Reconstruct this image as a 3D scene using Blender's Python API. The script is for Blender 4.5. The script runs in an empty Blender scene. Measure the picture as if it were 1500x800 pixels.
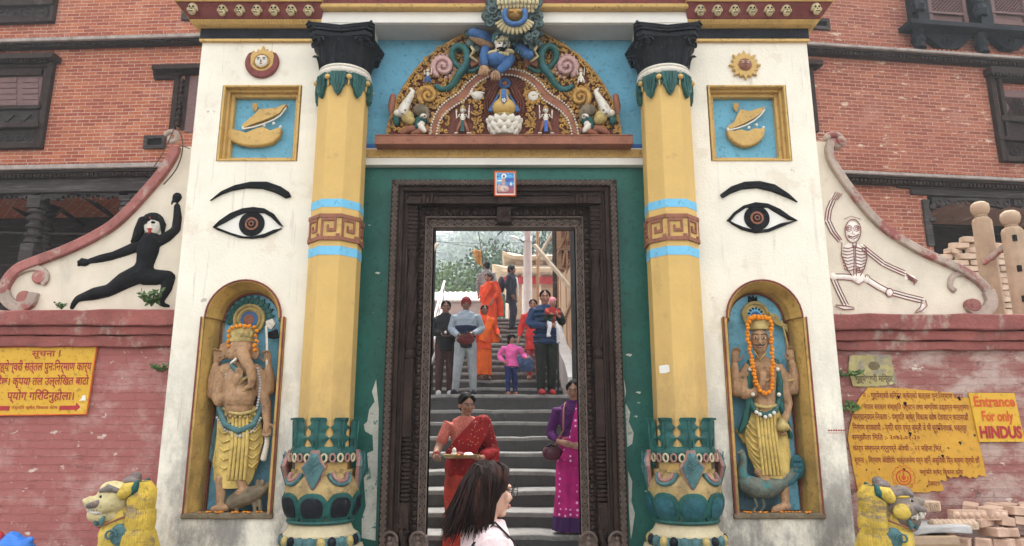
import bpy, bmesh, math, random
from mathutils import Vector, Matrix
random.seed(7)
sc = bpy.context.scene
COL = sc.collection
PI = math.pi
R_ = math.radians
# ------------------------------------------------------------------ camera
FPX, TH, CZ = 1040.0, R_(12.4), 1.6
cam = bpy.data.objects.new('camera', bpy.data.cameras.new('camera'))
COL.objects.link(cam)
cam.location = (0, 0, CZ)
cam.rotation_euler = (PI / 2 + TH, 0, 0)
cam.data.sensor_width = 36
cam.data.lens = 36 * FPX / 1500
cam.data.clip_end = 2000
cam.data.clip_start = 0.05
sc.camera = cam
# ------------------------------------------------------------------ light
SUN_EL, SUN_AZ = R_(62), R_(14)      # behind the gate, a little to the right
w = bpy.data.worlds.new('World')
sc.world = w
w.use_nodes = True
nt = w.node_tree
bg = nt.nodes['Background']
sky = nt.nodes.new('ShaderNodeTexSky')
sky.sky_type = 'NISHITA'
sky.sun_disc = False
sky.sun_elevation = SUN_EL
sky.sun_rotation = SUN_AZ
sky.air_density = 1.0
sky.dust_density = 4.0
sky.ozone_density = 1.0
hs = nt.nodes.new('ShaderNodeHueSaturation')
hs.inputs['Saturation'].default_value = 0.16
nt.links.new(sky.outputs[0], hs.inputs['Color'])
nt.links.new(hs.outputs[0], bg.inputs[0])
bg.inputs[1].default_value = 0.15
sun = bpy.data.objects.new('sun', bpy.data.lights.new('sun', 'SUN'))
COL.objects.link(sun)
sun.data.energy = 1.3
sun.data.angle = R_(11)
sun.data.color = (1.0, 0.95, 0.86)
sd = Vector((math.sin(SUN_AZ) * math.cos(SUN_EL), math.cos(SUN_AZ) * math.cos(SUN_EL), math.sin(SUN_EL)))
sun.rotation_euler = sd.to_track_quat('Z', 'Y').to_euler()
vs_ = sc.view_settings
vs_.view_transform = 'Standard'
vs_.look = 'None'
vs_.gamma = 1
vs_.use_curve_mapping = False
vs_.exposure = 2.4
HAZE = 0.0016
sc.cycles.max_bounces = 6
sc.cycles.volume_bounces = 0
# ------------------------------------------------------------------ geometry helpers
def ray(px, py):
    v = (400 - py) / FPX
    return (px - 750) / FPX, math.cos(TH) - v * math.sin(TH), math.sin(TH) + v * math.cos(TH)
def at(px, py, Y):
    u, y, z = ray(px, py)
    return Vector((u * Y / y, Y, CZ + z * Y / y))
def zz(py, Y=6.0): return at(750, py, Y).z
def xz(pts, Y): return [(p.x, p.z) for p in (at(a, b, Y) for a, b in pts)]

class B:
    def __init__(s): s.v = []; s.f = []; s.mk = []
    def mat(s, i): s.mk.append((len(s.f), i)); return s
    def add(s, v, f):
        o = len(s.v)
        s.v += [Vector(p) for p in v]
        s.f += [tuple(i + o for i in q) for q in f]
        return s
    def box(s, x0, x1, y0, y1, z0, z1):
        v = [(x, y, z) for x in (x0, x1) for y in (y0, y1) for z in (z0, z1)]
        return s.add(v, [(0, 1, 3, 2), (4, 6, 7, 5), (0, 4, 5, 1), (2, 3, 7, 6), (0, 2, 6, 4), (1, 5, 7, 3)])
    def prism(s, poly, y0, y1):
        n = len(poly)
        v = [(x, y0, z) for x, z in poly] + [(x, y1, z) for x, z in poly]
        return s.add(v, [tuple(range(n)), tuple(range(2 * n - 1, n - 1, -1))] + [(i, (i + 1) % n, n + (i + 1) % n, n + i) for i in range(n)])
    def zprism(s, poly, z0, z1):
        n = len(poly)
        v = [(x, y, z0) for x, y in poly] + [(x, y, z1) for x, y in poly]
        return s.add(v, [tuple(range(n)), tuple(range(2 * n - 1, n - 1, -1))] + [(i, (i + 1) % n, n + (i + 1) % n, n + i) for i in range(n)])
    def loft(s, rings, cap=True):
        n = len(rings[0]); m = len(rings)
        v = [p for r in rings for p in r]
        f = [(i * n + j, i * n + (j + 1) % n, (i + 1) * n + (j + 1) % n, (i + 1) * n + j) for i in range(m - 1) for j in range(n)]
        if cap: f += [tuple(range(n)), tuple(range((m - 1) * n, m * n))]
        return s.add(v, f)
    def lathe(s, prof, cx, cy, seg=24, a0=0.0, sc_=(1, 1), fn=None):
        rings = []
        for r, z in prof:
            ring = []
            for j in range(seg):
                a = a0 + 2 * PI * j / seg
                rr = max(r, 1e-4) * (fn(a, z) if fn else 1)
                ring.append((cx + rr * math.cos(a) * sc_[0], cy + rr * math.sin(a) * sc_[1], z))
            rings.append(ring)
        return s.loft(rings)
    def tube(s, pts, r, seg=8, cap=True, flat=1.0):
        pts = [Vector(p) for p in pts]
        n = len(pts)
        rr = [r] * n if not hasattr(r, '__len__') else list(r)
        if cap:   # rounded ends
            d0 = (pts[0] - pts[1]).normalized(); d1 = (pts[-1] - pts[-2]).normalized()
            pts = [pts[0] + d0 * rr[0] * .8, pts[0] + d0 * rr[0] * .45] + pts + [pts[-1] + d1 * rr[-1] * .45, pts[-1] + d1 * rr[-1] * .8]
            rr = [rr[0] * .3, rr[0] * .8] + rr + [rr[-1] * .8, rr[-1] * .3]
            n += 4
        rings = []
        up = None
        for i in range(n):
            t = (pts[min(i + 1, n - 1)] - pts[max(i - 1, 0)])
            t = t.normalized() if t.length > 1e-9 else Vector((0, 0, 1))
            if up is None:
                up = Vector((0, 1, 0)) if abs(t.y) < .9 else Vector((1, 0, 0))
            a = (up - t * up.dot(t))
            a = a.normalized() if a.length > 1e-6 else t.orthogonal().normalized()
            up = a
            b = t.cross(a)
            rings.append([pts[i] + (a * math.cos(2 * PI * j / seg) * flat + b * math.sin(2 * PI * j / seg)) * rr[i] for j in range(seg)])
        return s.loft(rings)
    def ell(s, c, r, seg=12, rings=8, M=None):
        if not hasattr(r, '__len__'): r = (r, r, r)
        c = Vector(c)
        v = []; f = []
        for i in range(1, rings):
            p = PI * i / rings
            for j in range(seg):
                a = 2 * PI * j / seg
                q = Vector((r[0] * math.sin(p) * math.cos(a), r[1] * math.sin(p) * math.sin(a), r[2] * math.cos(p)))
                v.append(c + (M @ q if M else q))
        for q, k in ((Vector((0, 0, r[2])), 0), (Vector((0, 0, -r[2])), 1)):
            v.append(c + (M @ q if M else q))
        t, b = len(v) - 2, len(v) - 1
        for i in range(rings - 2):
            for j in range(seg):
                f.append((i * seg + j, i * seg + (j + 1) % seg, (i + 1) * seg + (j + 1) % seg, (i + 1) * seg + j))
        for j in range(seg):
            f.append((t, (j + 1) % seg, j))
            f.append((b, (rings - 2) * seg + j, (rings - 2) * seg + (j + 1) % seg))
        return s.add(v, f)
    def xf(s, i0, M):
        for i in range(i0, len(s.v)): s.v[i] = M @ s.v[i]
        return s
    def merge(s, o): return s.add(o.v, o.f)
    def squash(s, y0, k, i0=0):
        for i in range(i0, len(s.v)): s.v[i].y = y0 + (s.v[i].y - y0) * k
        return s

OFF = {}
def props(o, label=None, cat=None, group=None, kind=None):
    if label: o['label'] = label
    if cat: o['category'] = cat
    if group: o['group'] = group
    if kind: o['kind'] = kind
    return o
def thing(name, label, cat, loc=(0, 0, 0), rz=0.0, group=None, local=False):
    """Empty at the base of a thing.  local: its parts are modelled in its own coordinates."""
    o = bpy.data.objects.new(name, None)
    o.empty_display_size = .1
    COL.objects.link(o)
    o.location = loc
    o.rotation_euler = (0, 0, rz)
    OFF[o] = Vector((0, 0, 0)) if local else Vector(loc)
    return props(o, label, cat, group)
def out(b, name, m, parent=None, smooth=None, bevel=0, remesh=0, disp=None, seg=1, **kw):
    me = bpy.data.meshes.new(name)
    off = OFF.get(parent, Vector((0, 0, 0))) if parent else Vector((0, 0, 0))
    me.from_pydata([tuple(p - off) for p in b.v], [], b.f)
    bm = bmesh.new(); bm.from_mesh(me)
    bmesh.ops.recalc_face_normals(bm, faces=bm.faces)
    bm.to_mesh(me); bm.free()
    o = bpy.data.objects.new(name, me)
    COL.objects.link(o)
    if b.mk:
        idx = [0] * len(b.f)
        for k, (a, i) in enumerate(b.mk):
            e = b.mk[k + 1][0] if k + 1 < len(b.mk) else len(b.f)
            for q in range(a, e): idx[q] = i
        me.polygons.foreach_set('material_index', idx)
    ms = m if isinstance(m, (list, tuple)) else [m]
    for q in ms: me.materials.append(q)
    if smooth is not None or remesh:
        me.polygons.foreach_set('use_smooth', [True] * len(me.polygons))
        if smooth and not remesh: me.set_sharp_from_angle(angle=R_(smooth))
    if parent:
        o.parent = parent
        OFF[o] = off
    if bevel:
        md = o.modifiers.new('bevel', 'BEVEL'); md.width = bevel; md.segments = seg; md.limit_method = 'ANGLE'; md.angle_limit = R_(35)
    if remesh:
        md = o.modifiers.new('remesh', 'REMESH'); md.mode = 'VOXEL'; md.voxel_size = remesh; md.use_smooth_shade = True
        md = o.modifiers.new('smooth', 'SMOOTH'); md.iterations = 3; md.factor = .5
    if disp:
        md = o.modifiers.new('disp', 'DISPLACE'); md.texture = disp[0]; md.strength = disp[1]; md.mid_level = .5
    return props(o, **kw)
def struct(b, name, m, **kw): return out(b, name, m, kind='structure', **kw)
def clouds(name, size, depth=2):
    t = bpy.data.textures.new(name, 'CLOUDS'); t.noise_scale = size; t.noise_depth = depth
    return t
FOLD = clouds('fold', .09); FOLD2 = clouds('fold_fine', .035); LUMP = clouds('lump', .3)
# ------------------------------------------------------------------ materials
def nodes_of(name):
    m = bpy.data.materials.new(name)
    m.use_nodes = True
    n = m.node_tree.nodes; l = m.node_tree.links
    return m, n, l, n['Principled BSDF']
def mixc(n, l, fac, a, b, mode='MIX'):
    x = n.new('ShaderNodeMix'); x.data_type = 'RGBA'; x.blend_type = mode
    for s_, v in ((x.inputs[0], fac), (x.inputs[6], a), (x.inputs[7], b)):
        if hasattr(v, 'links') or hasattr(v, 'is_linked'): l.new(v, s_)
        elif isinstance(v, (int, float)): s_.default_value = v
        else: s_.default_value = (*v[:3], 1)
    return x.outputs[2]
def noise(n, l, vec, scale, detail=5, rough=.6, stretch=None):
    if stretch:
        mp = n.new('ShaderNodeMapping'); mp.inputs['Scale'].default_value = stretch
        l.new(vec, mp.inputs[0]); vec = mp.outputs[0]
    t = n.new('ShaderNodeTexNoise')
    t.inputs['Scale'].default_value = scale; t.inputs['Detail'].default_value = detail; t.inputs['Roughness'].default_value = rough
    l.new(vec, t.inputs['Vector'])
    return t.outputs['Fac']
def ramp(n, l, fac, lo, hi, a=0.0, b=1.0):
    x = n.new('ShaderNodeMapRange'); x.interpolation_type = 'SMOOTHSTEP'
    x.inputs['From Min'].default_value = lo; x.inputs['From Max'].default_value = hi
    x.inputs['To Min'].default_value = a; x.inputs['To Max'].default_value = b
    l.new(fac, x.inputs['Value'])
    return x.outputs[0]
def bumpn(n, l, h, strength, dist, prev=None):
    x = n.new('ShaderNodeBump'); x.inputs['Strength'].default_value = strength; x.inputs['Distance'].default_value = dist
    l.new(h, x.inputs['Height'])
    if prev: l.new(prev, x.inputs['Normal'])
    return x.outputs[0]
def lin(h):
    if isinstance(h, str):
        c = [int(h[i:i + 2], 16) / 255 for i in (0, 2, 4)]
        return tuple(((x + .055) / 1.055) ** 2.4 if x > .04 else x / 12.92 for x in c)
    return h
def mat(name, col, rough=.75, var=.22, vs=5, bump=.25, bs=45, bd=.01, dirt=(), metal=0, spec=.3, stretch=None, grime=None):
    """col plus tonal variation, extra stain layers dirt=(colour, lo, hi, scale, stretch), and fine bump"""
    m, n, l, p = nodes_of(name)
    col = lin(col)
    co = n.new('ShaderNodeTexCoord').outputs['Object']
    f = noise(n, l, co, vs, 6, .65, stretch)
    f = ramp(n, l, f, .28, .72)
    c = mixc(n, l, f, [x * (1 - var) for x in col], [min(1, x * (1 + var * .7)) for x in col])
    for d in dirt:
        dc, lo, hi, s_ = d[:4]
        g = ramp(n, l, noise(n, l, co, s_, 8, .68, d[4] if len(d) > 4 else None), lo, hi, 0, d[5] if len(d) > 5 else 1)
        c = mixc(n, l, g, c, lin(dc))
    if 'paint' in name:   # flaked and dirty spots of their own shape
        c = mixc(n, l, ramp(n, l, noise(n, l, co, 26, 6, .7), .54, .66, 0, .55), c, [x * .32 for x in col])
        c = mixc(n, l, ramp(n, l, noise(n, l, co, 16, 8, .75), .66, .69, 0, .55), c, (.55, .50, .42))
    if grime:   # real soot/splash dirt climbing from z0 to z1 (object space), broken by noise
        gc, z0, z1, amt = grime
        sp = n.new('ShaderNodeSeparateXYZ'); l.new(co, sp.inputs[0])
        h = ramp(n, l, sp.outputs[2], z0, z1, 1, 0)
        g2 = ramp(n, l, noise(n, l, co, 2.4, 9, .74, (1, 1, .5)), .36, .60)
        ml = n.new('ShaderNodeMath'); ml.operation = 'MULTIPLY'; l.new(h, ml.inputs[0]); l.new(g2, ml.inputs[1])
        ml2 = n.new('ShaderNodeMath'); ml2.operation = 'MULTIPLY'; l.new(ml.outputs[0], ml2.inputs[0]); ml2.inputs[1].default_value = amt
        c = mixc(n, l, ml2.outputs[0], c, lin(gc))
    l.new(c, p.inputs['Base Color'])
    p.inputs['Roughness'].default_value = rough
    p.inputs['Metallic'].default_value = metal
    p.inputs['Specular IOR Level'].default_value = spec
    if bump:
        nb = bumpn(n, l, noise(n, l, co, bs, 5, .6, stretch), bump, bd)
        l.new(nb, p.inputs['Normal'])
    return m
def brick_mat(name, c1, c2, mortar, bw=.215, bh=.058, ms=.006, paint=None, patches=(), bump=.6, rough=.85, tint=(.30, .09, .06)):
    m, n, l, p = nodes_of(name)
    co = n.new('ShaderNodeTexCoord').outputs['Object']
    wob = noise(n, l, co, 9, 3)
    sp = n.new('ShaderNodeSeparateXYZ'); l.new(co, sp.inputs[0])
    sm = n.new('ShaderNodeMath'); sm.operation = 'ADD'; l.new(sp.outputs[0], sm.inputs[0]); l.new(sp.outputs[1], sm.inputs[1])
    wz = n.new('ShaderNodeMath'); wz.operation = 'MULTIPLY_ADD'; l.new(wob, wz.inputs[0]); wz.inputs[1].default_value = .03 if paint else .02; l.new(sp.outputs[2], wz.inputs[2])
    cb = n.new('ShaderNodeCombineXYZ'); l.new(sm.outputs[0], cb.inputs[0]); l.new(wz.outputs[0], cb.inputs[1])
    t = n.new('ShaderNodeTexBrick')
    t.inputs['Scale'].default_value = 1; t.inputs['Brick Width'].default_value = bw; t.inputs['Row Height'].default_value = bh
    t.inputs['Mortar Size'].default_value = ms; t.inputs['Mortar Smooth'].default_value = .25
    t.inputs['Color1'].default_value = (*lin(c1), 1); t.inputs['Color2'].default_value = (*lin(c2), 1); t.inputs['Mortar'].default_value = (*lin(mortar), 1)
    t.inputs['Bias'].default_value = -.1
    l.new(cb.outputs[0], t.inputs['Vector'])
    c = t.outputs['Color']
    f = ramp(n, l, noise(n, l, co, 1.1, 6, .6), .3, .7)
    c = mixc(n, l, f, mixc(n, l, .38, c, tint), c)
    f = ramp(n, l, noise(n, l, co, 22, 4, .6), .25, .75)
    c = mixc(n, l, f, mixc(n, l, .3, c, [x * .4 for x in tint]), c)
    if paint:
        c = mixc(n, l, ramp(n, l, noise(n, l, co, 3.2, 8, .72), .25, .47), c, lin(paint))
    for d in patches:
        dc, lo, hi, s_ = d[:4]
        c = mixc(n, l, ramp(n, l, noise(n, l, co, s_, 8, .7, d[4] if len(d) > 4 else None), lo, hi, 0, d[5] if len(d) > 5 else 1), c, lin(dc))
    l.new(c, p.inputs['Base Color'])
    p.inputs['Roughness'].default_value = rough
    p.inputs['Specular IOR Level'].default_value = .25
    inv = n.new('ShaderNodeMath'); inv.operation = 'SUBTRACT'; inv.inputs[0].default_value = 1; l.new(t.outputs['Fac'], inv.inputs[1])
    nb = bumpn(n, l, inv.outputs[0], bump, .012)
    nb = bumpn(n, l, noise(n, l, co, 30, 6, .65), .5, .012, nb)
    l.new(nb, p.inputs['Normal'])
    return m
M = {}
PEEL = ('c9c3b4', .63, .66, 7)
M['cream'] = mat('cream_plaster', (.80, .735, .60), .85, .06, 3, .5, 40, dirt=[((.60, .49, .36), .54, .78, 1.5, (1, 1, .4), .55), ((.46, .41, .34), .65, .70, 8, None, .5), ((.42, .36, .29), .56, .70, 5, (3.4, 1, .2), .55), ((.36, .29, .24), .675, .69, 3.2, None, .75), ((.66, .56, .42), .55, .62, 2.3, None, .5)], grime=((.17, .155, .14), .5, 2.9, .9))
M['white'] = mat('white_plaster', (.76, .72, .64), .8, .06, 3, .3, 60, dirt=[((.5, .46, .4), .6, .8, 3, (1, 1, .5), .5)])
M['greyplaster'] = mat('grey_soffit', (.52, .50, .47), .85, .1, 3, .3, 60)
M['gold'] = mat('ochre_paint', (.57, .36, .115), .6, .12, 4, .3, 40, dirt=[((.30, .18, .06), .6, .8, 5, None, .6), ((.7, .62, .5), .70, .73, 14, None, .7)])
M['shaft'] = mat('column_yellow', (.61, .395, .125), .62, .08, 2.5, .35, 45, dirt=[((.40, .25, .085), .52, .74, 2.6, (1.6, 1.6, .25), .55), ((.30, .19, .08), .60, .72, 7, None, .35), ((.74, .62, .42), .68, .72, 11, None, .6)], grime=((.30, .19, .09), 1.3, 2.9, .6))
M['goldold'] = mat('ochre_paint_worn', (.50, .31, .085), .7, .22, 5, .4, 30, dirt=[((.18, .10, .045), .56, .72, 4, (1, 1, .5), .7), ((.6, .5, .36), .68, .72, 12, None, .6)], grime=((.07, .05, .035), .7, 1.8, .9))
M['blue'] = mat('sky_blue_paint', (.15, .40, .53), .7, .14, 3, .3, 50, dirt=[((.07, .23, .33), .52, .8, 2.2, None, .7), ((.35, .5, .55), .66, .7, 10, None, .5)])
M['bluestripe'] = mat('stripe_blue_paint', (.17, .47, .66), .7, .08, 4, .2, 50)
M['nicheblue'] = mat('niche_blue_paint', (.19, .46, .58), .72, .22, 4, .35, 40, dirt=[((.10, .15, .16), .5, .75, 3, None, .8)], grime=((.06, .075, .08), .7, 1.9, .9))
M['royal'] = mat('royal_blue_paint', (.035, .12, .36), .6, .2, 6, .2, 40)
M['green'] = mat('dark_green_paint', (.017, .115, .085), .5, .22, 3, .2, 40, dirt=[((.05, .17, .14), .56, .8, 2, (1, 1, .4), .6), ((.55, .55, .48), .71, .725, 5)])
M['leaf'] = mat('leaf_green_paint', (.016, .088, .075), .5, .35, 9, .5, 40, dirt=[((.16, .30, .25), .6, .75, 14, None, .5)])
M['peeled'] = mat('bare_plaster', (.58, .57, .48), .9, .2, 8, .7, 35, dirt=[((.09, .22, .17), .57, .6, 12), ((.34, .33, .27), .5, .7, 6, None, .6)])
M['wood'] = mat('carved_dark_wood', (.032, .0185, .0135), .66, .35, 8, .9, 60, .012, spec=.16, dirt=[((.11, .078, .062), .55, .78, 5, (1, 1, .3), .5)])
M['woodhighlight'] = mat('carved_wood_highlight', (.105, .072, .055), .6, .3, 14, .6, 60, .01)  # paler copy of the frame wood, highlight on raised carving put into colour
M['greywood'] = mat('weathered_timber', (.052, .042, .038), .72, .35, 6, .6, 50, .01, spec=.15, stretch=(1, 1, 6), dirt=[((.20, .18, .17), .5, .75, 3, (.4, 1, 4), .6)])
M['paletimber'] = mat('pale_cornice', (.33, .27, .235), .8, .25, 6, .6, 40, dirt=[((.10, .08, .07), .58, .75, 5, None, .6)])
M['shutter'] = mat('shutter_wood', (.17, .095, .085), .7, .25, 7, .4, 50, stretch=(1, 1, 8))
M['black'] = mat('black_paint', (.013, .0145, .018), .6, .4, 6, .7, 40, .012, dirt=[((.13, .13, .13), .62, .72, 11, None, .4)], spec=.14)
M['relblack'] = mat('black_relief_paint', (.010, .0095, .010), .65, .5, 8, .6, 40, spec=.12)
M['maroon'] = mat('maroon_paint', (.20, .047, .04), .65, .25, 5, .4, 40, dirt=[((.07, .02, .02), .55, .75, 5, None, .7)])
M['redbrown'] = mat('red_brown_paint', (.15, .042, .022), .6, .35, 9, .8, 70, .012, dirt=[((.06, .025, .02), .55, .75, 12, None, .7)])
M['coping'] = mat('red_coping_plaster', (.27, .085, .07), .85, .3, 3, .8, 28, .015, dirt=[((.38, .30, .24), .52, .66, 4, (1, 1, .7), .85), ((.10, .085, .07), .6, .7, 7, None, .8)])
M['creamrelief'] = mat('scroll_plaster', (.68, .59, .46), .85, .1, 3, .35, 50, dirt=[((.38, .33, .26), .55, .78, 2.4, (1, 1, .6), .6), ((.25, .22, .18), .67, .71, 10, None, .6)])
M['greyscroll'] = mat('scroll_coping_plaster', (.40, .31, .25), .9, .3, 4, .9, 30, .015, dirt=[((.30, .10, .085), .50, .6, 3.4), ((.13, .11, .09), .62, .7, 7)])
M['redscroll'] = mat('scroll_red_paint', (.33, .125, .105), .85, .25, 4, .6, 35, .012, dirt=[((.45, .37, .3), .55, .68, 4.5, None, .8), ((.16, .12, .1), .62, .72, 9, None, .7)])
M['brick'] = brick_mat('old_red_brick', (.30, .066, .030), (.54, .17, .065), (.60, .42, .32), bw=.24, bh=.068, ms=.007, patches=[((.50, .27, .21), .50, .72, 1.1, None, .55), ((.58, .45, .36), .66, .72, 4, (1, 1, 2.4), .6), ((.17, .06, .04), .62, .70, 5, (1, 1, 2.5), .6)])
M['brick2'] = brick_mat('old_red_brick_patched', (.24, .066, .038), (.43, .145, .075), (.50, .33, .25), bw=.24, bh=.068, ms=.007, patches=[((.42, .21, .16), .5, .74, 1.2, None, .5), ((.62, .46, .33), .59, .64, 3.0, (.8, 1, 3.0), .85), ((.15, .055, .04), .62, .70, 5, (1, 1, 2.5), .6)])
M['painted'] = brick_mat('red_painted_brick', (.27, .085, .07), (.36, .13, .105), (.17, .06, .05), bw=.23, bh=.066, ms=.007, paint=(.33, .115, .10), patches=[((.46, .27, .235), .47, .66, 2.3, (1, 1, 1.6), .85), ((.17, .062, .055), .57, .68, 3.4, (1, 1, 2.2), .75), ((.60, .50, .43), .60, .655, 7.5, (1, 1, 1.5), .9), ((.12, .07, .06), .66, .70, 12, None, .7)], bump=.9)
M['painted2'] = brick_mat('faded_painted_brick', (.27, .12, .10), (.34, .17, .14), (.17, .09, .075), bw=.23, bh=.066, ms=.007, paint=(.28, .105, .09), patches=[((.46, .34, .285), .41, .60, 2.0, (1, 1, 1.8), .95), ((.13, .07, .055), .58, .66, 5, (1, 1, 1.6), .85), ((.60, .50, .41), .59, .65, 6, (1, 1, 2))], bump=.9)
M['stone'] = mat('stair_stone', (.215, .205, .19), .85, .35, 3.5, .8, 18, .02, dirt=[((.09, .083, .075), .50, .68, 3.5, None, .75), ((.30, .29, .27), .62, .7, 8, None, .5)])
M['stoneshade'] = mat('stair_shaded_riser_stone', (.095, .085, .078), .9, .4, 3, 1.0, 14, .03, dirt=[((.035, .03, .028), .52, .68, 2.5, None, .8)])  # darker copy of the stair stone, riser shade put into the colour
M['ground'] = brick_mat('paving_slabs', (.17, .16, .145), (.21, .195, .175), (.10, .09, .085), bw=.6, bh=.4, ms=.012, tint=(.14, .13, .12))
M['yellowsign'] = mat('yellow_sign_paint', (.62, .35, .028), .5, .06, 3, .1, 40, dirt=[((.72, .55, .22), .6, .75, 4, None, .5), ((.25, .14, .05), .70, .73, 12, None, .6)])
M['orangesign'] = mat('orange_sign_paint', (.56, .29, .03), .5, .12, 3, .2, 20, dirt=[((.66, .42, .12), .55, .75, 2, None, .6), ((.10, .06, .04), .69, .72, 9)])
M['signred'] = mat('sign_red_lettering', (.36, .028, .028), .6, .15, 9, .1)
M['signorange'] = mat('sign_orange_lettering', (.55, .09, .015), .6, .15, 9, .1)
M['terra'] = mat('terracotta_paint', (.27, .105, .06), .7, .2, 6, .4, 40)
M['pinkish'] = mat('pink_paint', (.50, .30, .27), .6, .25, 9, .4, 50, dirt=[((.2, .09, .07), .55, .75, 12, None, .7)])
M['ivory'] = mat('ivory_paint', (.66, .60, .50), .55, .12, 9, .3, 50, dirt=[((.25, .17, .12), .60, .75, 14, None, .6)])
M['serpent'] = mat('serpent_green_paint', (.022, .105, .085), .45, .35, 12, .6, 70, dirt=[((.03, .12, .2), .5, .7, 6, None, .6)])
M['fgold'] = mat('filigree_gold_paint', (.46, .25, .06), .55, .35, 14, .6, 60, dirt=[((.14, .07, .03), .52, .7, 20, None, .7)])
M['figblue'] = mat('figure_blue_paint', (.04, .115, .27), .5, .3, 10, .5, 60, dirt=[((.3, .4, .5), .6, .75, 12, None, .5)])
M['murky'] = mat('murky_green_paint', (.085, .125, .115), .6, .45, 10, .8, 50, dirt=[((.03, .04, .04), .5, .65, 12), ((.22, .25, .22), .62, .75, 9, None, .7)])
M['bone'] = mat('bone_yellow_paint', (.55, .45, .25), .6, .2, 14, .5, 60, dirt=[((.2, .15, .08), .55, .72, 18, None, .7)])
M['dhoti'] = mat('painted_dhoti', (.58, .41, .12), .7, .25, 6, .5, 35, dirt=[((.18, .12, .05), .52, .72, 5, (1, 1, .4), .7), ((.55, .43, .35), .66, .71, 6)])
M['stskin'] = mat('painted_statue_skin', (.37, .215, .11), .7, .3, 8, .6, 45, dirt=[((.12, .06, .05), .54, .7, 7, None, .7), ((.42, .30, .26), .62, .7, 12, None, .6)])
M['shawl'] = mat('painted_shawl', (.07, .15, .15), .7, .35, 8, .6, 45, dirt=[((.22, .26, .24), .58, .7, 9, None, .7)])
M['crown'] = mat('painted_crown', (.42, .31, .11), .6, .3, 12, .6, 60, dirt=[((.15, .10, .05), .55, .7, 14, None, .7)])
M['marigold'] = mat('marigold_petals', (.78, .25, .012), .8, .25, 30, .8, 120)
M['mouse'] = mat('painted_mouse', (.17, .13, .08), .75, .35, 9, .6, 45)
M['peacock'] = mat('painted_peacock', (.12, .13, .10), .7, .4, 14, .7, 60, dirt=[((.03, .17, .17), .52, .65, 9)])
M['teal'] = mat('teal_feather_paint', (.02, .095, .11), .6, .4, 16, .7, 60)
M['pinkfoot'] = mat('vermilion_stain', (.33, .10, .10), .8, .3, 12, .5)
M['hair'] = mat('dark_hair', (.008, .006, .0055), .7, .5, 20, .4, 90, spec=.1)
M['hairbrown'] = mat('brown_hair', (.013, .0055, .0042), .6, .6, 6, .3, 60, spec=.12, stretch=(6, 6, .6), dirt=[((.085, .026, .012), .52, .75, 5, (5, 5, .5), .75)])
M['skin'] = mat('skin_brown', (.30, .15, .095), .55, .08, 12, .1, 90, spec=.35)
M['skindark'] = mat('skin_deep_brown', (.17, .08, .052), .55, .08, 12, .1, 90, spec=.35)
M['skinfair'] = mat('skin_fair', (.56, .33, .23), .5, .06, 12, .08, 90, spec=.35)
M['lipfair'] = mat('lip_tint_fair', (.50, .20, .16), .5, .05, 12, 0)
M['eye'] = mat('eye_dark', (.01, .008, .008), .25, 0, 5, 0)
M['eyewhite'] = mat('eye_white', (.36, .31, .28), .35, 0, 5, 0)
M['lip'] = mat('lip_tint', (.22, .06, .05), .5, .05, 12, 0)
M['metal'] = mat('brushed_metal', (.45, .45, .45), .35, .1, 8, .05, metal=.9)
M['brass'] = mat('brass_plate', (.42, .30, .13), .32, .2, 8, .1, metal=.9)
M['whitepaint'] = mat('white_rail_paint', (.72, .72, .70), .5, .08, 8, .1, 40)
M['pole'] = mat('dark_steel_pole', (.03, .028, .027), .6, .3, 8, .2, 40)
M['bamboo'] = mat('pale_bamboo', (.55, .46, .34), .6, .2, 8, .2, 40)
M['timber'] = mat('raw_plank', (.36, .235, .13), .75, .2, 5, .3, 50, stretch=(1, 1, 8))
M['ply'] = mat('tan_plywood', (.50, .335, .19), .7, .12, 3, .2, 40)
M['concrete'] = mat('pale_concrete', (.42, .40, .38), .85, .12, 4, .4, 30, dirt=[((.25, .24, .23), .55, .75, 3, None, .6)])
M['sandstone'] = mat('tan_sandstone', (.40, .28, .185), .85, .18, 5, .5, 35, dirt=[((.24, .16, .11), .55, .75, 4, (1, 1, .4), .6)])
M['tanbrick'] = mat('loose_tan_brick', (.52, .38, .27), .9, .2, 7, .7, 30, .012, dirt=[((.62, .50, .40), .55, .72, 6, None, .7)])
M['pinkbrick'] = mat('loose_pink_brick', (.54, .36, .26), .9, .2, 7, .6, 30, .012, dirt=[((.62, .48, .40), .5, .7, 5, None, .7)])
M['dark'] = mat('interior_shade_tone', (.012, .011, .010), .95, .2, 5, 0)  # near-black colour standing for the shade inside holes and openings
M['foliage'] = mat('foliage_green', (.07, .125, .035), .6, .55, 2.2, 0, dirt=[((.10, .15, .045), .5, .7, 5, None, .7)])
M['foliage2'] = mat('foliage_dark', (.035, .075, .03), .6, .55, 2.2, 0)
M['bark'] = mat('bark', (.10, .075, .055), .9, .3, 8, .5, 30)
M['vase'] = mat('vase_tan_paint', (.36, .25, .10), .6, .35, 6, .6, 40, dirt=[((.12, .08, .05), .52, .68, 5, None, .7), ((.5, .42, .28), .62, .7, 9, None, .6)])
M['foot'] = mat('vase_foot_cream', (.52, .43, .27), .7, .2, 5, .5, 40, dirt=[((.2, .15, .1), .54, .7, 4, (1, 1, .5), .7)])
M['rooftile'] = mat('pale_roof_tiles', (.46, .37, .26), .85, .25, 3, .5, 20)
M['dustypink'] = mat('dusty_pink_paint', (.33, .165, .135), .7, .3, 9, .5, 50, dirt=[((.12, .06, .05), .52, .7, 12, None, .7)])
M['whitebone'] = mat('skeleton_white', (.80, .71, .62), .8, .1, 6, .3, 50)
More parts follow.
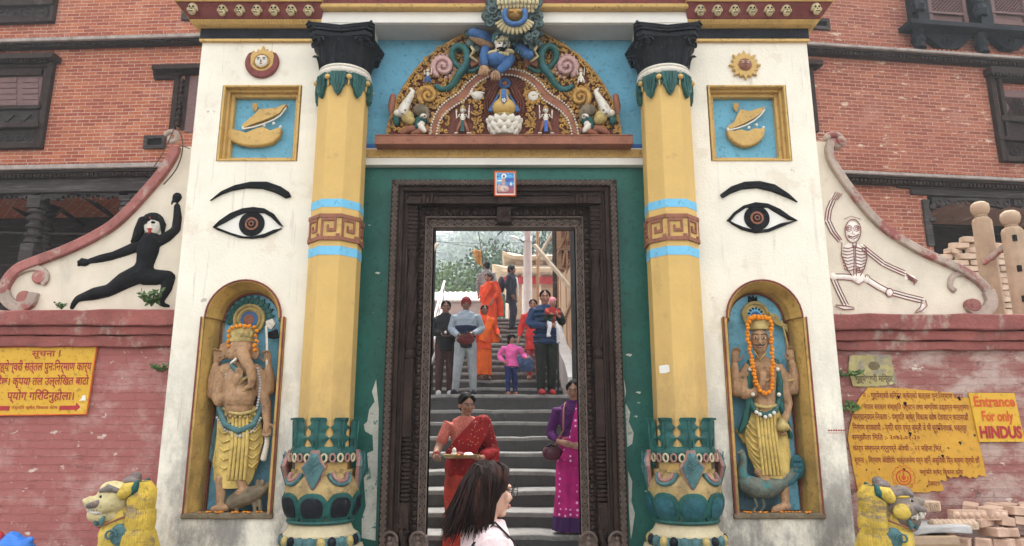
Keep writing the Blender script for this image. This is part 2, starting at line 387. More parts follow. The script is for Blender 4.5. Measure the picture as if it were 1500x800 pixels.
# ------------------------------------------------------------------ setting
struct(B().box(-300, 300, -60, 530, -.3, 0), 'ground', M['ground'])
STEPS = [(7.0, .40), (7.5, .565), (8.0, .728), (8.5, .911), (9.0, 1.10), (9.5, 1.303), (10.0, 1.497), (10.5, 1.702), (11.0, 1.887), (11.5, 2.14)]
for i in range(1, 15): STEPS.append((12.6 + .49 * (i - 1), 2.14 + .17 * i))
def step_z(y):
    z = .25
    for a, h in STEPS:
        if y >= a: z = h
    return z
b = B(); t = B()
ends = [s_[0] for s_ in STEPS[1:]] + [19.6]
for i, (y, h) in enumerate(STEPS):
    xl, xr = (-1.75, 1.45) if i < 10 else (-1.72, .88)
    pz = STEPS[i - 1][1] if i else .25
    n = 22
    # worn riser and tread: a gently uneven front edge
    def wob(k, a): return a * math.sin(k * 1.7 + i * 2.3) + a * .6 * math.sin(k * .61 + i)
    fr = [(xl + (xr - xl) * k / n, y + wob(k, .007) + .006 * (k % 7 == 3), h + wob(k * .43 + 5, .0035) - .010 * ((k * 7 + i * 5) % 11 == 0)) for k in range(n + 1)]
    v = []; f = []
    for k, (x, yy, z) in enumerate(fr):
        v += [(x, yy + .012, pz - .05), (x, yy, z - .05)]
    for k in range(n): f.append((2 * k, 2 * k + 2, 2 * k + 3, 2 * k + 1))
    b.add(v, f)
    v = []; f = []
    for k, (x, yy, z) in enumerate(fr):
        v += [(x, yy - .002, z - .05), (x, yy - .003, z - .026), (x, yy - .002, z - .008), (x, yy + .008, z), (x, ends[i] + .03, z + .002)]
    for k in range(n):
        for q in range(4): f.append((5 * k + q, 5 * k + q + 5, 5 * k + q + 6, 5 * k + q + 1))
    t.add(v, f)
struct(b, 'stairs_risers', brick_mat('stair_shaded_riser_blocks', (.046, .043, .041), (.075, .070, .066), (.02, .018, .016), bw=1.13, bh=.187, ms=.006, tint=(.07, .066, .062), patches=[((.12, .113, .104), .54, .72, 2.2, (1, 1, .7), .6), ((.022, .021, .02), .52, .66, 2.6, None, .85), ((.17, .16, .14), .67, .71, 9, None, .5), ((.06, .057, .055), .4, .5, .9, None, .6)], bump=.7))  # risers coloured darker than the treads, standing for their shade
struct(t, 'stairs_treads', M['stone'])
b = B().box(-1.75, 1.45, 6.4, 7.02, 0, .25).box(-1.2, 1.1, 5.2, 6.4, 0, .18)
struct(b, 'threshold_steps', M['stone'])
b = B()
b.box(-3.4, -1.76, 7.4, 11.0, 0, .6).box(-60, -1.76, 11.0, 40, 0, 2.1)
b.box(1.46, 3.2, 7.4, 11.0, 0, .6).box(1.46, 60, 11.0, 40, 0, 2.1)
b.box(-14, 14, 19.62, 48, 2.0, 4.52)
b.box(-1.745, 1.45, 6.9, 19.6, -.1, .2)
struct(b, 'terraces', M['concrete'])
b = B().box(-7.5, -2.82, 5.25, 6.1, 0, .52).box(2.68, 7.5, 5.1, 6.1, 0, .52)
struct(b, 'plinth_ledge', M['concrete'], )
# ------------------------------------------------------------------ gateway
GX = -.07
YP, YR = 6.0, 6.2
gate = thing('temple_gateway', 'tall cream plastered temple gateway with yellow columns, painted eyes and carved door frame', 'gateway', (GX, YP, 0))
def dd(sg, d): return GX + sg * d
def mbox(b, sg, d0, d1, y0, y1, z0, z1):
    x0, x1 = sorted((dd(sg, d0), dd(sg, d1)))
    return b.box(x0, x1, y0, y1, z0, z1)
NZ0, NZS, NR, NC = .93, 2.53, .325, 2.22
WZ0, WZ1 = 3.946, 4.684
def arch(c, r, zs, n=20, top=1.0): return [(c + r * math.cos(PI * k / n), zs + r * top * math.sin(PI * k / n)) for k in range(n + 1)]
for sg in (-1, 1):
    b = B()
    mbox(b, sg, 1.36, 1.855, YP, 6.75, 0, 5.135)
    mbox(b, sg, 2.585, 2.815, YP, 6.75, 0, 5.135)
    mbox(b, sg, 1.855, 2.585, YP, 6.75, 0, NZ0)
    mbox(b, sg, 1.855, 2.585, YP, 6.75, WZ1, 5.135)
    poly = [(1.855, WZ0), (1.855, NZS)] + arch(NC, NR, NZS)[::-1] + [(2.585, NZS), (2.585, WZ0)]
    b.prism([(dd(sg, d), z) for d, z in poly], YP, 6.75)
    mbox(b, sg, 1.855, 2.585, 6.26, 6.75, NZ0, NZS + .4)
    mbox(b, sg, 1.855, 2.585, 6.16, 6.75, WZ0, WZ1)
    out(b, 'pier', M['cream'], gate)
    # plaster-black band and corbelled cornice
    b = B(); mbox(b, sg, 1.36, 2.835, 5.975, 6.77, 5.138, 5.32)
    out(b, 'frieze_band', M['black'], gate, bevel=.006)
    b = B(); mbox(b, sg, 1.72, 2.83, 5.965, 6.0, 5.115, 5.137)
    out(b, 'string_moulding', M['gold'], gate)
    def crn(levels):
        rings = []
        for z, e in levels:
            xs = (dd(sg, 1.70 - e * .15), dd(sg, 2.815 + e))
            rings.append([(xs[0], YP - e, z), (xs[1], YP - e, z), (xs[1], 6.75 + e, z), (xs[0], 6.75 + e, z)])
        return B().loft(rings)
    cn = out(crn([(5.298, .085), (5.31, .10), (5.385, .15), (5.415, .175), (5.42, .19)]), 'cornice', M['maroon'], gate)
    out(crn([(5.246, .045), (5.262, .075), (5.285, .09), (5.30, .095)]), 'rope_moulding', M['gold'], gate)
    b = crn([(5.42, .20), (5.455, .22)]); out(b, 'cornice_lip', M['gold'], gate)
    b = crn([(5.455, .19), (5.62, .24), (5.64, .30), (5.75, .34), (5.75, .1), (6.1, .1)]); out(b, 'parapet', M['maroon'], gate)
    b = B()
    for k in range(40):   # twisted-rope ticks
        d = 1.73 + k * .0285
        b.tube([(dd(sg, d), YP - .088, 5.25), (dd(sg, d + .022), YP - .1, 5.29)], .005, 5)
    out(b, 'rope_twist', M['goldold'], gate)
    for k in range(7):
        d = 1.80 + k * 0.1585 if k < 6 else 2.86
        c = Vector((dd(sg, d), 5.865 - (.02 if k == 6 else 0), 5.365))
        s_ = B(); s_.mat(0)
        s_.ell(c + Vector((0, 0, .012)), (.030, .026, .032)); s_.ell(c + Vector((0, -.006, -.022)), (.022, .020, .020))
        s_.ell(c + Vector((-.027, -.004, -.004)), (.008, .014, .012)); s_.ell(c + Vector((.027, -.004, -.004)), (.008, .014, .012))
        s_.mat(1)
        for q in (-.011, .011): s_.ell(c + Vector((q, -.022, .006)), (.007, .007, .007), 8, 5)
        s_.ell(c + Vector((0, -.024, -.010)), (.004, .006, .005), 6, 4); s_.box(c.x - .012, c.x + .012, c.y - .027, c.y - .02, c.z - .029, c.z - .024)
        s_.xf(0, Matrix.Translation(c) @ Matrix.Scale(1.45, 4) @ Matrix.Translation(-c))
        out(s_, 'skull', [M['bone'], M['black']], cn, smooth=40)
    # framed boat panel, stepped recess
    fr = B()
    zc = (WZ0 + WZ1) / 2; hz = (WZ1 - WZ0) / 2
    for (o0, o1, yf) in ((.0, .018, 5.988), (.018, .04, 6.045), (.04, .07, 6.09)):
        mbox(fr, sg, 1.865 + o0, 1.865 + o1, yf, 6.16, WZ0 + o0, WZ1 - o0); mbox(fr, sg, 2.575 - o1, 2.575 - o0, yf, 6.16, WZ0 + o0, WZ1 - o0)
        mbox(fr, sg, 1.865 + o1, 2.575 - o1, yf, 6.16, WZ1 - o1, WZ1 - o0); mbox(fr, sg, 1.865 + o1, 2.575 - o1, yf, 6.16, WZ0 + o0, WZ0 + o1)
    pf = out(fr, 'panel_frame', M['gold'], gate, bevel=.004)
    b = B(); mbox(b, sg, 1.93, 2.51, 6.148, 6.158, WZ0 + .06, WZ1 - .06)
    out(b, 'panel_back', M['blue'], pf)
    # boat relief, drawn in centimetres about the panel centre (same way round on both piers)
    bx = dd(sg, NC)
    if sg < 0:
        hull = [(329, 195), (341, 190), (352, 193), (362, 196), (375, 190), (386, 187), (398, 193), (408, 188), (414, 190), (411, 202), (401, 211), (387, 215), (366, 216), (350, 213), (338, 207), (331, 200)]
        hull = [(a + 0.0, b_) for a, b_ in hull]
        sail = [(355, 186), (364, 178), (376, 168), (381, 162), (394, 161), (406, 160), (415, 156), (421, 155), (416, 161), (410, 168), (400, 173), (385, 179), (370, 184), (359, 189)]
        mast = (374, 160); heads = [(356, 187), (387, 184), (401, 181), (411, 186)]
        under = [(356, 189), (372, 186), (388, 181), (402, 175), (411, 169), (419, 158)]
    else:
        hull = [(1063, 192), (1074, 193), (1085, 191), (1095, 194), (1104, 189), (1113, 190), (1120, 188), (1118, 201), (1110, 211), (1098, 216), (1085, 216), (1073, 210), (1066, 202)]
        sail = [(1064, 187), (1074, 181), (1080, 168), (1084, 162), (1097, 165), (1108, 161), (1120, 158), (1114, 167), (1103, 175), (1090, 182), (1078, 187), (1068, 191)]
        mast = (1078, 160); heads = [(1066, 189), (1097, 187), (1108, 183), (1118, 187)]
        under = [(1066, 191), (1080, 188), (1094, 183), (1106, 176), (1115, 168), (1120, 161)]
    bt = B(); bt.prism(xz(hull, 6.12), 6.085, 6.15)
    rel = out(bt, 'boat_relief', M['gold'], pf, bevel=.016, seg=3, smooth=50)
    bt = B().mat(0); bt.prism(xz(sail, 6.12), 6.09, 6.15)
    m0 = at(*mast, 6.12)
    for a in (-.5, 0, .5): bt.tube([m0 + Vector((0, 0, -.02)), m0 + Vector((math.sin(a) * .04, -.01, .02)), m0 + Vector((math.sin(a) * .03, -.01, .05))], .009, 6)
    bt.mat(1); bt.tube([at(*p, 6.09) for p in under], .007, 6)
    for h in heads: bt.ell(at(*h, 6.10), (.014, .014, .015), 8, 6)
    out(bt, 'sail_relief', [M['gold'], M['white']], pf, bevel=0, smooth=40)
    # eyebrow and eye
    ox = 0 if sg < 0 else 748
    if sg < 0:
        brow = [(308, 295), (325, 281), (345, 272), (368, 267), (392, 267), (412, 274), (424, 282), (427, 289), (419, 291), (404, 283), (385, 277), (362, 276), (340, 280), (324, 286)]
        up_ = [(312, 334), (322, 324), (338, 313), (356, 306), (372, 304), (388, 306), (402, 314), (410, 325), (416, 333), (408, 329), (398, 319), (388, 313), (362, 312), (348, 317), (332, 326), (318, 333)]
        low = [(312, 333), (322, 335), (340, 342), (358, 347), (372, 347), (388, 343), (402, 337), (414, 335), (403, 341), (388, 348), (370, 350), (352, 349), (334, 343), (318, 337)]
        white_ = [(318, 333), (336, 322), (356, 312), (388, 312), (402, 322), (412, 334), (396, 341), (376, 348), (352, 347), (330, 339)]
        iris = (369.5, 328.5)
    else:
        brow = [(1054, 286), (1070, 274), (1090, 267), (1112, 266), (1134, 271), (1154, 284), (1168, 297), (1150, 289), (1130, 281), (1108, 276), (1086, 278), (1070, 284), (1058, 291)]
        up_ = [(1064, 324), (1074, 312), (1088, 302), (1106, 297), (1124, 299), (1142, 307), (1156, 317), (1168, 324), (1154, 322), (1138, 313), (1124, 305), (1092, 305), (1078, 314), (1069, 325)]
        low = [(1064, 322), (1072, 329), (1086, 337), (1106, 342), (1126, 340), (1146, 332), (1168, 323), (1158, 325), (1142, 328), (1124, 336), (1106, 338), (1088, 333), (1076, 328)]
        white_ = [(1069, 325), (1078, 315), (1092, 305), (1124, 305), (1138, 314), (1152, 324), (1132, 333), (1108, 340), (1086, 334)]
        iris = (1108, 320)
    out(B().prism(xz(brow, YP), 5.975, 6.01), 'eyebrow', M['relblack'], gate, bevel=.008, seg=2)
    out(B().prism(xz(up_, YP), 5.978, 6.01).prism(xz(low, YP), 5.980, 6.01), 'eye_outline', M['relblack'], gate, bevel=.004)
    ew = out(B().prism(xz(white_, YP), 5.993, 6.01), 'eye_white', M['white'], gate)
    c = at(*iris, YP)
    b = B()
    for (r, y) in ((.112, 5.985),):
        b.prism([(c.x + r * math.cos(2 * PI * k / 32), c.z + r * math.sin(2 * PI * k / 32)) for k in range(32)], y, 6.0)
    out(b, 'iris', M['relblack'], gate)
    b = B().mat(0)
    for i_, (r, y) in enumerate(((.058, 5.981), (.040, 5.977), (.025, 5.973), (.012, 5.969))):
        b.mat(i_ % 2)
        b.prism([(c.x + r * math.cos(2 * PI * k / 24), c.z + r * math.sin(2 * PI * k / 24)) for k in range(24)], y, 5.99)
    out(b, 'pupil', [M['terra'], M['relblack']], gate)
    # sun / moon medallion
    md = at(385, 93, YP) if sg < 0 else at(1090, 97, YP)
    if sg < 0:
        b = B()
        a_ = [(.155 * math.cos(a), .155 * math.sin(a)) for a in [R_(38) - k * R_(256) / 30 for k in range(31)]]
        b_ = [(.112 * math.cos(a), .028 + .115 * math.sin(a)) for a in [R_(-218) + k * R_(256) / 30 for k in range(31)]]
        b.prism([(md.x + x, md.z + z) for x, z in a_ + b_], 5.965, 6.0)
        mo = out(b, 'moon_crescent', M['maroon'], gate, bevel=.008)
        b = B(); pts = [(.115 * math.cos(R_(205 + k * 13)), .02 + .118 * math.sin(R_(205 + k * 13))) for k in range(11)]
        pts += [(.112, .09), (.085, .12), (.06, .10), (.045, .135), (.02, .12), (0, .175), (-.02, .12), (-.045, .135), (-.06, .10), (-.085, .12), (-.112, .09)]
        b.prism([(md.x + x * .98, md.z + z * .98) for x, z in pts], 5.972, 6.0); out(b, 'flame_ring', M['gold'], mo)
        fz = md.z + .005; fm, fr_ = M['ivory'], .062
    else:
        b = B(); pts = []
        for k in range(32):
            a = 2 * PI * k / 32 + PI / 2
            r = .155 if k % 4 == 0 else (.135 if k % 4 == 2 else .105)
            pts.append((md.x + r * math.cos(a), md.z + r * math.sin(a)))
        b.prism(pts, 5.97, 6.0); mo = out(b, 'sun_rays', M['gold'], gate, bevel=.006)
        fz = md.z; fm, fr_ = M['terra'], .062
    b = B().mat(0); b.ell((md.x, 5.968, fz), (fr_, .022, fr_), 16, 10)
    if sg < 0: b.mat(2); b.tube([(md.x + .067 * math.cos(2 * PI * k / 24), 5.965, fz + .067 * math.sin(2 * PI * k / 24)) for k in range(25)], .008, 6, cap=False)
    b.mat(1)
    for q in (-.024, .024):
        b.ell((md.x + q, 5.95, fz + .012), (.015, .006, .005), 8, 5); b.ell((md.x + q, 5.95, fz + .028), (.017, .006, .0035), 8, 5)
    b.mat(3); b.ell((md.x, 5.947, fz - .005), (.006, .008, .016), 8, 5); b.ell((md.x, 5.949, fz - .032), (.013, .006, .005), 8, 5)
    out(b, 'medallion_face', [fm, M['black'] if sg < 0 else M['ivory'], M['fgold'], M['terra'] if sg < 0 else M['maroon']], mo, smooth=60)
    # niche: stepped arched frame, blue back, sill
    nf = B(); V3 = lambda x, y, z: Vector((x, y, z))
    def archring(r0, r1, d0, d1, y0, y1):
        n = 20
        oa = [(NC - d1, NZ0), (NC - d1, NZS)] + [(NC - r1 * math.cos(PI * k / n), NZS + r1 * math.sin(PI * k / n)) for k in range(n + 1)] + [(NC + d1, NZS), (NC + d1, NZ0)]
        ia = [(NC + d0, NZ0), (NC + d0, NZS)] + [(NC + r0 * math.cos(PI * k / n), NZS + r0 * math.sin(PI * k / n)) for k in range(n + 1)] + [(NC - d0, NZS), (NC - d0, NZ0)]
        nf.prism([(dd(sg, d), z) for d, z in oa + ia], y0, y1)
    archring(.306, .325, .322, .36, 5.978, 6.255)
    def aout(d, r, y): return [V3(dd(sg, q), y, z) for q, z in [(NC - d, NZ0), (NC - d, NZS)] + [(NC - r * math.cos(PI * k / 20), NZS + r * math.sin(PI * k / 20)) for k in range(21)] + [(NC + d, NZS), (NC + d, NZ0)]]
    o1, o2, o3 = aout(.322, .306, 5.99), aout(.285, .262, 6.10), aout(.268, .245, 6.24)
    m_ = len(o1); nf.add(o1 + o2 + o3, [(q * m_ + k, q * m_ + k + 1, (q + 1) * m_ + k + 1, (q + 1) * m_ + k) for q in (0, 1) for k in range(m_ - 1)])
    ni = out(nf, 'niche_frame', M['goldold'], gate, bevel=.004)
    b = B(); ea = arch(NC, .2420, NZS)
    b.tube([(dd(sg, d), 6.19, z) for d, z in [(NC + .2640, NZ0), (NC + .2640, NZS - .02)] + ea + [(NC - .2640, NZS - .02), (NC - .2640, NZ0)]], .007, 6)
    b.tube([(dd(sg, d), 5.978, z) for d, z in [(NC + .352, NZ0), (NC + .352, NZS)]], .008, 6).tube([(dd(sg, d), 5.978, z) for d, z in [(NC - .352, NZ0), (NC - .352, NZS)]], .008, 6)
    b.tube([(dd(sg, d), 5.978, z) for d, z in arch(NC, .322, NZS)], .009, 6)
    out(b, 'niche_edging', M['maroon'], ni)
    b = B(); b.prism([(dd(sg, d), z) for d, z in [(NC + .262, NZ0)] + arch(NC, .242, NZS) + [(NC - .262, NZ0)]], 6.225, 6.25)
    out(b, 'niche_back', M['nicheblue'], ni)
    b = B(); mbox(b, sg, 1.85, 2.59, 5.972, 6.24, NZ0 - .035, NZ0 + .012)
    out(b, 'niche_sill', M['mouse'], gate, bevel=.012, seg=2)
# central beam, soffit, lintel mouldings, coloured wall fields
b = B(); b.box(GX - 1.69, GX + 1.69, 5.90, 6.19, 5.262, 5.375)
for sg in (-1, 1): mbox(b, sg, 1.22, 1.66, 5.905, 6.19, 5.05, 5.262)
out(b, 'beam', M['white'], gate, bevel=.004)
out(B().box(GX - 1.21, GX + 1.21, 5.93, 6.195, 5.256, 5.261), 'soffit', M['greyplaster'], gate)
out(B().box(GX - 1.69, GX + 1.69, 5.83, 6.7, 5.376, 5.42), 'beam_moulding', M['gold'], gate, bevel=.008)
out(B().box(GX - 1.67, GX + 1.67, 5.86, 6.7, 5.42, 5.62).box(GX - 1.67, GX + 1.67, 5.70, 6.7, 5.62, 6.1), 'upper_parapet', M['maroon'], gate)
out(B().box(GX - 1.66, GX + 1.66, 6.0, 6.75, 6.1, 6.3), 'roof_block', M['cream'], gate)
zb0, zb1, zb2, zb3, zb4 = zz(244, YR), zz(231, 6.13), zz(219, 6.12), zz(211, 6.14), 5.262
b = B(); b.box(GX - 1.42, GX + 1.42, YR, 6.75, zb3, zb4)
out(b, 'blue_field', M['blue'], gate)
out(B().box(GX - 1.42, GX + 1.42, 6.14, 6.6, zb2, zb3), 'blue_strip', M['royal'], gate, bevel=.003)
b = B().box(GX - 1.42, GX + 1.42, 6.12, 6.6, zb1, zb2)
for k in range(95):
    x = GX - 1.40 + k * .0298
    b.tube([(x, 6.116, zb1 + .012), (x + .012, 6.108, (zb1 + zb2) / 2), (x + .02, 6.116, zb2 - .01)], .006, 5)
out(b, 'rope_lintel', M['gold'], gate)
out(B().box(GX - 1.42, GX + 1.42, 6.13, 6.6, zb1 - .07, zb1).box(GX - 1.42, GX + 1.42, 6.115, 6.6, zb2, zb2 + .012), 'white_lintel', M['white'], gate, bevel=.003)
zd = zb1 - .07
b = B()
for sg in (-1, 1): mbox(b, sg, .93, 1.42, YR, 6.75, 0, zd)
b.box(GX - .93, GX + .93, YR, 6.75, 3.70, zd)
out(b, 'green_field', M['green'], gate)
# flaked plaster beside the door
for sg, pts in ((-1, [(551, 556), (545, 574), (549, 588), (541, 600), (538, 618), (533, 622), (535, 632), (546, 638), (547, 660), (538, 664), (540, 690), (533, 700), (536, 742), (530, 760), (530, 788), (550, 792), (553, 700), (555, 600)]),
                (1, [(914, 556), (917, 572), (915, 588), (923, 604), (921, 618), (928, 634), (926, 650), (919, 655), (916, 600)]),
                (1, [(920, 690), (926, 705), (925, 735), (930, 752), (926, 780), (924, 790), (921, 740)])):
    out(B().prism(xz(pts, YR), YR - .005, YR + .01), 'bare_plaster_patch', M['peeled'], gate)
b = B()
for (px, py, s_) in ((553, 400, 4), (921, 520, 5), (935, 575, 4), (936, 590, 3), (541, 330, 2), (948, 720, 4), (931, 610, 3)):
    p = at(px, py, YR); q = s_ * .006
    b.prism([(p.x - q, p.z), (p.x - q * .3, p.z + q * .4), (p.x + q, p.z + q * .2), (p.x + q * .5, p.z - q * .5)], YR - .004, YR + .01)
out(b, 'paint_chips', M['peeled'], gate)
# ------------------------------------------------------------------ columns
def octo(cx, cy, ap): return [(cx + ap / math.cos(PI / 8) * math.cos(PI / 8 + PI / 4 * k), cy + ap / math.cos(PI / 8) * math.sin(PI / 8 + PI / 4 * k)) for k in range(8)]
CYC = 5.95; CD = 1.455
def zf(py): return zz(py, 5.74)
for sg in (-1, 1):
    cx = dd(sg, CD)
    col = thing('column', None, None, (cx, CYC, 0)); col.parent = gate
    col.location = Vector((cx, CYC, 0)) - Vector((GX, YP, 0))
    sh = B().zprism(octo(cx, CYC, .207), .9, 4.72)
    shaft = out(sh, 'shaft', M['shaft'], col, bevel=.006, seg=2)
    for (p0, p1) in ((303, 291), (373, 360)): out(B().zprism(octo(cx, CYC, .2095), zf(p0), zf(p1)), 'blue_ring', M['bluestripe'], col)
    z0, z1 = zf(351), zf(314)
    # greek key in relief: light ground with a red-brown key in front
    out(B().zprism(octo(cx, CYC, .211), z0, z1), 'key_band', M['gold'], col)
    b = B().zprism(octo(cx, CYC, .223), z0 - .004, z0 + .028).zprism(octo(cx, CYC, .223), z1 - .028, z1 + .004)
    hz = z1 - z0
    for k in range(8):
        a = PI / 8 + PI / 4 * k + PI / 8
        i0 = len(b.v)
        for (u0, u1, w0, w1) in ((-.078, -.060, 0, 1), (-.060, .050, .84, 1), (.032, .050, .26, .84), (-.030, .032, .26, .42), (-.030, -.012, .42, .62), (.050, .082, 0, .14)):
            b.box(u0, u1, -.222, -.205, z0 + .03 + (hz - .06) * w0, z0 + .03 + (hz - .06) * w1)
        b.xf(i0, Matrix.Translation((cx, CYC, 0)) @ Matrix.Rotation(a + PI / 2, 4, 'Z'))
    out(b, 'greek_key', M['terra'], col)
    b = B().lathe([(.215, 4.665), (.236, 4.675), (.247, 4.70), (.240, 4.722), (.228, 4.728), (.238, 4.738), (.232, 4.755), (.20, 4.76)], cx, CYC, 32)
    out(b, 'collar', M['ivory'], col, smooth=50)
    # drooping leaves under the collar + berries
    b = B()
    for k in range(8):
        a = PI / 4 * k
        i0 = len(b.v)
        L = .225
        pf_ = [(-.065, 0), (-.072, -.05), (-.058, -.085), (-.062, -.12), (-.042, -.15), (-.03, -.19), (0, -L), (.03, -.19), (.042, -.15), (.062, -.12), (.058, -.085), (.072, -.05), (.065, 0)]
        b.prism(pf_, -.245, -.213)
        for q in (-.03, 0, .03): b.tube([(q, -.247, -.01), (q * .8, -.252, -.1), (q * .2, -.247, -.19)], .008, 5)
        b.xf(i0, Matrix.Translation((cx, CYC, 4.675)) @ Matrix.Rotation(a, 4, 'Z'))
        a2 = a + PI / 8
        i0 = len(b.v)
        b.prism([(-.035, 0), (-.03, -.08), (-.012, -.12), (0, -.105), (.012, -.12), (.03, -.08), (.035, 0)], -.232, -.215)
        b.xf(i0, Matrix.Translation((cx, CYC, 4.675)) @ Matrix.Rotation(a2, 4, 'Z'))
        e = B().ell((cx + .248 * math.sin(a2), CYC - .248 * math.cos(a2), 4.625), (.026, .026, .024), 10, 8)
        e.tube([(cx + .238 * math.sin(a2), CYC - .238 * math.cos(a2), 4.62), (cx + .232 * math.sin(a2), CYC - .232 * math.cos(a2), 4.55)], .008, 5)
        out(e, 'berry', M['gold'], col, smooth=60)
    out(b, 'drooping_leaves', M['leaf'], col, bevel=.008)
    # capital: bell, acanthus, volutes, moulded abacus with pointed corners
    b = B().lathe([(.20, 4.755), (.215, 4.80), (.225, 4.88), (.25, 4.95), (.29, 4.99)], cx, CYC, 24)
    cap = out(b, 'capital', M['black'], col, smooth=50)
    def abac(h0, h1, e, cham):
        q = []
        for s1, s2 in ((1, 1), (-1, 1), (-1, -1), (1, -1)):
            c1 = (cx + s1 * e, CYC + s2 * (e - cham)); c2 = (cx + s1 * (e - cham), CYC + s2 * e)
            q += [c1, c2] if s1 * s2 > 0 else [c2, c1]
            mid = (cx + (0 if s1 * s2 > 0 else s1 * (e - .05)), CYC + (s2 * (e - .05) if s1 * s2 > 0 else 0))
            q.append(mid)
        return q
    b = B()
    for (h0, h1, e, ch) in ((4.985, 5.01, .262, .05), (5.01, 5.045, .278, .05), (5.045, 5.06, .265, .05), (5.06, 5.085, .292, .05), (5.085, 5.105, .302, .045), (5.105, 5.115, .308, .04)):
        b.zprism(abac(h0, h1, e, ch), h0, h1)
    for s1 in (-1, 1):
        for s2 in (-1, 1): b.lathe([(.022, 5.11), (.014, 5.135), (.001, 5.15)], cx + s1 * .275, CYC + s2 * .275, 8)
    out(b, 'abacus', M['black'], cap, bevel=.004)
    b = B()
    for k in range(8):
        a = PI / 4 * k
        i0 = len(b.v)
        rings = []
        for (z, wd, y) in ((0, .05, -.205), (.06, .062, -.226), (.12, .055, -.238), (.165, .035, -.262), (.185, .018, -.285), (.172, .008, -.30)):
            rings.append([(-wd, y + .012, z), (-wd * .5, y - .008, z + .004), (0, y - .016, z + .004), (wd * .5, y - .008, z + .004), (wd, y + .012, z), (0, y + .03, z)])
        b.loft(rings)
        for q in (-.035, .035):
            b.tube([(q, -.222, .02), (q * 1.1, -.238, .1), (q * .9, -.26, .16)], .008, 5)
        b.xf(i0, Matrix.Translation((cx, CYC, 4.765)) @ Matrix.Rotation(a, 4, 'Z'))
        i0 = len(b.v)
        b.tube([(.05 + .042 * (1 - t_ / 14) * math.cos(t_ * .7), -.262 - .002 * t_, .195 + .042 * (1 - t_ / 14) * math.sin(t_ * .7)) for t_ in range(13)], .011, 6)
        b.tube([(-.05 - .042 * (1 - t_ / 14) * math.cos(t_ * .7), -.262 - .002 * t_, .195 + .042 * (1 - t_ / 14) * math.sin(t_ * .7)) for t_ in range(13)], .011, 6)
        if k % 2 == 1: b.xf(i0, Matrix.Translation((cx, CYC, 4.765)) @ Matrix.Rotation(a, 4, 'Z') @ Matrix.Translation((0, -.03, 0)))
        else: b.xf(i0, Matrix.Translation((cx, CYC, 4.765)) @ Matrix.Rotation(a, 4, 'Z') @ Matrix.Scale(.6, 4))
    out(b, 'acanthus', M['black'], cap, smooth=60)
    # lotus-vase base
    def zl(py): return zz(py, 5.66)
    b = B()
    for k in range(8):
        a = 2 * PI * k / 8
        i0 = len(b.v)
        h = zf(611) - zf(668)
        wv = .052
        rings = []
        for (t_, wd, y) in ((0, .066, -.238), (.16, .060, -.238), (.26, .034, -.238), (.36, .046, -.240), (.46, .066, -.244), (.54, .040, -.242), (.64, .042, -.242), (.74, .062, -.246), (.82, .040, -.246), (.92, .048, -.252), (.98, .044, -.262), (.985, .03, -.272), (.93, .02, -.276)):
            wd *= 1.42; rings.append([(-wd, y + .022, t_ * h), (-wd * .5, y - .004, t_ * h), (0, y - .018, t_ * h), (wd * .5, y - .004, t_ * h), (wd, y + .022, t_ * h), (0, y + .032, t_ * h)])
        b.loft(rings)
        b.tube([(0, -.252, .01), (0, -.26, h * .5), (0, -.266, h * .9)], .010, 5); b.tube([(.03, -.246, .01), (.028, -.25, h * .4)], .007, 5); b.tube([(-.03, -.246, .01), (-.028, -.25, h * .4)], .007, 5)
        b.xf(i0, Matrix.Translation((cx, CYC, zf(668))) @ Matrix.Rotation(a, 4, 'Z'))
    b.lathe([(.21, zf(668) - .01), (.262, zf(668) - .01), (.262, zf(668) + .05), (.245, zf(668) + .07), (.21, zf(668) + .07)], cx, CYC, 32)
    out(b, 'leaf_crown', M['leaf'], col, smooth=60)
    zr = zl(664)
    b = B().lathe([(.2, zr - .075), (.235, zr - .07), (.25, zr - .055), (.272, zr - .01), (.272, zr + .005), (.2, zr + .01)], cx, CYC, 32)
    rim = out(b, 'rim_plate', M['leaf'], col, smooth=40)
    b = B().mat(0)
    for k in range(26):
        a = 2 * PI * k / 26
        b.mat(k % 2)
        p = Vector((cx + .270 * math.sin(a), CYC - .270 * math.cos(a), zr - .038))
        q = [p + Matrix.Rotation(a, 3, 'Z') @ Vector((.022 * math.cos(w_), 0, .03 * math.sin(w_))) for w_ in [2 * PI * j / 10 for j in range(11)]]
        b.tube(q, .009, 5, cap=False)
    out(b, 'rim_scallops', [M['dustypink'], M['foot']], rim)
    zn0, zn1 = zl(700), zr - .07
    out(B().lathe([(.2, zn0 - .05), (.205, zn0), (.20, zn1)], cx, CYC, 32), 'neck', M['terra'], col)
    b = B()
    for k in range(8):
        a = PI / 4 * k + PI / 8
        i0 = len(b.v); b.box(-.06, .06, -.245, -.19, zn0 + .01, zn0 + .055)
        b.xf(i0, Matrix.Translation((cx, CYC, 0)) @ Matrix.Rotation(a, 4, 'Z'))
    out(b, 'neck_blocks', M['vase'], col, bevel=.005)
    zb_, zt_ = zl(768), zl(694)
    H_ = zt_ - zb_
    b = B().lathe([(.20, zt_ + .01), (.24, zt_ - .01), (.274, zt_ - .15 * H_), (.289, zt_ - .35 * H_), (.285, zt_ - .55 * H_), (.258, zt_ - .8 * H_), (.232, zb_), (.2, zb_)], cx, CYC, 40)
    belly = out(b, 'belly', M['vase'], col, smooth=60)
    b = B().mat(0)
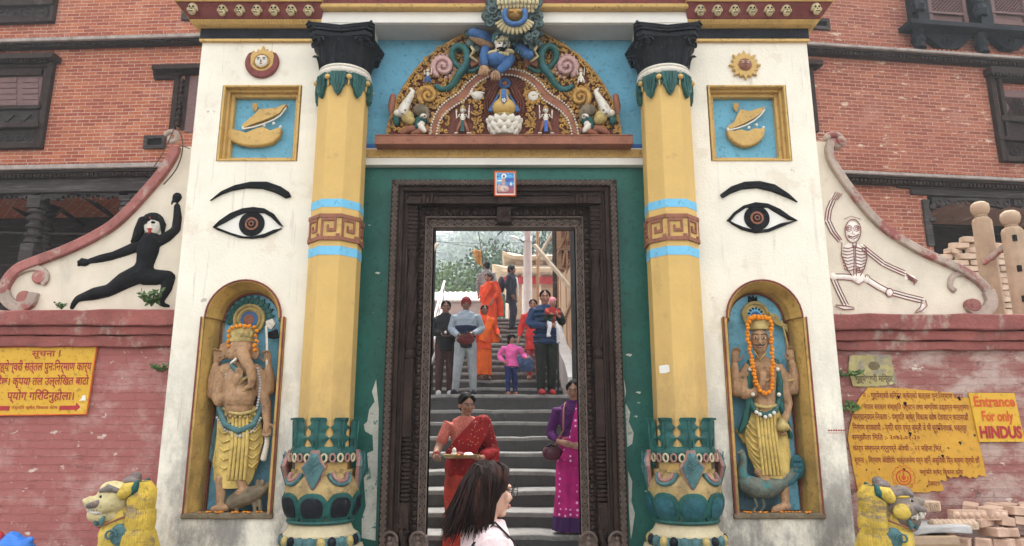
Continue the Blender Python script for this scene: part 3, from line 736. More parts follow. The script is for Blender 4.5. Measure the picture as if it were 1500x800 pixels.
    for k in range(8):   # big lotus petals, dark inside a green rim
        a = PI / 4 * k + PI / 8 * 0
        i0 = len(b.v)
        pts = []
        for (t_, wd) in ((0, .045), (.3, .095), (.6, .112), (.85, .095), (1, .05)):
            r = .245 + (.302 - .245) * min(1, t_ * 1.5) + .006
            pts.append((t_, wd, r))
        def pet(sc_, push):
            n = 24; fr_ = []; bk = []
            for j in range(n):
                w_ = 2 * PI * j / n
                cw, sw = math.cos(w_), math.sin(w_)
                u = .121 * sc_ * (abs(cw) ** .75) * (1 if cw > 0 else -1)
                t2 = .44 + (.50 * sc_ * sw if sw > 0 else .44 * sc_ * max(-1, sw * 1.5)) * (1 if sw > 0 else 1)
                r = .232 + .058 * math.sin(min(max(t2 + .12, 0), 1.15) * PI / 1.6) + push
                ang = u / .29
                fr_.append((math.sin(ang) * r, -math.cos(ang) * r, zb_ + .008 + t2 * H_ * .62))
                bk.append((math.sin(ang) * (r - .05), -math.cos(ang) * (r - .05), zb_ + .008 + t2 * H_ * .62))
            c_ = (0, -(.232 + .058 + push * 1.5), zb_ + .008 + .42 * H_ * .62)
            o = len(b.v)
            b.v += [Vector(p) for p in fr_ + bk + [c_]]
            for j in range(n):
                j2 = (j + 1) % n
                b.f.append((o + j, o + j2, o + 2 * n)); b.f.append((o + n + j, o + n + j2, o + j2, o + j))
        b.mat(0); pet(1.0, .010); b.mat(1); pet(.70, .018)
        b.xf(i0, Matrix.Translation((cx, CYC, 0)) @ Matrix.Rotation(a, 4, 'Z'))
    out(b, 'lotus_petals', [M['leaf'], M['black'] if sg < 0 else M['teal']], belly, smooth=35)
    for k in range(4):    # rounded cloud scrolls on the shoulder
        a = PI / 2 * k + PI / 4; b = B()
        for (rr, wd, mi) in ((.10, .017, 0), (.066, .020, 1)):
            b.mat(mi)
            q = []
            for j in range(13):
                w_ = PI + PI * j / 12
                ang = a + rr * math.cos(w_) / .29
                v_ = math.sin(w_) * rr * .75
                r = .255 + .033 * min(1, -v_ / .07)
                q.append((cx + r * math.sin(ang), CYC - r * math.cos(ang), zt_ - .012 + v_))
            b.tube(q, wd, 6)
        out(b, 'shoulder_scroll', [M['shawl'], M['dustypink']], belly, smooth=60)
    for k in (-1, 0, 1, 2):    # kite shields hanging from the rim
        a = PI / 2 * k
        for nm, s2, yy, m_ in (('shield', 1.0, 0, M['dustypink']), ('shield_leaf', .86, -.012, M['shawl'])):
            b = B()
            pts = [(-.034, .06), (.034, .06), (.046, .0), (.098, -.065), (.055, -.16), (0, -.262), (-.055, -.16), (-.098, -.065), (-.046, .0)]
            cz_ = zr - .04
            f_ = []
            for (u, v_) in pts:
                u2, v2 = u * s2, (v_ + .09) * s2 - .09
                f_.append((u2, -(.284 + .03 * math.sin(min(1, max(0, (.055 - v2) / .25)) * PI)) + yy - abs(u2) * .0, cz_ + v2))
            k_ = [(p[0], p[1] + .03, p[2]) for p in f_]
            b.loft([f_, k_])
            if s2 < 1:
                for j in range(7):
                    b.tube([(0, -.328, cz_ - .12 + j * .02), ((j % 2 * 2 - 1) * .04 * (1 - abs(j - 3) / 6), -.325, cz_ - .10 + j * .024)], .005, 5)
            b.xf(0, Matrix.Translation((cx, CYC, 0)) @ Matrix.Rotation(a, 4, 'Z'))
            out(b, nm, m_, col, bevel=.004)
    zc_ = zl(790)
    out(B().lathe([(.2, zb_ + .015), (.262, zb_ + .012), (.268, zb_ - .002), (.255, zb_ - .018), (.2, zb_ - .02)], cx, CYC, 32), 'foot_ring', M['leaf'], col, smooth=50)
    out(B().lathe([(.235, zb_ - .015), (.238, zb_ - .03), (.262, zc_ + .03), (.285, zc_ + .012), (.285, zc_), (.2, zc_)], cx, CYC, 32), 'foot', M['foot'], col, smooth=40)
    b = B().mat(0)
    for k in range(22):
        a = 2 * PI * k / 22
        b.mat(k % 3)
        b.ell((cx + .285 * math.sin(a), CYC - .285 * math.cos(a), zc_ - .035), (.036, .036, .045), 10, 7)
    b.mat(0); b.lathe([(.2, zc_ - .002), (.285, zc_ - .002), (.30, zc_ - .07), (.2, zc_ - .075)], cx, CYC, 32)
    out(b, 'petal_ring', [M['shawl'], M['crown'], M['black']], col, smooth=60)
    out(B().lathe([(.2, zc_ - .075), (.34, zc_ - .08), (.36, zc_ - .14), (.36, .26), (.40, .22), (.40, 0), (.2, 0)], cx, CYC, 8, PI / 8), 'pedestal', M['foot'], col)
# small marks: bare patch on the right column, red scribble on the right pier
pcol = [o for o in gate.children if o.name.startswith('column')][-1]
b = B().prism([(-.05, .03), (.02, .036), (.045, .03), (.05, -.02), (.01, -.032), (-.045, -.03)], -.2092, -.206)
b.xf(0, Matrix.Translation((dd(1, CD), CYC, zz(541, 5.80))) @ Matrix.Rotation(-PI / 4, 4, 'Z'))
out(b, 'paint_patch', M['white'], pcol)
b = B()
for k in range(7): c = at(1213 + k * 3.6, 630.5, YP); b.box(c.x, c.x + .014, YP - .002, YP + .01, c.z - .006, c.z + .006)
c = at(1212, 634, YP); b.box(c.x, c.x + .15, YP - .002, YP + .01, c.z - .003, c.z)
out(b, 'red_scribble', M['signred'], gate)
# ------------------------------------------------------------------ carved door frame
def uband(b, d0, d1, zt0, zt1, y0, y1, zlow=.25):
    """left post, right post and head: d0 inner, d1 outer half-width, zt0 inner, zt1 outer top"""
    b.box(GX - d1, GX - d0, y0, y1, zlow, zt1).box(GX + d0, GX + d1, y0, y1, zlow, zt1).box(GX - d0, GX + d0, y0, y1, zt0, zt1)
def zd_(py): return zz(py, 6.1)
zT = [zd_(p) for p in (265, 274, 285, 300, 304, 314, 328, 333)]
df = thing('door_frame', None, None, (GX, 6.1, 0)); df.parent = gate; df.location = (0, .1, 0)
b = B(); uband(b, .945, 1.012, zT[1], zT[0], 6.06, 6.25)
out(b, 'outer_band', M['wood'], df, bevel=.006)
b = B()
uband(b, .905, .945, zT[2] + .03, zT[1], 6.085, 6.3); uband(b, .875, .905, zT[2], zT[2] + .03, 6.115, 6.3); uband(b, .855, .875, zT[2] - .025, zT[2], 6.10, 6.3)
out(b, 'stepped_moulding', M['wood'], df, bevel=.005)
b = B(); uband(b, .64, .86, zT[6] - .01, zT[2] - .02, 6.17, 6.3);
out(b, 'jamb', M['wood'], df)
b = B()
for yy, h0, h1 in ((6.085, .035, .075), (6.06, .0, .035), (6.10, .075, .10)):
    b.box(GX - .87, GX + .87, yy, 6.3, zT[3] + h0, zT[3] + h1)
for sg in (-1, 1):   # stepped bracket ends of the cross beam
    for k in range(5): mbox(b, sg, .60 + k * .035, .625 + k * .035, 6.04, 6.2, zT[3] - .005, zT[3] + .05 + (k % 2) * .03)
for x in (GX,):
    b.box(x - .06, x + .06, 6.035, 6.2, zT[3] - .01, zT[3] + .09); b.box(x - .062, x + .062, 6.07, 6.2, zT[6] + .01, zT[4] + .0)
for q in (zT[3] + .04, (zT[6] + zT[4]) / 2 + .0):
    b.tube([(GX + .035 * math.cos(w_), 6.04 if q > zT[4] else 6.068, q + .03 * math.sin(w_)) for w_ in [PI * j / 8 for j in range(9)]], .009, 5)
    b.ell((GX, 6.036 if q > zT[4] else 6.062, q), (.014, .012, .022), 8, 6)
out(b, 'cross_beam', M['wood'], df, bevel=.004)
def vine(b, p0, p1, y, amp, wl, r, ndir):
    """two interlaced waves with curls, along p0-p1 in x,z"""
    p0, p1 = Vector(p0), Vector(p1)
    L = (p1 - p0).length; d = (p1 - p0) / L; nrm = Vector((-d.y, d.x)) * ndir
    n = max(8, int(L / wl * 10))
    for ph in (0, PI):
        b.tube([(q.x, y, q.y) for q in [p0 + d * (L * k / n) + nrm * amp * math.sin(2 * PI * L * k / n / wl + ph) for k in range(n + 1)]], r, 5)
    m = int(L / wl * 2)
    for k in range(m):
        c = p0 + d * (wl * .5 * (k + .5)); s_ = 1 if k % 2 else -1
        q = [c + (d * math.cos(a * s_) + nrm * math.sin(a * s_)) * amp * .62 * (1 - a / 9) for a in [j * .8 for j in range(9)]]
        b.tube([(e.x, y - .004, e.y) for e in q], r * .8, 5)
# opening vine band
b = B()
o_d, o_z = .675, zT[6] + .03
for sg in (-1, 1): vine(b, (dd(sg, o_d), .3), (dd(sg, o_d), o_z - .02), 6.168, .024, .15, .0075, sg)
vine(b, (GX - o_d, o_z), (GX - .07, o_z), 6.168, .024, .15, .0075, 1); vine(b, (GX + .07, o_z), (GX + o_d, o_z), 6.168, .024, .15, .0075, 1)
out(b, 'vine_carving', M['woodhighlight'], df, smooth=60)
b = B()
for sg in (-1, 1): vine(b, (dd(sg, .978), .3), (dd(sg, .978), zT[0] - .05), 6.058, .021, .09, .006, sg)
vine(b, (GX - .98, (zT[0] + zT[1]) / 2), (GX + .98, (zT[0] + zT[1]) / 2), 6.058, .02, .09, .006, 1)
out(b, 'border_carving', M['woodhighlight'], df, smooth=60)
# fillets either side of the vine band
b = B(); uband(b, .700, .710, zT[5] - .015, zT[5] - .003, 6.15, 6.3); uband(b, .640, .650, zT[6] - .012, zT[6], 6.155, 6.3)
out(b, 'fillets', M['woodhighlight'], df)
# row of bead-and-leaf carving
b = B()
for sg in (-1, 1):
    z = .32; k = 0
    while z < zT[5] - .02:
        h = .052 if k % 2 else .034
        b.ell((dd(sg, .737), 6.165, z), (.027 if k % 2 else .022, .028, h * .55), 8, 6); b.tube([(dd(sg, .715), 6.15, z - h * .6), (dd(sg, .760), 6.15, z - h * .6)], .006, 5)
        z += h + .012; k += 1
for k in range(24):
    x = GX - .69 + k * .06
    if abs(x - GX) > .08: b.ell((x, 6.165, (zT[4] + zT[5]) / 2), (.027, .03, .032), 8, 6); b.tube([(x + .03, 6.15, zT[4]), (x + .03, 6.15, zT[5])], .006, 5)
out(b, 'bead_row', M['wood'], df, smooth=60)
# colonnettes: square carved capital, turned and fluted shaft, ringed waist, square foot
for sg in (-1, 1):
    cx = dd(sg, .815); cy = 6.135
    ztop = zT[3] - .005
    def zq(py): return zz(py, 6.1)
    b = B(); z = zq(365)
    k = 0
    b.box(cx - .036, cx + .036, cy - .03, cy + .05, z, ztop)
    while z < ztop - .02:
        b.box(cx - .042, cx + .042, cy - .04, cy + .05, z, z + .024); z += .038
    b.lathe([(.032, zq(378)), (.044, zq(374)), (.046, zq(369)), (.034, zq(365))], cx, cy, 14)
    pr = [(.036, zq(512)), (.040, zq(470)), (.044, zq(420)), (.038, zq(395)), (.030, zq(381)), (.034, zq(378))]
    b.lathe([(r * 1.0, z_) for r, z_ in pr], cx, cy, 16)
    for k in range(6):
        a = 2 * PI * k / 6
        b.tube([(cx + .040 * math.cos(a + j * .35), cy + .040 * math.sin(a + j * .35), zq(508) + (zq(400) - zq(508)) * j / 9) for j in range(10)], .010, 5)
    b.lathe([(.03, zq(526)), (.046, zq(522)), (.046, zq(516)), (.034, zq(512))], cx, cy, 14)
    b.box(cx - .036, cx + .036, cy - .035, cy + .05, zq(640), zq(526))
    z = zq(735)
    while z < zq(645):
        b.lathe([(.030, z), (.043, z + .008), (.043, z + .022), (.030, z + .03)], cx, cy, 12); z += .034
    b.box(cx - .038, cx + .038, cy - .038, cy + .05, zq(775), zq(737))
    for ph in (0, PI):
        b.tube([(cx + .02 * math.cos(ph + j * .5), cy - .02 + .02 * math.sin(ph + j * .5), zq(778) - j * .03) for j in range(16)], .024, 8)
    b.box(cx - .03, cx + .03, cy, cy + .05, .3, zq(640))
    out(b, 'colonnette', M['wood'], df, smooth=45)
    # small arched seats with a sitting figure at the foot of each post
    for dx in (.69, .92):
        c = Vector((dd(sg, dx), 6.06, zq(800) - .02))
        b = B(); b.box(c.x - .07, c.x + .07, 6.075, 6.2, .3, zq(786))
        b.tube([(c.x + .062 * math.cos(w_), 6.065, c.z + .062 + .07 * math.sin(w_)) for w_ in [PI * j / 12 for j in range(13)]], .013, 6)
        b.ell((c.x, 6.06, c.z + .08), (.018, .016, .022), 8, 6); b.ell((c.x, 6.06, c.z + .035), (.028, .018, .032), 8, 6); b.ell((c.x, 6.05, c.z - .005), (.045, .022, .016), 8, 6)
        out(b, 'seated_carving', M['woodhighlight'], df, smooth=50)
# ------------------------------------------------------------------ carved tympanum
ty = thing('tympanum', None, None, (GX, YR, 0)); ty.parent = gate; ty.location = (0, YR - YP, 0)
CXP = 738.5   # pixel column of its axis
def tp(zx, zy): return (540 + zx / 3.3333, zy / 3.3333)          # notebook scale of the tracing
def TP(zx, zy, Y): return at(*tp(zx, zy), Y)
def mir(pts): return [(1323 - a, c) for a, c in pts]
YT = 6.10
edge = [(92, 660), (100, 600), (118, 540), (142, 480), (172, 425), (208, 372), (250, 320), (300, 272), (355, 232), (410, 198), (450, 176), (510, 150), (600, 125), (661, 118)]
edge = edge + mir(edge)[::-1]
out(B().prism([(p.x, p.z) for p in (TP(a, c, YT) for a, c in edge)], YT, YR), 'carved_panel', M['redbrown'], ty)
b = B().box(at(549, 204, 6.0).x, at(927, 204, 6.0).x, 5.99, YR, zz(211, 5.99), zz(199, 5.99))
b.box(at(549, 204, 6.0).x, at(927, 204, 6.0).x, 5.985, YR, zz(199, 5.99), zz(197, 5.99))
out(b, 'base_plank', M['terra'], ty, bevel=.004)
b = B(); b.tube([TP(a, c, YT - .012) for a, c in edge], .012, 6)
out(b, 'gold_rim', M['fgold'], ty, smooth=60)
def path_sym(pts): return pts
outer = [(300, 652), (306, 610), (322, 565), (350, 520), (385, 490), (430, 462), (455, 440), (475, 412), (520, 372), (560, 350), (610, 338), (661, 334)]
inner = [(332, 655), (338, 615), (352, 580), (385, 543), (430, 512), (468, 490), (492, 462), (512, 425), (548, 395), (590, 374), (630, 366), (661, 364)]
def resample(pts, step):
    r = []; acc = 0
    for (a, c), (a2, c2) in zip(pts, pts[1:]):
        L = math.hypot(a2 - a, c2 - c)
        while acc < L:
            t_ = acc / L; r.append((a + (a2 - a) * t_, c + (c2 - c) * t_)); acc += step
        acc -= L
    return r
b = B(); band = outer + mir(outer)[::-1]; bin_ = inner + mir(inner)[::-1]
b.prism([(p.x, p.z) for p in (TP(a, c, YT - .02) for a, c in band + bin_[::-1])], YT - .02, YT + .02)
out(b, 'arch_band', M['terra'], ty)
b = B()
for P in (outer, inner):
    for S in (P, mir(P)):
        for q in resample(S, 14): b.ell(TP(q[0], q[1], YT - .028), .0105, 7, 5)
out(b, 'pearl_beading', M['ivory'], ty, smooth=60)
def inside(p, poly):
    c = False; n = len(poly)
    for i in range(n):
        (x1, y1), (x2, y2) = poly[i], poly[i - 1]
        if (y1 > p[1]) != (y2 > p[1]) and p[0] < (x2 - x1) * (p[1] - y1) / (y2 - y1) + x1: c = not c
    return c
rnd = random.Random(3)
b = B()
spots = []
for i in range(9000):
    q = (rnd.uniform(95, 1230), rnd.uniform(120, 650))
    if not inside(q, edge): continue
    ins = inside(q, band)
    if ins and inside(q, [(r_[0], r_[1]) for r_ in bin_]) and not (abs(q[0] - 661) > 95 and (q[1] < 500 or abs(abs(q[0] - 661) - 130) < 22 or abs(q[0] - 661) > 275)): continue
    if ins and not inside(q, bin_): continue
    if any((q[0] - s_[0]) ** 2 + (q[1] - s_[1]) ** 2 < 18 ** 2 for s_ in spots): continue
    spots.append(q)
for q in spots:
    a0 = rnd.uniform(0, 6.28); s_ = rnd.choice((-1, 1)); r0 = rnd.uniform(10, 14)
    pts = [TP(q[0] + r0 * (1 - j / 9.5) * math.cos(a0 + s_ * j * .75), q[1] + r0 * (1 - j / 9.5) * math.sin(a0 + s_ * j * .75), YT - .016 - .0015 * j) for j in range(9)]
    b.tube(pts, [.0105 - .0005 * j for j in range(9)], 5)
out(b, 'gold_scrollwork', M['fgold'], ty, smooth=60)
# water-pot shrine in the middle
b = B()
for k in range(3):
    q = [(661 + (95 - k * 14) * math.sin(w_) * (1 if math.cos(w_) < .2 else (1 - .38 * math.cos(w_))), 520 - (150 - k * 16) * math.cos(w_) * (1 if math.cos(w_) > 0 else .62)) for w_ in [2 * PI * j / 40 for j in range(41)]]
    b.tube([TP(a, c, YT - .012) for a, c in q], .014, 6, cap=False)
for k in range(44):
    w_ = -2.3 + 4.6 * k / 43
    b.tube([TP(661 + 100 * math.sin(w_), 515 - 118 * math.cos(w_), YT - .005), TP(661 + 150 * math.sin(w_), 515 - 148 * math.cos(w_), YT - .01)], .007, 5)
out(b, 'shrine_halo', M['redbrown'], ty, smooth=60)
c = TP(661, 535, YT - .05)
s3 = .001735 * 1.02       # metres per tracing unit
pot = B().lathe([(.02, c.z - 36 * s3), (40 * s3, c.z - 34 * s3), (58 * s3, c.z - 10 * s3), (61 * s3, c.z + 8 * s3), (52 * s3, c.z + 32 * s3), (30 * s3, c.z + 55 * s3), (22 * s3, c.z + 75 * s3), (24 * s3, c.z + 84 * s3), (32 * s3, c.z + 90 * s3), (22 * s3, c.z + 92 * s3), (26 * s3, c.z + 104 * s3), (5 * s3, c.z + 104 * s3)], c.x, c.y, 28, fn=lambda a, z: 1 + (.035 * abs(math.sin(a * 9)) if z < c.z + 50 * s3 else 0))
wp = out(pot, 'water_pot', M['gold'], ty, smooth=50)
b = B().mat(0)
b.prism([(c.x + u * s3, c.z + v * s3) for u, v in ((-12, 82), (12, 82), (15, 20), (0, -2), (-15, 20))], c.y - .115, c.y - .09)
for sg in (-1, 1): b.prism([(c.x + sg * u * s3, c.z + v * s3) for u, v in ((24, 80), (32, 78), (84, -12), (62, -20), (50, 30), (36, 52))], c.y - .03, c.y)
b.mat(1)
for k in range(5): b.ell((c.x + 7 * s3 * math.cos(k * 1.257), c.y - .118, c.z + (19 + 7 * math.sin(k * 1.257)) * s3), .009, 6, 5)
out(b, 'blue_ribbons', [M['figblue'], M['ivory']], wp)
b = B().mat(0)
e = TP(663, 408, YT - .03)
b.tube([e + Vector((.042 * math.cos(w_), 0, .042 * math.sin(w_))) for w_ in [2 * PI * j / 18 for j in range(19)]], .017, 6, cap=False)
b.mat(1); b.ell(e, (.026, .012, .026), 12, 8)
out(b, 'eye_finial', [M['figblue'], M['terra']], wp, smooth=60)
e = TP(663, 580, YT - .06)
out(B().lathe([(.02, e.z - .01), (50 * s3, e.z - .012), (56 * s3, e.z + .012), (48 * s3, e.z + .028), (.02, e.z + .03)], e.x, e.y, 24), 'pot_stand', M['crown'], wp, smooth=50)
b = B()
for row, (rr, z_, k_) in enumerate(((84, 598, 13), (78, 626, 12), (64, 648, 11))):
    p = TP(663, z_, YT - .05)
    for k in range(k_):
        a = 2 * PI * (k + row * .5) / k_; i0 = len(b.v); R0 = rr * s3; hw = PI * R0 / k_ * 1.12
        rings = [[(-hw * q, -R0 + .012, z_2), (-hw * q * .5, -R0 - o_, z_2), (hw * q * .5, -R0 - o_, z_2), (hw * q, -R0 + .012, z_2), (0, -R0 + .03, z_2)] for q, z_2, o_ in ((.5, -.034, .0), (1, -.012, .012), (.95, .008, .02), (.5, .026, .022), (.06, .036, .016))]
        b.loft(rings); b.xf(i0, Matrix.Translation((p.x, p.y, p.z)) @ Matrix.Scale(.8, 4, (0, 1, 0)) @ Matrix.Rotation(a, 4, 'Z'))
    b.lathe([(.02, p.z - .03), (rr * s3 * .95, p.z - .028), (rr * s3 * .95, p.z + .02), (.02, p.z + .022)], p.x, p.y, 20, sc_=(1, .75))
out(b, 'lotus_throne', M['ivory'], ty, smooth=60)
# small standing attendants
def mini(c0, h, mats, dirx=1, legs=True):
    """a small carved attendant, multi-material: 0 body, 1 cloth, 2 crown, 3 dark, 4 sash"""
    b = B()
    P = lambda u, v, y=0: c0 + Vector((u * h * dirx, y * h, v * h))
    b.mat(0)
    b.ell(P(0, .60), (h * .10, h * .07, h * .13)); b.ell(P(0, .46), (h * .075, h * .065, h * .08))
    b.ell(P(0, .82, -.03), (h * .085, h * .08, h * .095)); b.ell(P(.06, .80, -.06), (h * .055, h * .05, h * .035))
    for s_, hz_ in ((-1, .74), (1, .74)):
        b.tube([P(s_ * .10, .68), P(s_ * .20, .55, -.03), P(s_ * .205, hz_, -.07)], [h * .032, h * .028, h * .022], 6)
        b.ell(P(s_ * .205, hz_ + .02, -.07), h * .032, 7, 5)
    if legs:
        for s_ in (-1, 1): b.ell(P(s_ * .20, .02, -.03), (h * .075, h * .04, h * .028))
    b.tube([P(.205, .70, -.09), P(.215, .98, -.07)], [h * .02, h * .016], 6)
    b.mat(1)
    for s_ in (-1, 1): b.tube([P(s_ * .05, .42), P(s_ * .13, .22, -.04), P(s_ * .19, .05, 0)], [h * .075, h * .06, h * .035], 8)
    b.mat(2)
    b.lathe([(h * .088, P(0, .87).z), (h * .095, P(0, .91).z), (h * .06, P(0, .97).z), (h * .01, P(0, 1.03).z)], c0.x, c0.y - .02 * h, 10)
    b.ell(P(-.205, .80, -.07), (h * .035, h * .02, h * .05))
    b.mat(3)
    for s_ in (-.03, .045): b.ell(P(s_, .84, -.108), (h * .016, h * .01, h * .012), 6, 4)
    b.ell(P(.07, .775, -.10), (h * .035, h * .012, h * .007), 6, 4)
    for s_ in (-.08, .08): b.ell(P(s_, .63, -.06), (h * .022, h * .02, h * .03), 6, 4)
    b.mat(4)
    b.prism([(P(u, 0).x, P(0, v).z) for u, v in ((-.045, .45), (.045, .45), (.06, .06), (-.06, .06))], c0.y - .10 * h, c0.y - .05 * h)
    return b
for (zx, hd, sash, cr) in ((458, 1, M['leaf'], M['crown']), (866, -1, M['royal'], M['fgold'])):
    c = TP(zx, 655, YT - .04)
    out(mini(c, 158 * s3, [], hd), 'attendant_figure', [M['ivory'], M['terra'], cr, M['black'], sash], ty, smooth=55)
for (zx, bl) in ((288, M['figblue']), (1037, M['ivory'])):
    c = TP(zx, 408, YT - .06)
    b = mini(c, 90 * s3, [], 1, legs=False)
    out(b, 'serpent_maiden', [bl if zx > 600 else M['ivory'], bl, M['fgold'], M['terra'], bl], ty, smooth=55)
# conch and sun discs
c = TP(532, 468, YT - .025)
b = B().ell(c, (.055, .03, .045)); b.tube([c + Vector((-.04, -.01, .0)), c + Vector((-.06, -.01, .04)), c + Vector((-.045, -.012, .065))], [.02, .014, .006], 7)
b.tube([c + Vector((.03, -.01, .02)), c + Vector((.062, -.01, .025))], [.02, .006], 7)
out(b, 'conch', M['ivory'], ty, smooth=60)
c = TP(803, 470, YT - .025)
b = B().mat(0)
for k in range(14): b.ell(c + Vector((.066 * math.cos(k * .449), .004, .066 * math.sin(k * .449))), .017, 7, 5)
b.mat(1); b.ell(c, (.05, .022, .05), 16, 8); b.mat(0); b.ell(c + Vector((0, -.02, 0)), .009, 7, 5)
out(b, 'sun_disc', [M['fgold'], M['ivory']], ty, smooth=60)
# cloud-scroll tails
def spiral_tail(zx, zy, R, m_, s_):
    b = B(); pts = []; rr = []
    for j in range(34):
        t_ = j / 33
        a = s_ * (t_ * 4.3 * PI / 2 * 1.6) + (2.2 if s_ > 0 else .9)
        r = R * (1 - t_) ** .85
        pts.append(TP(zx + r * math.cos(a), zy + r * math.sin(a), YT - .03 - .05 * t_)); rr.append(.034 * (1 - t_ * .6) * R / 58)
    b.tube(pts, rr, 8)
    for j in range(16):   # lobed rim
        a = s_ * j * .36 + (2.2 if s_ > 0 else .9)
        b.ell(TP(zx + R * 1.06 * math.cos(a), zy + R * 1.06 * math.sin(a), YT - .02), .021 * R / 58, 7, 5)
    b.ell(TP(zx, zy, YT - .015), (R * s3 * .9, .03, R * s3 * .9), 14, 8)
    out(b, 'cloud_scroll', m_, ty, smooth=60)
spiral_tail(364, 326, 52, M['pinkish'], 1); spiral_tail(290, 466, 46, M['fgold'], 1)
spiral_tail(966, 326, 52, M['pinkish'], -1); spiral_tail(1034, 475, 46, M['fgold'], -1)
# green serpents
for s_ in (0, 1):
    pts = [(548, 322), (515, 345), (472, 345), (432, 320), (408, 280), (415, 240), (445, 226), (474, 246), (480, 290), (468, 330), (440, 365), (420, 400), (392, 430), (355, 437), (325, 418)]
    if s_: pts = mir(pts)
    sm = []
    for i in range(len(pts) - 1):
        p0, p1, p2, p3 = pts[max(i - 1, 0)], pts[i], pts[i + 1], pts[min(i + 2, len(pts) - 1)]
        for q in range(4):
            t_ = q / 4
            sm.append(tuple(.5 * (2 * p1[k] + (p2[k] - p0[k]) * t_ + (2 * p0[k] - 5 * p1[k] + 4 * p2[k] - p3[k]) * t_ ** 2 + (3 * p1[k] - p0[k] - 3 * p2[k] + p3[k]) * t_ ** 3) for k in (0, 1)))
    n = len(sm)
    b = B().tube([TP(a, c_, YT - .055 + .03 * math.sin(k / n * 9)) for k, (a, c_) in enumerate(sm)], [.016 + .019 * math.sin(min(1, k / n * 2.2) * PI / 2) * (1 if k < n * .75 else (1 - (k / n - .75) * 2.2)) for k in range(n)], 9)
    out(b, 'serpent', M['serpent'], ty, smooth=60)
# sea monsters at the lower corners
for s_ in (0, 1):
    mx = (lambda u: u) if not s_ else (lambda u: 1323 - u + 2)
    q = lambda u, v, y=.06: TP(mx(u), v, YT - y)
    b = B().mat(0)   # ivory snout / trunk
    b.tube([q(165, 550), q(175, 525), q(190, 495), q(208, 465), q(216, 445), q(204, 434)], [.055, .047, .037, .027, .020, .012], 9)
    b.ell(q(150, 553), (.055, .04, .038)); b.ell(q(255, 605, .055), (.038, .03, .033)); b.tube([q(250, 612), q(272, 640)], [.035, .022], 7)
    b.ell(q(268, 570, .06), (.036, .03, .028))
    b.mat(1); b.ell(q(190, 572, .05), (.06, .045, .065)); b.ell(q(205, 590, .055), (.045, .04, .04))
    b.mat(2); b.ell(q(135, 585, .045), (.035, .03, .06)); b.ell(q(258, 590, .04), (.055, .04, .05)); b.tube([q(245, 585), q(235, 620)], [.035, .025], 7)
    b.mat(3); b.ell(q(255, 540, .04), (.075, .05, .06)); b.tube([q(222, 530), q(255, 515), (q(285, 540)), q(290, 590)], [.015, .022, .022, .012], 7)
    for (u, v) in ((178, 538), (164, 556), (262, 572), (274, 566)): b.ell(q(u, v, .105), (.012, .008, .009), 7, 5)
    b.mat(4); b.tube([q(160, 650, .03), q(200, 630, .04), q(245, 625, .04)], [.03, .036, .03], 8); b.tube([q(215, 655, .03), q(255, 640, .04), q(285, 635, .04)], [.028, .034, .026], 8); b.tube([q(120, 470, .02), q(112, 520, .02), q(108, 555, .02)], [.03, .035, .015], 7)
    out(b, 'sea_monster', [M['ivory'], M['crown'], M['leaf'], M['mouse'], M['terra']], ty, smooth=60)
# winged guardian at the crest
Q = lambda u, v, y=.1: TP(u, v, YT - y)
b = B().mat(0)
b.ell(Q(628, 290, .15), (.11, .10, .085)); b.ell(Q(640, 300, .15), (.085, .08, .075))
b.tube([Q(572, 245, .15), Q(562, 285, .18), Q(566, 315, .18)], [.048, .045, .036], 9)
b.tube([Q(690, 285, .16), Q(672, 318, .2), Q(640, 345, .2)], [.05, .045, .034], 9)
b.mat(1)
for (u, v, s_) in ((562, 335, 1), (622, 360, -1)):
    b.ell(Q(u, v, .20), (.04, .025, .032))
    for k in range(4): b.tube([Q(u - 15 + k * 10, v + 5, .205), Q(u - 20 + k * 12, v + 18, .215), Q(u - 20 + k * 12, v + 30, .205)], [.013, .012, .008], 6)
    b.tube([Q(u + s_ * 18, v, .205), Q(u + s_ * 26, v + 14, .21)], [.012, .008], 6)
out(b, 'guardian_body', [M['figblue'], M['stskin']], ty, smooth=60)
b = B().mat(0)
b.ell(Q(653, 210, .19), (.075, .075, .082)); b.ell(Q(648, 232, .22), (.05, .05, .045))
b.mat(1); b.ell(Q(655, 178, .17), (.085, .08, .075))
b.tube([Q(610, 205, .17), Q(612, 175, .19), Q(640, 155, .19), Q(675, 158, .19), Q(700, 180, .19), Q(702, 212, .17)], .02, 7)
b.mat(2); b.ell(Q(652, 196, .255), (.06, .02, .018))
for k in range(7): b.tube([Q(625 + k * 9, 196, .255), Q(623 + k * 9.5, 180, .265)], [.012, .005], 5)
for (u, v) in ((612, 262), (650, 268), (680, 255)): b.ell(Q(u, v, .2), (.06, .05, .022))
for k in range(5): b.tube([Q(625 + k * 12, 245, .22), Q(612 + k * 17, 268, .22)], [.02, .012], 6)
b.mat(3); b.ell(Q(640, 212, .262), (.014, .01, .007), 7, 5); b.ell(Q(664, 212, .262), (.014, .01, .007), 7, 5); b.tube([Q(628, 236, .262), Q(645, 232, .27), Q(668, 238, .262)], .008, 5); b.tube([Q(680, 226, .23), Q(655, 246, .25), Q(640, 242, .25)], [.012, .016, .008], 6)
out(b, 'guardian_head', [M['ivory'], M['shawl'], M['bone'], M['black']], ty, smooth=60)
b = B().mat(0)
b.tube([Q(600, 200, .10), Q(560, 180, .15), Q(505, 160, .18)], [.05, .055, .045], 8)
b.mat(1); b.tube([Q(600, 225, .10), Q(555, 205, .14), Q(505, 180, .16)], [.035, .045, .03], 8)
out(b, 'guardian_wing', [M['figblue'], M['stskin']], ty, smooth=50)
b = B().mat(0); b.tube([Q(715, 225, .12), Q(750, 250, .16), Q(785, 270, .18)], [.04, .05, .05], 8); b.mat(1)
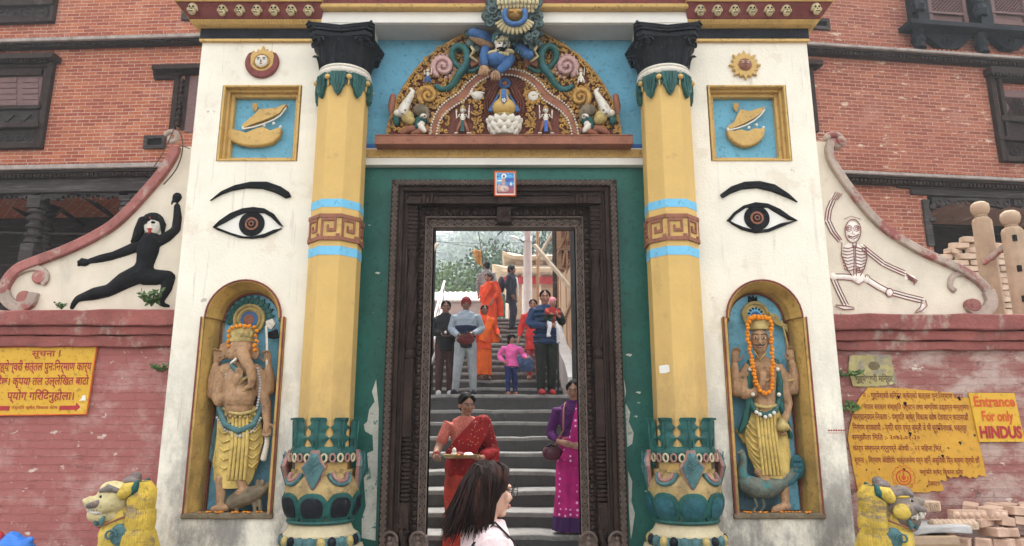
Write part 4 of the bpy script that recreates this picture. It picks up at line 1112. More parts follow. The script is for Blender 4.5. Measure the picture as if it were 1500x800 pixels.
for k in range(5): b.tube([Q(728 + k * 12, 222 + k * 9, .19), Q(716 + k * 12, 250 + k * 9, .2)], .007, 5)
out(b, 'guardian_wing', [M['figblue'], M['shawl']], ty, smooth=50)
for s_ in (-1, 1):
    b = B().mat(0)
    for (u, v, r) in ((120, 205, .05), (150, 190, .05), (95, 215, .045), (165, 215, .05), (130, 240, .04), (175, 165, .04)): b.ell(Q(661 + s_ * u, v, .09), (r, r * .8, r))
    b.mat(1); b.tube([Q(661 + s_ * 165, 220, .10), Q(661 + s_ * 145, 250, .12), Q(661 + s_ * 165, 275, .1), Q(661 + s_ * 130, 300, .09)], [.012, .018, .018, .012], 6)
    b.mat(2); b.prism([(p.x, p.z) for p in (Q(661 + s_ * u, v, .07) for u, v in ((95, 290), (175, 285), (160, 325), (130, 312), (105, 330)))], YT - .07, YT - .02)
    out(b, 'foliage_clump', [M['murky'], M['bone'], M['terra']], ty, smooth=60)
# crest mask: ring mouth, tassel rows, curled locks, leaning forward over the beam
Y0 = 5.84
K = lambda u, v, y=0: TP(u, v, Y0 - y)
b = B().mat(0)
b.ell(K(705, 60, -.02), (.17, .13, .26)); b.ell(K(690, 150, -.05), (.13, .12, .11))
b.mat(1)
for (u, v, r) in ((600, 45, .065), (578, 80, .055), (590, 110, .05), (630, 20, .07), (600, 10, .06), (645, 70, .05), (810, 40, .06), (825, 80, .055), (830, 115, .05), (800, 90, .055), (785, 20, .07), (820, 10, .06), (795, 130, .05), (810, 165, .045), (780, 180, .045), (612, 80, .045), (775, 60, .05)):
    b.ell(K(u, v, .02), (r, r * .8, r))
    b.tube([K(u + r * 420 * math.cos(j * .8) * (1 - j / 10), v + r * 420 * math.sin(j * .8) * (1 - j / 10), .02 + r * .72) for j in range(8)], .012, 5)
for k in range(14):
    a = rnd.uniform(0, 6.28)
    b.tube([K(700 + 60 * math.cos(a), 170 + 22 * math.sin(a)), K(700 + 80 * math.cos(a), 190 + 45 * math.sin(a), .03)], [.01, .006], 5)
b.mat(2)
b.tube([K(714 + 52 * math.cos(w_), 68 + 46 * math.sin(w_) + 6, .14) for w_ in [-.5 + (PI + 1.0) * j / 20 for j in range(21)]], .024, 8)
b.mat(3)
for row, (v, k_, wd) in enumerate(((6, 11, 95), (26, 11, 88), (46, 9, 72))):
    for k in range(k_):
        u = 728 - wd + 2 * wd * k / (k_ - 1)
        b.ell(K(u, v + abs(k - k_ / 2) * 1.2, .16 - row * .02 - .06 * abs(k / (k_ - 1) - .5)), (.017, .016, .028), 7, 6)
for k in range(12):
    w_ = .25 + 2.6 * k / 11
    b.tube([K(712 + 58 * math.cos(w_), 92 + 40 * math.sin(w_), .11), K(712 + 92 * math.cos(w_), 98 + 66 * math.sin(w_), .10)], [.02, .014], 6)
b.mat(4); b.ell(K(712, 72, .08), (.075, .06, .06)); b.ell(K(700, 58, .12), (.03, .03, .02)); b.ell(K(735, 58, .12), (.03, .03, .02))
out(b, 'crest_mask', [M['murky'], M['murky'], M['figblue'], M['bone'], M['fgold']], ty, smooth=60)
# ------------------------------------------------------------------ framed picture hung over the door
p0 = at(740, 289, 6.03)
pic = thing('framed_picture', 'small orange-framed blue and pink religious print hung above the carved door', 'picture', p0)
pw, ph = .098, .118
b = B(); cx, cz = p0.x, p0.z + .125
for (a, c_, d_, e_) in ((-pw, -pw + .012, -ph, ph), (pw - .012, pw, -ph, ph), (-pw + .012, pw - .012, -ph, -ph + .012), (-pw + .012, pw - .012, ph - .012, ph)): b.box(cx + a, cx + c_, 6.015, 6.04, cz + d_, cz + e_)
out(b, 'frame', M['signorange'], pic, bevel=.003)
out(B().box(cx - pw + .01, cx + pw - .01, 6.024, 6.04, cz - ph + .01, cz + ph - .01), 'mount', M['white'], pic)
m_, n, l, p_ = nodes_of('printed_picture')
co = n.new('ShaderNodeTexCoord').outputs['Object']
c1 = mixc(n, l, ramp(n, l, noise(n, l, co, 28, 3, .6, (.5, 1, 1.6)), .4, .62), lin('153a8a'), lin('3aa0cc'))
sp = n.new('ShaderNodeSeparateXYZ'); l.new(co, sp.inputs[0])
c1 = mixc(n, l, ramp(n, l, sp.outputs[2], .06, .13, 1, 0), c1, lin('8a3640'))
l.new(c1, p_.inputs['Base Color']); p_.inputs['Roughness'].default_value = .3
out(B().box(cx - pw + .022, cx + pw - .02, 6.020, 6.03, cz - ph + .026, cz + ph - .02), 'print', m_, pic)
b = B().mat(0)
b.ell((cx - .012, 6.02, cz + .07), (.024, .003, .024), 14, 6); b.prism([(cx - .075, cz + .028), (cx - .03, cz + .036), (cx - .028, cz + .022), (cx - .07, cz + .018)], 6.017, 6.02); b.prism([(cx + .04, cz - .005), (cx + .055, cz + .012), (cx + .06, cz - .01), (cx + .05, cz - .024)], 6.017, 6.02)
b.mat(1); b.ell((cx - .018, 6.019, cz + .015), (.02, .003, .035), 12, 6); b.ell((cx - .015, 6.017, cz - .05), (.05, .004, .034), 14, 6); b.ell((cx - .055, 6.018, cz - .04), (.016, .003, .04), 12, 6)
b.mat(0)
for r in (.016, .028): b.tube([(cx - .01 + r * math.cos(j * .5), 6.013, cz - .05 + r * .75 * math.sin(j * .5)) for j in range(10)], .003, 4)
b.mat(2); b.ell((cx - .012, 6.017, cz + .066), (.010, .003, .014), 10, 5)
out(b, 'printed_figure', [M['white'], M['pinkish'], M['royal']], pic)
# ------------------------------------------------------------------ writing
import re
def deva(s):
    s = re.sub('([क-ह])्र', '\\1्', s)                                   # pra, tra ... as a stroke under the letter
    return re.sub('((?:[क-ह]्)*[क-ह])ि', 'ि\\1', s)                       # short i is drawn before its letter
def text_into(b, s, tl, tr, bl, br, y, t=.003, bold=0.0):
    cu = bpy.data.curves.new('lettering', 'FONT')
    cu.body = deva(s); cu.resolution_u = 3; cu.offset = bold
    o = bpy.data.objects.new('lettering', cu); COL.objects.link(o)
    bpy.context.view_layer.update()
    me = o.evaluated_get(bpy.context.evaluated_depsgraph_get()).to_mesh()
    vs = [v.co.copy() for v in me.vertices]; fs = [tuple(p.vertices) for p in me.polygons]
    o.evaluated_get(bpy.context.evaluated_depsgraph_get()).to_mesh_clear()
    bpy.data.objects.remove(o); bpy.data.curves.remove(cu)
    x0 = min(v.x for v in vs); x1 = max(v.x for v in vs); y0 = min(v.y for v in vs); y1 = max(v.y for v in vs)
    pv = []
    for v in vs:
        u = (v.x - x0) / (x1 - x0); w_ = (v.y - y0) / (y1 - y0)
        p = (bl * (1 - u) + br * u) * (1 - w_) + (tl * (1 - u) + tr * u) * w_
        pv.append((p.x, y, p.z))
    b.add(pv, fs)
def ptext(b, s, x0, x1, y0, y1, Y, y, dy=0, bold=0.0):
    """text filling the picture box x0-x1, y0-y1 of the board standing at depth Y"""
    a = at(x0, y0, Y); c = at(x1, y1 + dy, Y); 
    tl, tr, bl, br = Vector((a.x, 0, a.z)), Vector((at(x1, y0 + dy, Y).x, 0, at(x1, y0 + dy, Y).z)), Vector((a.x, 0, at(x0, y1, Y).z)), Vector((at(x1, y0, Y).x, 0, c.z))
    text_into(b, s, tl, tr, bl, br, y, bold=bold)
# ------------------------------------------------------------------ boundary walls
YW = 6.16
def rough_box(b, x0, x1, y0, y1, z0, z1, amp=.008, step=.16):
    n = max(2, int(abs(x1 - x0) / step)); rings = []
    for k in range(n + 1):
        x = x0 + (x1 - x0) * k / n
        r = lambda: rnd.uniform(-amp, amp)
        rings.append([(x, y0 + r(), z0 + r()), (x, y0 + r(), z1 + r()), (x, y1, z1 + r()), (x, y1, z0 + r())])
    return b.loft(rings)
walls = {}
for sg, lab in ((-1, 'red painted brick boundary wall behind the yellow notice and blue bag'), (1, 'faded red boundary wall with peeling plaster carrying the torn orange notice')):
    x0 = dd(sg, 2.812); x1 = dd(sg, 7.4)
    wl = thing('boundary_wall', lab, 'wall', (x0, YW, 0)); walls[sg] = wl
    zc = [zz(p, 6.05) for p in (454, 477, 490, 507)] if sg < 0 else [zz(p, 6.05) for p in (460, 483, 498, 512)]
    b = B().box(min(x0, x1), max(x0, x1), YW, 6.6, 0, zc[3] + .02)
    out(b, 'wall', M['painted'] if sg < 0 else M['painted2'], wl)
    b = B(); rough_box(b, x0, x1, 6.03, 6.66, zc[1], zc[0], .007)
    out(b, 'coping', M['coping'], wl, bevel=.012, seg=2)
    b = B(); rough_box(b, x0, x1, 6.075, 6.6, zc[2], zc[1] - .001, .006); rough_box(b, x0, x1, 6.105, 6.6, zc[3], zc[2] - .001, .008)
    out(b, 'ledge', M['coping'], wl, bevel=.01, seg=2)
ZTOP = {-1: zz(454, 6.05), 1: zz(460, 6.05)}
# ------------------------------------------------------------------ scroll buttresses with reliefs
YB = 6.2
def zoomL(a, c): return (a / 2.6667, 180 + c / 2.6667)
def zoomR(a, c): return (1180 + a / 2.6656, 180 + c / 2.6667)
def strip(b, pts, wd, y0, y1, Y=YB):
    """flat band of given half-widths (metres) along a traced centre line"""
    P = [at(*p, Y) for p in pts]; n = len(P); L = []; R = []
    for i in range(n):
        t_ = (P[min(i + 1, n - 1)] - P[max(i - 1, 0)]); nn = Vector((-t_.z, 0, t_.x)).normalized()
        w_ = wd[i] if hasattr(wd, '__len__') else wd
        L.append(P[i] + nn * w_); R.append(P[i] - nn * w_)
    rings = [[(l.x, y0, l.z), (r.x, y0, r.z), (r.x, y1, r.z), (l.x, y1, l.z)] for l, r in zip(L, R)]
    return b.loft(rings)
def smooth(pts, k=4):
    sm = []
    for i in range(len(pts) - 1):
        p0, p1, p2, p3 = pts[max(i - 1, 0)], pts[i], pts[i + 1], pts[min(i + 2, len(pts) - 1)]
        for q in range(k):
            t_ = q / k
            sm.append(tuple(.5 * (2 * p1[j] + (p2[j] - p0[j]) * t_ + (2 * p0[j] - 5 * p1[j] + 4 * p2[j] - p3[j]) * t_ ** 2 + (3 * p1[j] - p0[j] - 3 * p2[j] + p3[j]) * t_ ** 3) for j in (0, 1)))
    return sm + [tuple(pts[-1])]
# left
sb = thing('scroll_buttress', 'cream scroll buttress with red coping and a black dancing goddess relief', 'buttress', (dd(-1, 2.812), YB, ZTOP[-1]))
cl = smooth([zoomL(*p) for p in ((690, 95), (680, 130), (638, 197), (580, 266), (515, 338), (445, 402), (360, 453), (260, 500), (160, 538), (82, 570), (38, 615), (22, 660), (40, 700), (80, 722), (125, 705), (140, 665))])
body = [p for p in cl[:52]] 
xr = dd(-1, 2.812)
poly = [(p.x, p.z) for p in (at(*q, YB) for q in body)]
poly = [(xr - .0, at(*zoomL(710, 90), YB).z)] + poly + [(at(*zoomL(70, 728), YB).x, ZTOP[-1] - .01), (xr, ZTOP[-1] - .01)]
out(B().prism(poly, YB, 6.45), 'scroll_panel', M['creamrelief'], sb)
b = B(); strip(b, cl[:46], [.045] * 46, YB - .05, 6.46)
out(b, 'red_coping', M['redscroll'], sb, bevel=.012, seg=2)
b = B(); strip(b, cl[44:], [.05 - .0006 * i for i in range(len(cl) - 44)], YB - .048, 6.3)
strip(b, smooth([zoomL(*p) for p in ((72, 590), (110, 572), (150, 568), (178, 585), (185, 610), (168, 632))]), .026, YB - .03, 6.25)
out(b, 'lower_volute', M['greyscroll'], sb, bevel=.008, seg=2); b = B()
c = at(*zoomL(672, 62), YB)
b.tube([c + Vector((.07 * (1 - j / 16) * math.cos(2.6 - j * .5), 0, .075 * (1 - j / 16) * math.sin(2.6 - j * .5) + .005)) for j in range(13)], .026, 8)
out(b, 'volute', M['greyscroll'], sb, bevel=.008, seg=2)
b = B(); c1 = at(*zoomL(98, 684), YB); c2 = at(*zoomL(158, 604), YB)
for c_, r in ((c1, .062), (c2, .062)):
    b.prism([(c_.x + r * math.cos(k * .3307), c_.z + r * math.sin(k * .3307)) for k in range(19)], YB - .035, 6.25)
out(b, 'volute_eye', M['redscroll'], sb, bevel=.012, seg=2)
def LT(a, c, d=0): return at(*zoomL(a, c), YB) + Vector((0, d, 0))
zl_ = 2.6667 * 1040 / 6.2 * .985    # tracing units per metre
def limb(b, pts, rad): b.tube([LT(*p) for p in pts], [r / zl_ for r in rad], 12)
b = B()
limb(b, [(590, 455), (580, 500), (568, 550), (556, 590)], [40, 44, 36, 40]); limb(b, [(598, 440), (592, 462)], [22, 30])
limb(b, [(622, 462), (655, 445), (688, 418)], [24, 22, 18]); limb(b, [(688, 418), (694, 370), (692, 325)], [19, 18, 13])
b.ell(LT(692, 292), (20 / zl_, .04, 22 / zl_))
for k in range(4): b.tube([LT(680 + k * 8, 296), LT(681 + k * 8, 280)], 5.5 / zl_, 6)
b.tube([LT(676, 304), LT(670, 318)], 6 / zl_, 6)
limb(b, [(548, 478), (495, 500), (440, 520)], [24, 21, 17]); limb(b, [(440, 520), (395, 530), (352, 540)], [18, 17, 12])
b.ell(LT(330, 546), (24 / zl_, .04, 16 / zl_))
for k in range(4): b.tube([LT(322, 538 + k * 6), LT(304, 540 + k * 6)], 5 / zl_, 6)
b.tube([LT(335, 535), LT(318, 531)], 6 / zl_, 6)
limb(b, [(545, 590), (485, 618), (428, 655)], [40, 36, 26]); limb(b, [(428, 655), (370, 668), (306, 686)], [26, 26, 14]); limb(b, [(306, 686), (290, 705), (282, 722)], [14, 12, 10])
limb(b, [(565, 600), (615, 604), (660, 600)], [36, 32, 24]); limb(b, [(664, 602), (650, 650), (628, 698)], [24, 23, 13]); limb(b, [(626, 702), (642, 712), (660, 716)], [12, 9, 7])
b.squash(YB, .8)
rf = out(b, 'goddess_relief', M['relblack'], sb, remesh=.010)
b = B(); b.ell(LT(598, 402), (36 / zl_, .055, 47 / zl_))
fc = out(b, 'face', M['ivory'], rf, smooth=60)
b = B()
b.ell(LT(595, 385, .02), (46 / zl_, .06, 38 / zl_)); limb(b, [(560, 380), (548, 420), (536, 455), (520, 465)], [16, 20, 18, 8]); limb(b, [(628, 375), (640, 400), (638, 432)], [12, 11, 6])
b.xf(0, Matrix.Translation((0, -.012, 0)))
out(b, 'hair', M['relblack'], rf, smooth=60)
b = B().mat(0)
for q in (-17, 13):
    b.ell(LT(596 + q, 395, -.052), (9 / zl_, .012, 5 / zl_), 10, 6); b.tube([LT(596 + q - 12, 384, -.05), LT(596 + q, 379, -.054), LT(596 + q + 11, 384, -.05)], 2.6 / zl_, 5)
b.mat(1); b.ell(LT(594, 432, -.045), (6 / zl_, .014, 13 / zl_), 8, 6); b.ell(LT(596, 420, -.05), (12 / zl_, .01, 4 / zl_), 8, 5); b.ell(LT(597, 378, -.052), (3 / zl_, .01, 6 / zl_), 6, 5)
out(b, 'features', [M['relblack'], M['signred']], rf, smooth=60)
# right
sb = thing('scroll_buttress', 'weathered cream scroll buttress carrying a red-lined dancing skeleton relief', 'buttress', (dd(1, 2.812), YB, ZTOP[1]))
cl = smooth([zoomR(*p) for p in ((96, 75), (88, 110), (100, 155), (130, 205), (165, 255), (210, 315), (262, 375), (320, 425), (385, 468), (460, 510), (540, 545), (610, 580), (670, 620), (705, 660), (718, 705), (695, 738), (655, 735), (632, 710))])
body = cl[:60]
xl = dd(1, 2.812)
poly = [(xl, at(*zoomR(70, 70), YB).z)] + [(p.x, p.z) for p in (at(*q, YB) for q in body)] + [(at(*zoomR(700, 745), YB).x, ZTOP[1] - .01), (xl, ZTOP[1] - .01)]
out(B().prism(poly, YB, 6.45), 'scroll_panel', M['creamrelief'], sb)
b = B(); strip(b, cl[:54], [.036] * 54, YB - .05, 6.46)
out(b, 'coping', M['greyscroll'], sb, bevel=.012, seg=2)
b = B(); strip(b, cl[52:], .05, YB - .048, 6.3)
strip(b, smooth([zoomR(*p) for p in ((640, 600), (600, 590), (568, 605), (562, 640), (582, 660))]), .022, YB - .028, 6.25)
out(b, 'lower_volute', M['greyscroll'], sb, bevel=.008, seg=2); b = B()
c = at(*zoomR(115, 72), YB)
b.tube([c + Vector((.085 * (1 - j / 16) * math.cos(2.8 - j * .5), 0, .08 * (1 - j / 16) * math.sin(2.8 - j * .5) - .0)) for j in range(13)], .034, 8)
b.tube([at(*zoomR(135, 75), YB) + Vector((0, -.02, 0)), at(*zoomR(135, 75), YB) + Vector((0, .1, 0))], .05, 12)
out(b, 'volute', M['greyscroll'], sb, bevel=.008, seg=2)
c1 = at(*zoomR(645, 715), YB)
out(B().prism([(c1.x + .07 * math.cos(k * .3307), c1.z + .06 * math.sin(k * .3307)) for k in range(19)], YB - .052, 6.25), 'volute_eye', M['redscroll'], sb, bevel=.012, seg=2)
def RT(a, c, d=0): return at(*zoomR(a, c), YB) + Vector((0, d, 0))
bn = B(); ln = B()
def bone(pts, r, knob=1.5):
    r *= 1.25
    bn.tube([RT(*p) for p in pts], r / zl_, 8)
    for p in (pts[0], pts[-1]): bn.ell(RT(*p), r * knob / zl_, 8, 6)
    P = [Vector(p) for p in pts]
    for s_ in (-1, 1):
        q = []
        for i in range(len(P)):
            t_ = (P[min(i + 1, len(P) - 1)] - P[max(i - 1, 0)]).normalized()
            q.append(P[i] + Vector((-t_.y, t_.x)) * r * s_)
        ln.tube([RT(e.x, e.y, -.006) for e in q], 1.9 / zl_, 5)
def line(pts, r=1.9): ln.tube([RT(*p, -.012) for p in pts], r / zl_, 5)
for o_ in (-5, 6):
    bone([(134 + o_ * .6, 462), (105 + o_, 425), (86 + o_, 385)], 4); bone([(84 + o_, 382), (90 + o_, 340), (104 + o_, 305)], 3.5)
    bone([(222, 486 + o_), (262, 518 + o_), (300, 548 + o_)], 4); bone([(302, 550 + o_), (345, 570 + o_), (386, 588 + o_)], 3.5)
    bone([(106 + o_, 605), (130 + o_, 660), (156 + o_, 712)], 4); bone([(334, 662 + o_), (400, 680 + o_), (458, 694 + o_)], 4)
bone([(190, 606), (150, 602), (108, 602)], 9); bone([(238, 612), (282, 640), (328, 664)], 9)
for k in range(4): line([(100 + k * 7, 303), (108 + k * 9, 285), (116 + k * 8, 272 + k * 2)])
bn.ell(RT(112, 292), (16 / zl_, .015, 16 / zl_)); bn.ell(RT(408, 606), (22 / zl_, .015, 13 / zl_))
for k in range(4): line([(390 + k * 3, 590 + k * 7), (412 + k * 3, 604 + k * 6), (434 - k * 4, 618 + k * 5)])
bn.ell(RT(150, 724), (34 / zl_, .02, 8 / zl_)); line([(115, 718), (150, 730), (188, 728)]); line([(118, 712), (160, 716), (186, 722)])
bn.ell(RT(455, 722), (14 / zl_, .02, 24 / zl_)); line([(466, 694), (472, 715), (452, 735), (424, 744)]); line([(452, 694), (446, 720), (428, 738)])
bn.ell(RT(183, 424), (30 / zl_, .03, 44 / zl_), 16, 10); bn.ell(RT(183, 455), (22 / zl_, .026, 14 / zl_)); bn.tube([RT(183, 465), RT(184, 610)], 7 / zl_, 8)
bn.ell(RT(188, 530), (46 / zl_, .022, 66 / zl_), 16, 10); bn.ell(RT(208, 608), (26 / zl_, .022, 26 / zl_))
line([(183 + 31 * math.sin(j * .314), 424 - 46 * math.cos(j * .314)) for j in range(21)])
line([(150, 376), (175, 366), (215, 378)], 1.2)
for q in (168, 196):
    for r in (11, 5): line([(q + r * math.cos(j * .524), 414 + r * math.sin(j * .524)) for j in range(13)])
line([(183, 422), (178, 436), (190, 436)]); line([(164, 442), (182, 448), (204, 438)], 2.6); line([(166, 448), (184, 456), (202, 446)]); line([(182, 470), (182, 486), (196, 486), (196, 470)])
for k in range(8):
    y_ = 492 + k * 12.5; w_ = 46 - abs(k - 3) * 2.2
    line([(186, y_ - 6), (186 - w_ * .55, y_), (186 - w_, y_ - 3 - k)]); line([(192, y_ - 6), (192 + w_ * .55, y_), (192 + w_, y_ - 3 - k)])
line([(186, 480), (188, 540), (186, 600)]); line([(192, 480), (194, 540), (196, 600)])
line([(140, 470), (138, 520), (160, 570), (178, 598)]); line([(234, 490), (238, 530), (228, 570), (212, 598)])
line([(205 + 13 * (1 - j / 12) * math.cos(j * .8), 575 + 13 * (1 - j / 12) * math.sin(j * .8)) for j in range(11)]); line([(238 + 11 * (1 - j / 14) * math.cos(j * .7), 600 + 11 * (1 - j / 14) * math.sin(j * .7)) for j in range(11)])
line([(180, 620), (206, 632), (226, 620)]); line([(325 + 14 * math.cos(j * .524), 664 + 17 * math.sin(j * .524)) for j in range(13)])
bn.squash(YB, .5)
rf = out(bn, 'skeleton_relief', M['whitebone'], sb, smooth=60)
out(ln, 'bone_outlines', mat('bone_outline', (.25, .095, .08), .8, .3, 9, 0), rf)
# ------------------------------------------------------------------ notices
YN = 6.15
def board(name, lab, cat, pts, m_, Y=YN, t=.012):
    P = xz(pts, Y)
    th = thing(name, lab, cat, (sum(p[0] for p in P) / len(P), Y, min(p[1] for p in P)))
    out(B().prism(P, Y - t, Y + .004), 'board', m_, th)
    return th
n1 = board('notice_board', 'yellow notice board with four lines of red writing and a right-pointing arrow', 'sign', [(-26, 509), (143, 508), (128, 607), (-30, 609)], M['yellowsign'])
b = B(); zy = lambda v: 500 + v / 6.6667; zx = lambda u: u / 6.6667
ptext(b, 'सूचना !', zx(325), zx(605), zy(88), zy(175), YN, YN - .0145, 0, .014)
out(b, 'red_lettering', M['signred'], n1); b = B()
ptext(b, 'गुह्येश्वरी सत्तल पुनःनिर्माण कार्य', zx(-12), zx(912), zy(182), zy(322), YN, YN - .0145, -.5, .02)
out(b, 'red_lettering', M['signred'], n1); b = B()
ptext(b, 'दैछ। कृपया तल उल्लेखित बाटो', zx(-5), zx(885), zy(330), zy(462), YN, YN - .0145, -1, .02)
out(b, 'red_lettering', M['signred'], n1); b = B()
ptext(b, 'प्रयोग गरिदिनुहोला।', zx(90), zx(740), zy(468), zy(606), YN, YN - .0145, 0, .02)
out(b, 'red_lettering', M['signred'], n1)
b = B()
ptext(b, 'पशुपति क्षेत्र विकास कोष', zx(125), zx(575), zy(626), zy(672), YN, YN - .0145, 0, .01)
b.prism(xz([(zx(u), zy(v)) for u, v in ((-120, 632), (108, 632), (100, 676), (-120, 678))], YN), YN - .0145, YN - .012)
b.prism(xz([(zx(u), zy(v)) for u, v in ((592, 630), (748, 628), (755, 598), (794, 642), (740, 688), (742, 670), (586, 672))], YN), YN - .0145, YN - .012)
out(b, 'arrow_bar', M['signred'], n1)
b = B()
for e_ in (((-26, 509), (143, 508)), ((143, 508), (128, 607)), ((128, 607), (-30, 609))):
    b.tube([at(*q, YN) + Vector((0, -.012, 0)) for q in e_], .006, 5)
out(b, 'red_edge', M['signorange'], n1)
out(B().prism(xz([(117, 587), (121, 584), (122, 580), (126, 579), (127, 587)], YN), YN - .015, YN - .012), 'paint_chip', M['white'], n1)
zx = lambda u: 1230 + u / 3.637; zy = lambda v: 510 + v / 3.637
tor = [(150, 210), (240, 212), (330, 214), (420, 222), (500, 228), (560, 236), (600, 238), (612, 255), (640, 262), (668, 262), (692, 272), (704, 360), (722, 440), (744, 520), (762, 600), (778, 683), (752, 682), (738, 674), (724, 694), (706, 684), (690, 694), (672, 682), (652, 684), (640, 674), (625, 690), (604, 684), (590, 692), (570, 680), (561, 655), (556, 632), (560, 668), (570, 704), (556, 708), (538, 702), (530, 714), (545, 730), (552, 758), (520, 764), (490, 760), (470, 769), (300, 766), (95, 763), (88, 720), (70, 640), (56, 560), (42, 480), (50, 420), (64, 370), (84, 310), (104, 268)]
n2 = board('torn_notice', 'large torn orange notice with eight lines of dark red writing and a round emblem', 'sign', [(zx(u), zy(v)) for u, v in tor], M['orangesign'], t=.008)
M['darkred'] = mat('dark_red_lettering', (.22, .028, .018), .6, .2, 9, .1)
for s_, u0, u1, v0, v1, dy in (('नं :- गुह्येश्वरी मन्दिर क्षेत्रको सत्तल पुनःनिर्माण कार्य', 118, 652, 228, 278, 4), ('न. : नेपाल सरकार संस्कृति पर्यटन तथा नागरिक उड्डयन मन्त्रालय', 82, 680, 290, 336, 3),
                               ('कार्यान्वयन निकाय :- पशुपति क्षेत्र विकास कोष देवपाटन काठमाडौं', 66, 678, 340, 394, 3), ('निर्माण व्यवसायी :- प्रगति धर्म एण्ड जुम्ली जे भी सूर्यविनायक, भक्तपुर', 64, 670, 396, 450, 4),
                               ('सम्झौता मिति :- २०७३-०१-३०', 60, 420, 452, 498, 2), ('कार्य सम्पन्न गर्नुपर्ने अवधी :- २२ महिना भित्र', 66, 540, 510, 556, 2),
                               ('सूचना :- निर्माण अवधिमा भक्तजनमा पर्न जाने असुविधा प्रति क्षमा प्रार्थी छौं', 74, 738, 572, 622, 2), ('पशुपति क्षेत्र विकास कोष', 420, 650, 640, 680, 1), ('देवपाटन', 464, 528, 700, 735, 1)):
    b = B(); ptext(b, s_, zx(u0), zx(u1), zy(v0), zy(v1), YN, YN - .0105, dy / 3.6, .012)
    out(b, 'red_lettering', M['darkred'], n2)
b = B(); ce = at(zx(338), zy(688), YN)
for r in (.062, .056): b.tube([(ce.x + r * math.cos(j * .2618), YN - .009, ce.z + r * math.sin(j * .2618)) for j in range(25)], .0028, 4, cap=False)
for k in range(14): b.tube([(ce.x + (.083 + .014 * math.cos(q)) * math.cos(k * .449 + .22 * math.sin(q) * .8), YN - .009, ce.z + (.083 + .014 * math.cos(q)) * math.sin(k * .449 + .22 * math.sin(q) * .8)) for q in [-PI / 2 + PI * j / 6 for j in range(7)]], .0024, 4)
b.tube([(ce.x + .036 * math.cos(j * .35 + 2.6), YN - .009, ce.z + .036 * math.sin(j * .35 + 2.6)) for j in range(12)], .005, 4); b.tube([(ce.x, YN - .009, ce.z - .02), (ce.x, YN - .009, ce.z + .05)], .005, 4); b.ell((ce.x, YN - .008, ce.z), (.02, .003, .02), 10, 5)
out(b, 'round_emblem', M['signorange'], n2)
b = B()
for (u, v, r) in ((372, 456, 9), (340, 646, 7), (638, 505, 8), (545, 575, 8), (140, 648, 4), (208, 645, 4), (525, 430, 5), (345, 296, 10), (310, 262, 8), (632, 268, 9), (120, 735, 6), (715, 465, 6), (465, 735, 4), (575, 532, 4)):
    p = at(zx(u), zy(v), YN); q = r * .0017
    b.prism([(p.x - q, p.z + q * .3), (p.x - q * .2, p.z + q), (p.x + q, p.z + q * .5), (p.x + q * .3, p.z - q * 1.4)], YN - .0105, YN - .008)
out(b, 'tear_holes', M['dark'], n2)  # holes drawn as near-black chips on the board, their shade in the colour
n3 = board('painted_sign', 'small yellow sign saying Entrance For only HINDUS', 'sign', [(zx(683), zy(238)), (zx(925), zy(240)), (zx(982), zy(499)), (zx(740), zy(500))], M['yellowsign'], Y=6.14)
b = B()
ptext(b, 'Entrance', zx(705), zx(922), zy(256), zy(314), 6.14, 6.125, 0, .035)
out(b, 'orange_lettering', M['signorange'], n3); b = B()
ptext(b, 'For only', zx(748), zx(915), zy(334), zy(408), 6.14, 6.125, 0, .035)
out(b, 'orange_lettering', M['signorange'], n3)
b = B(); ptext(b, 'HINDUS', zx(736), zx(960), zy(414), zy(482), 6.14, 6.125, 0, .05)
out(b, 'red_lettering', M['signred'], n3)
m_ = mat('worn_yellow_plaque', (.40, .33, .13), .7, .25, 6, .4, 40, dirt=[((.23, .20, .16), .47, .58, 5), ((.55, .46, .18), .6, .7, 9)])
n4 = board('worn_plaque', 'small worn yellowish plaque with faded dark lettering above the torn notice', 'sign', [(zx(50), zy(40)), (zx(268), zy(38)), (zx(300), zy(190)), (zx(200), zy(206)), (zx(70), zy(204)), (zx(44), zy(120))], m_, t=.01)
b = B(); ptext(b, 'गुह्येश्वरी मन्दिर', zx(78), zx(276), zy(136), zy(192), YN, YN - .0125, 0, .03)
pc = at(zx(180), zy(95), YN)
b.ell((pc.x, YN - .009, pc.z), (.055, .004, .04), 14, 6)
out(b, 'faded_lettering', mat('faded_lettering', (.16, .12, .06), .8, .3, 9, .1), n4)
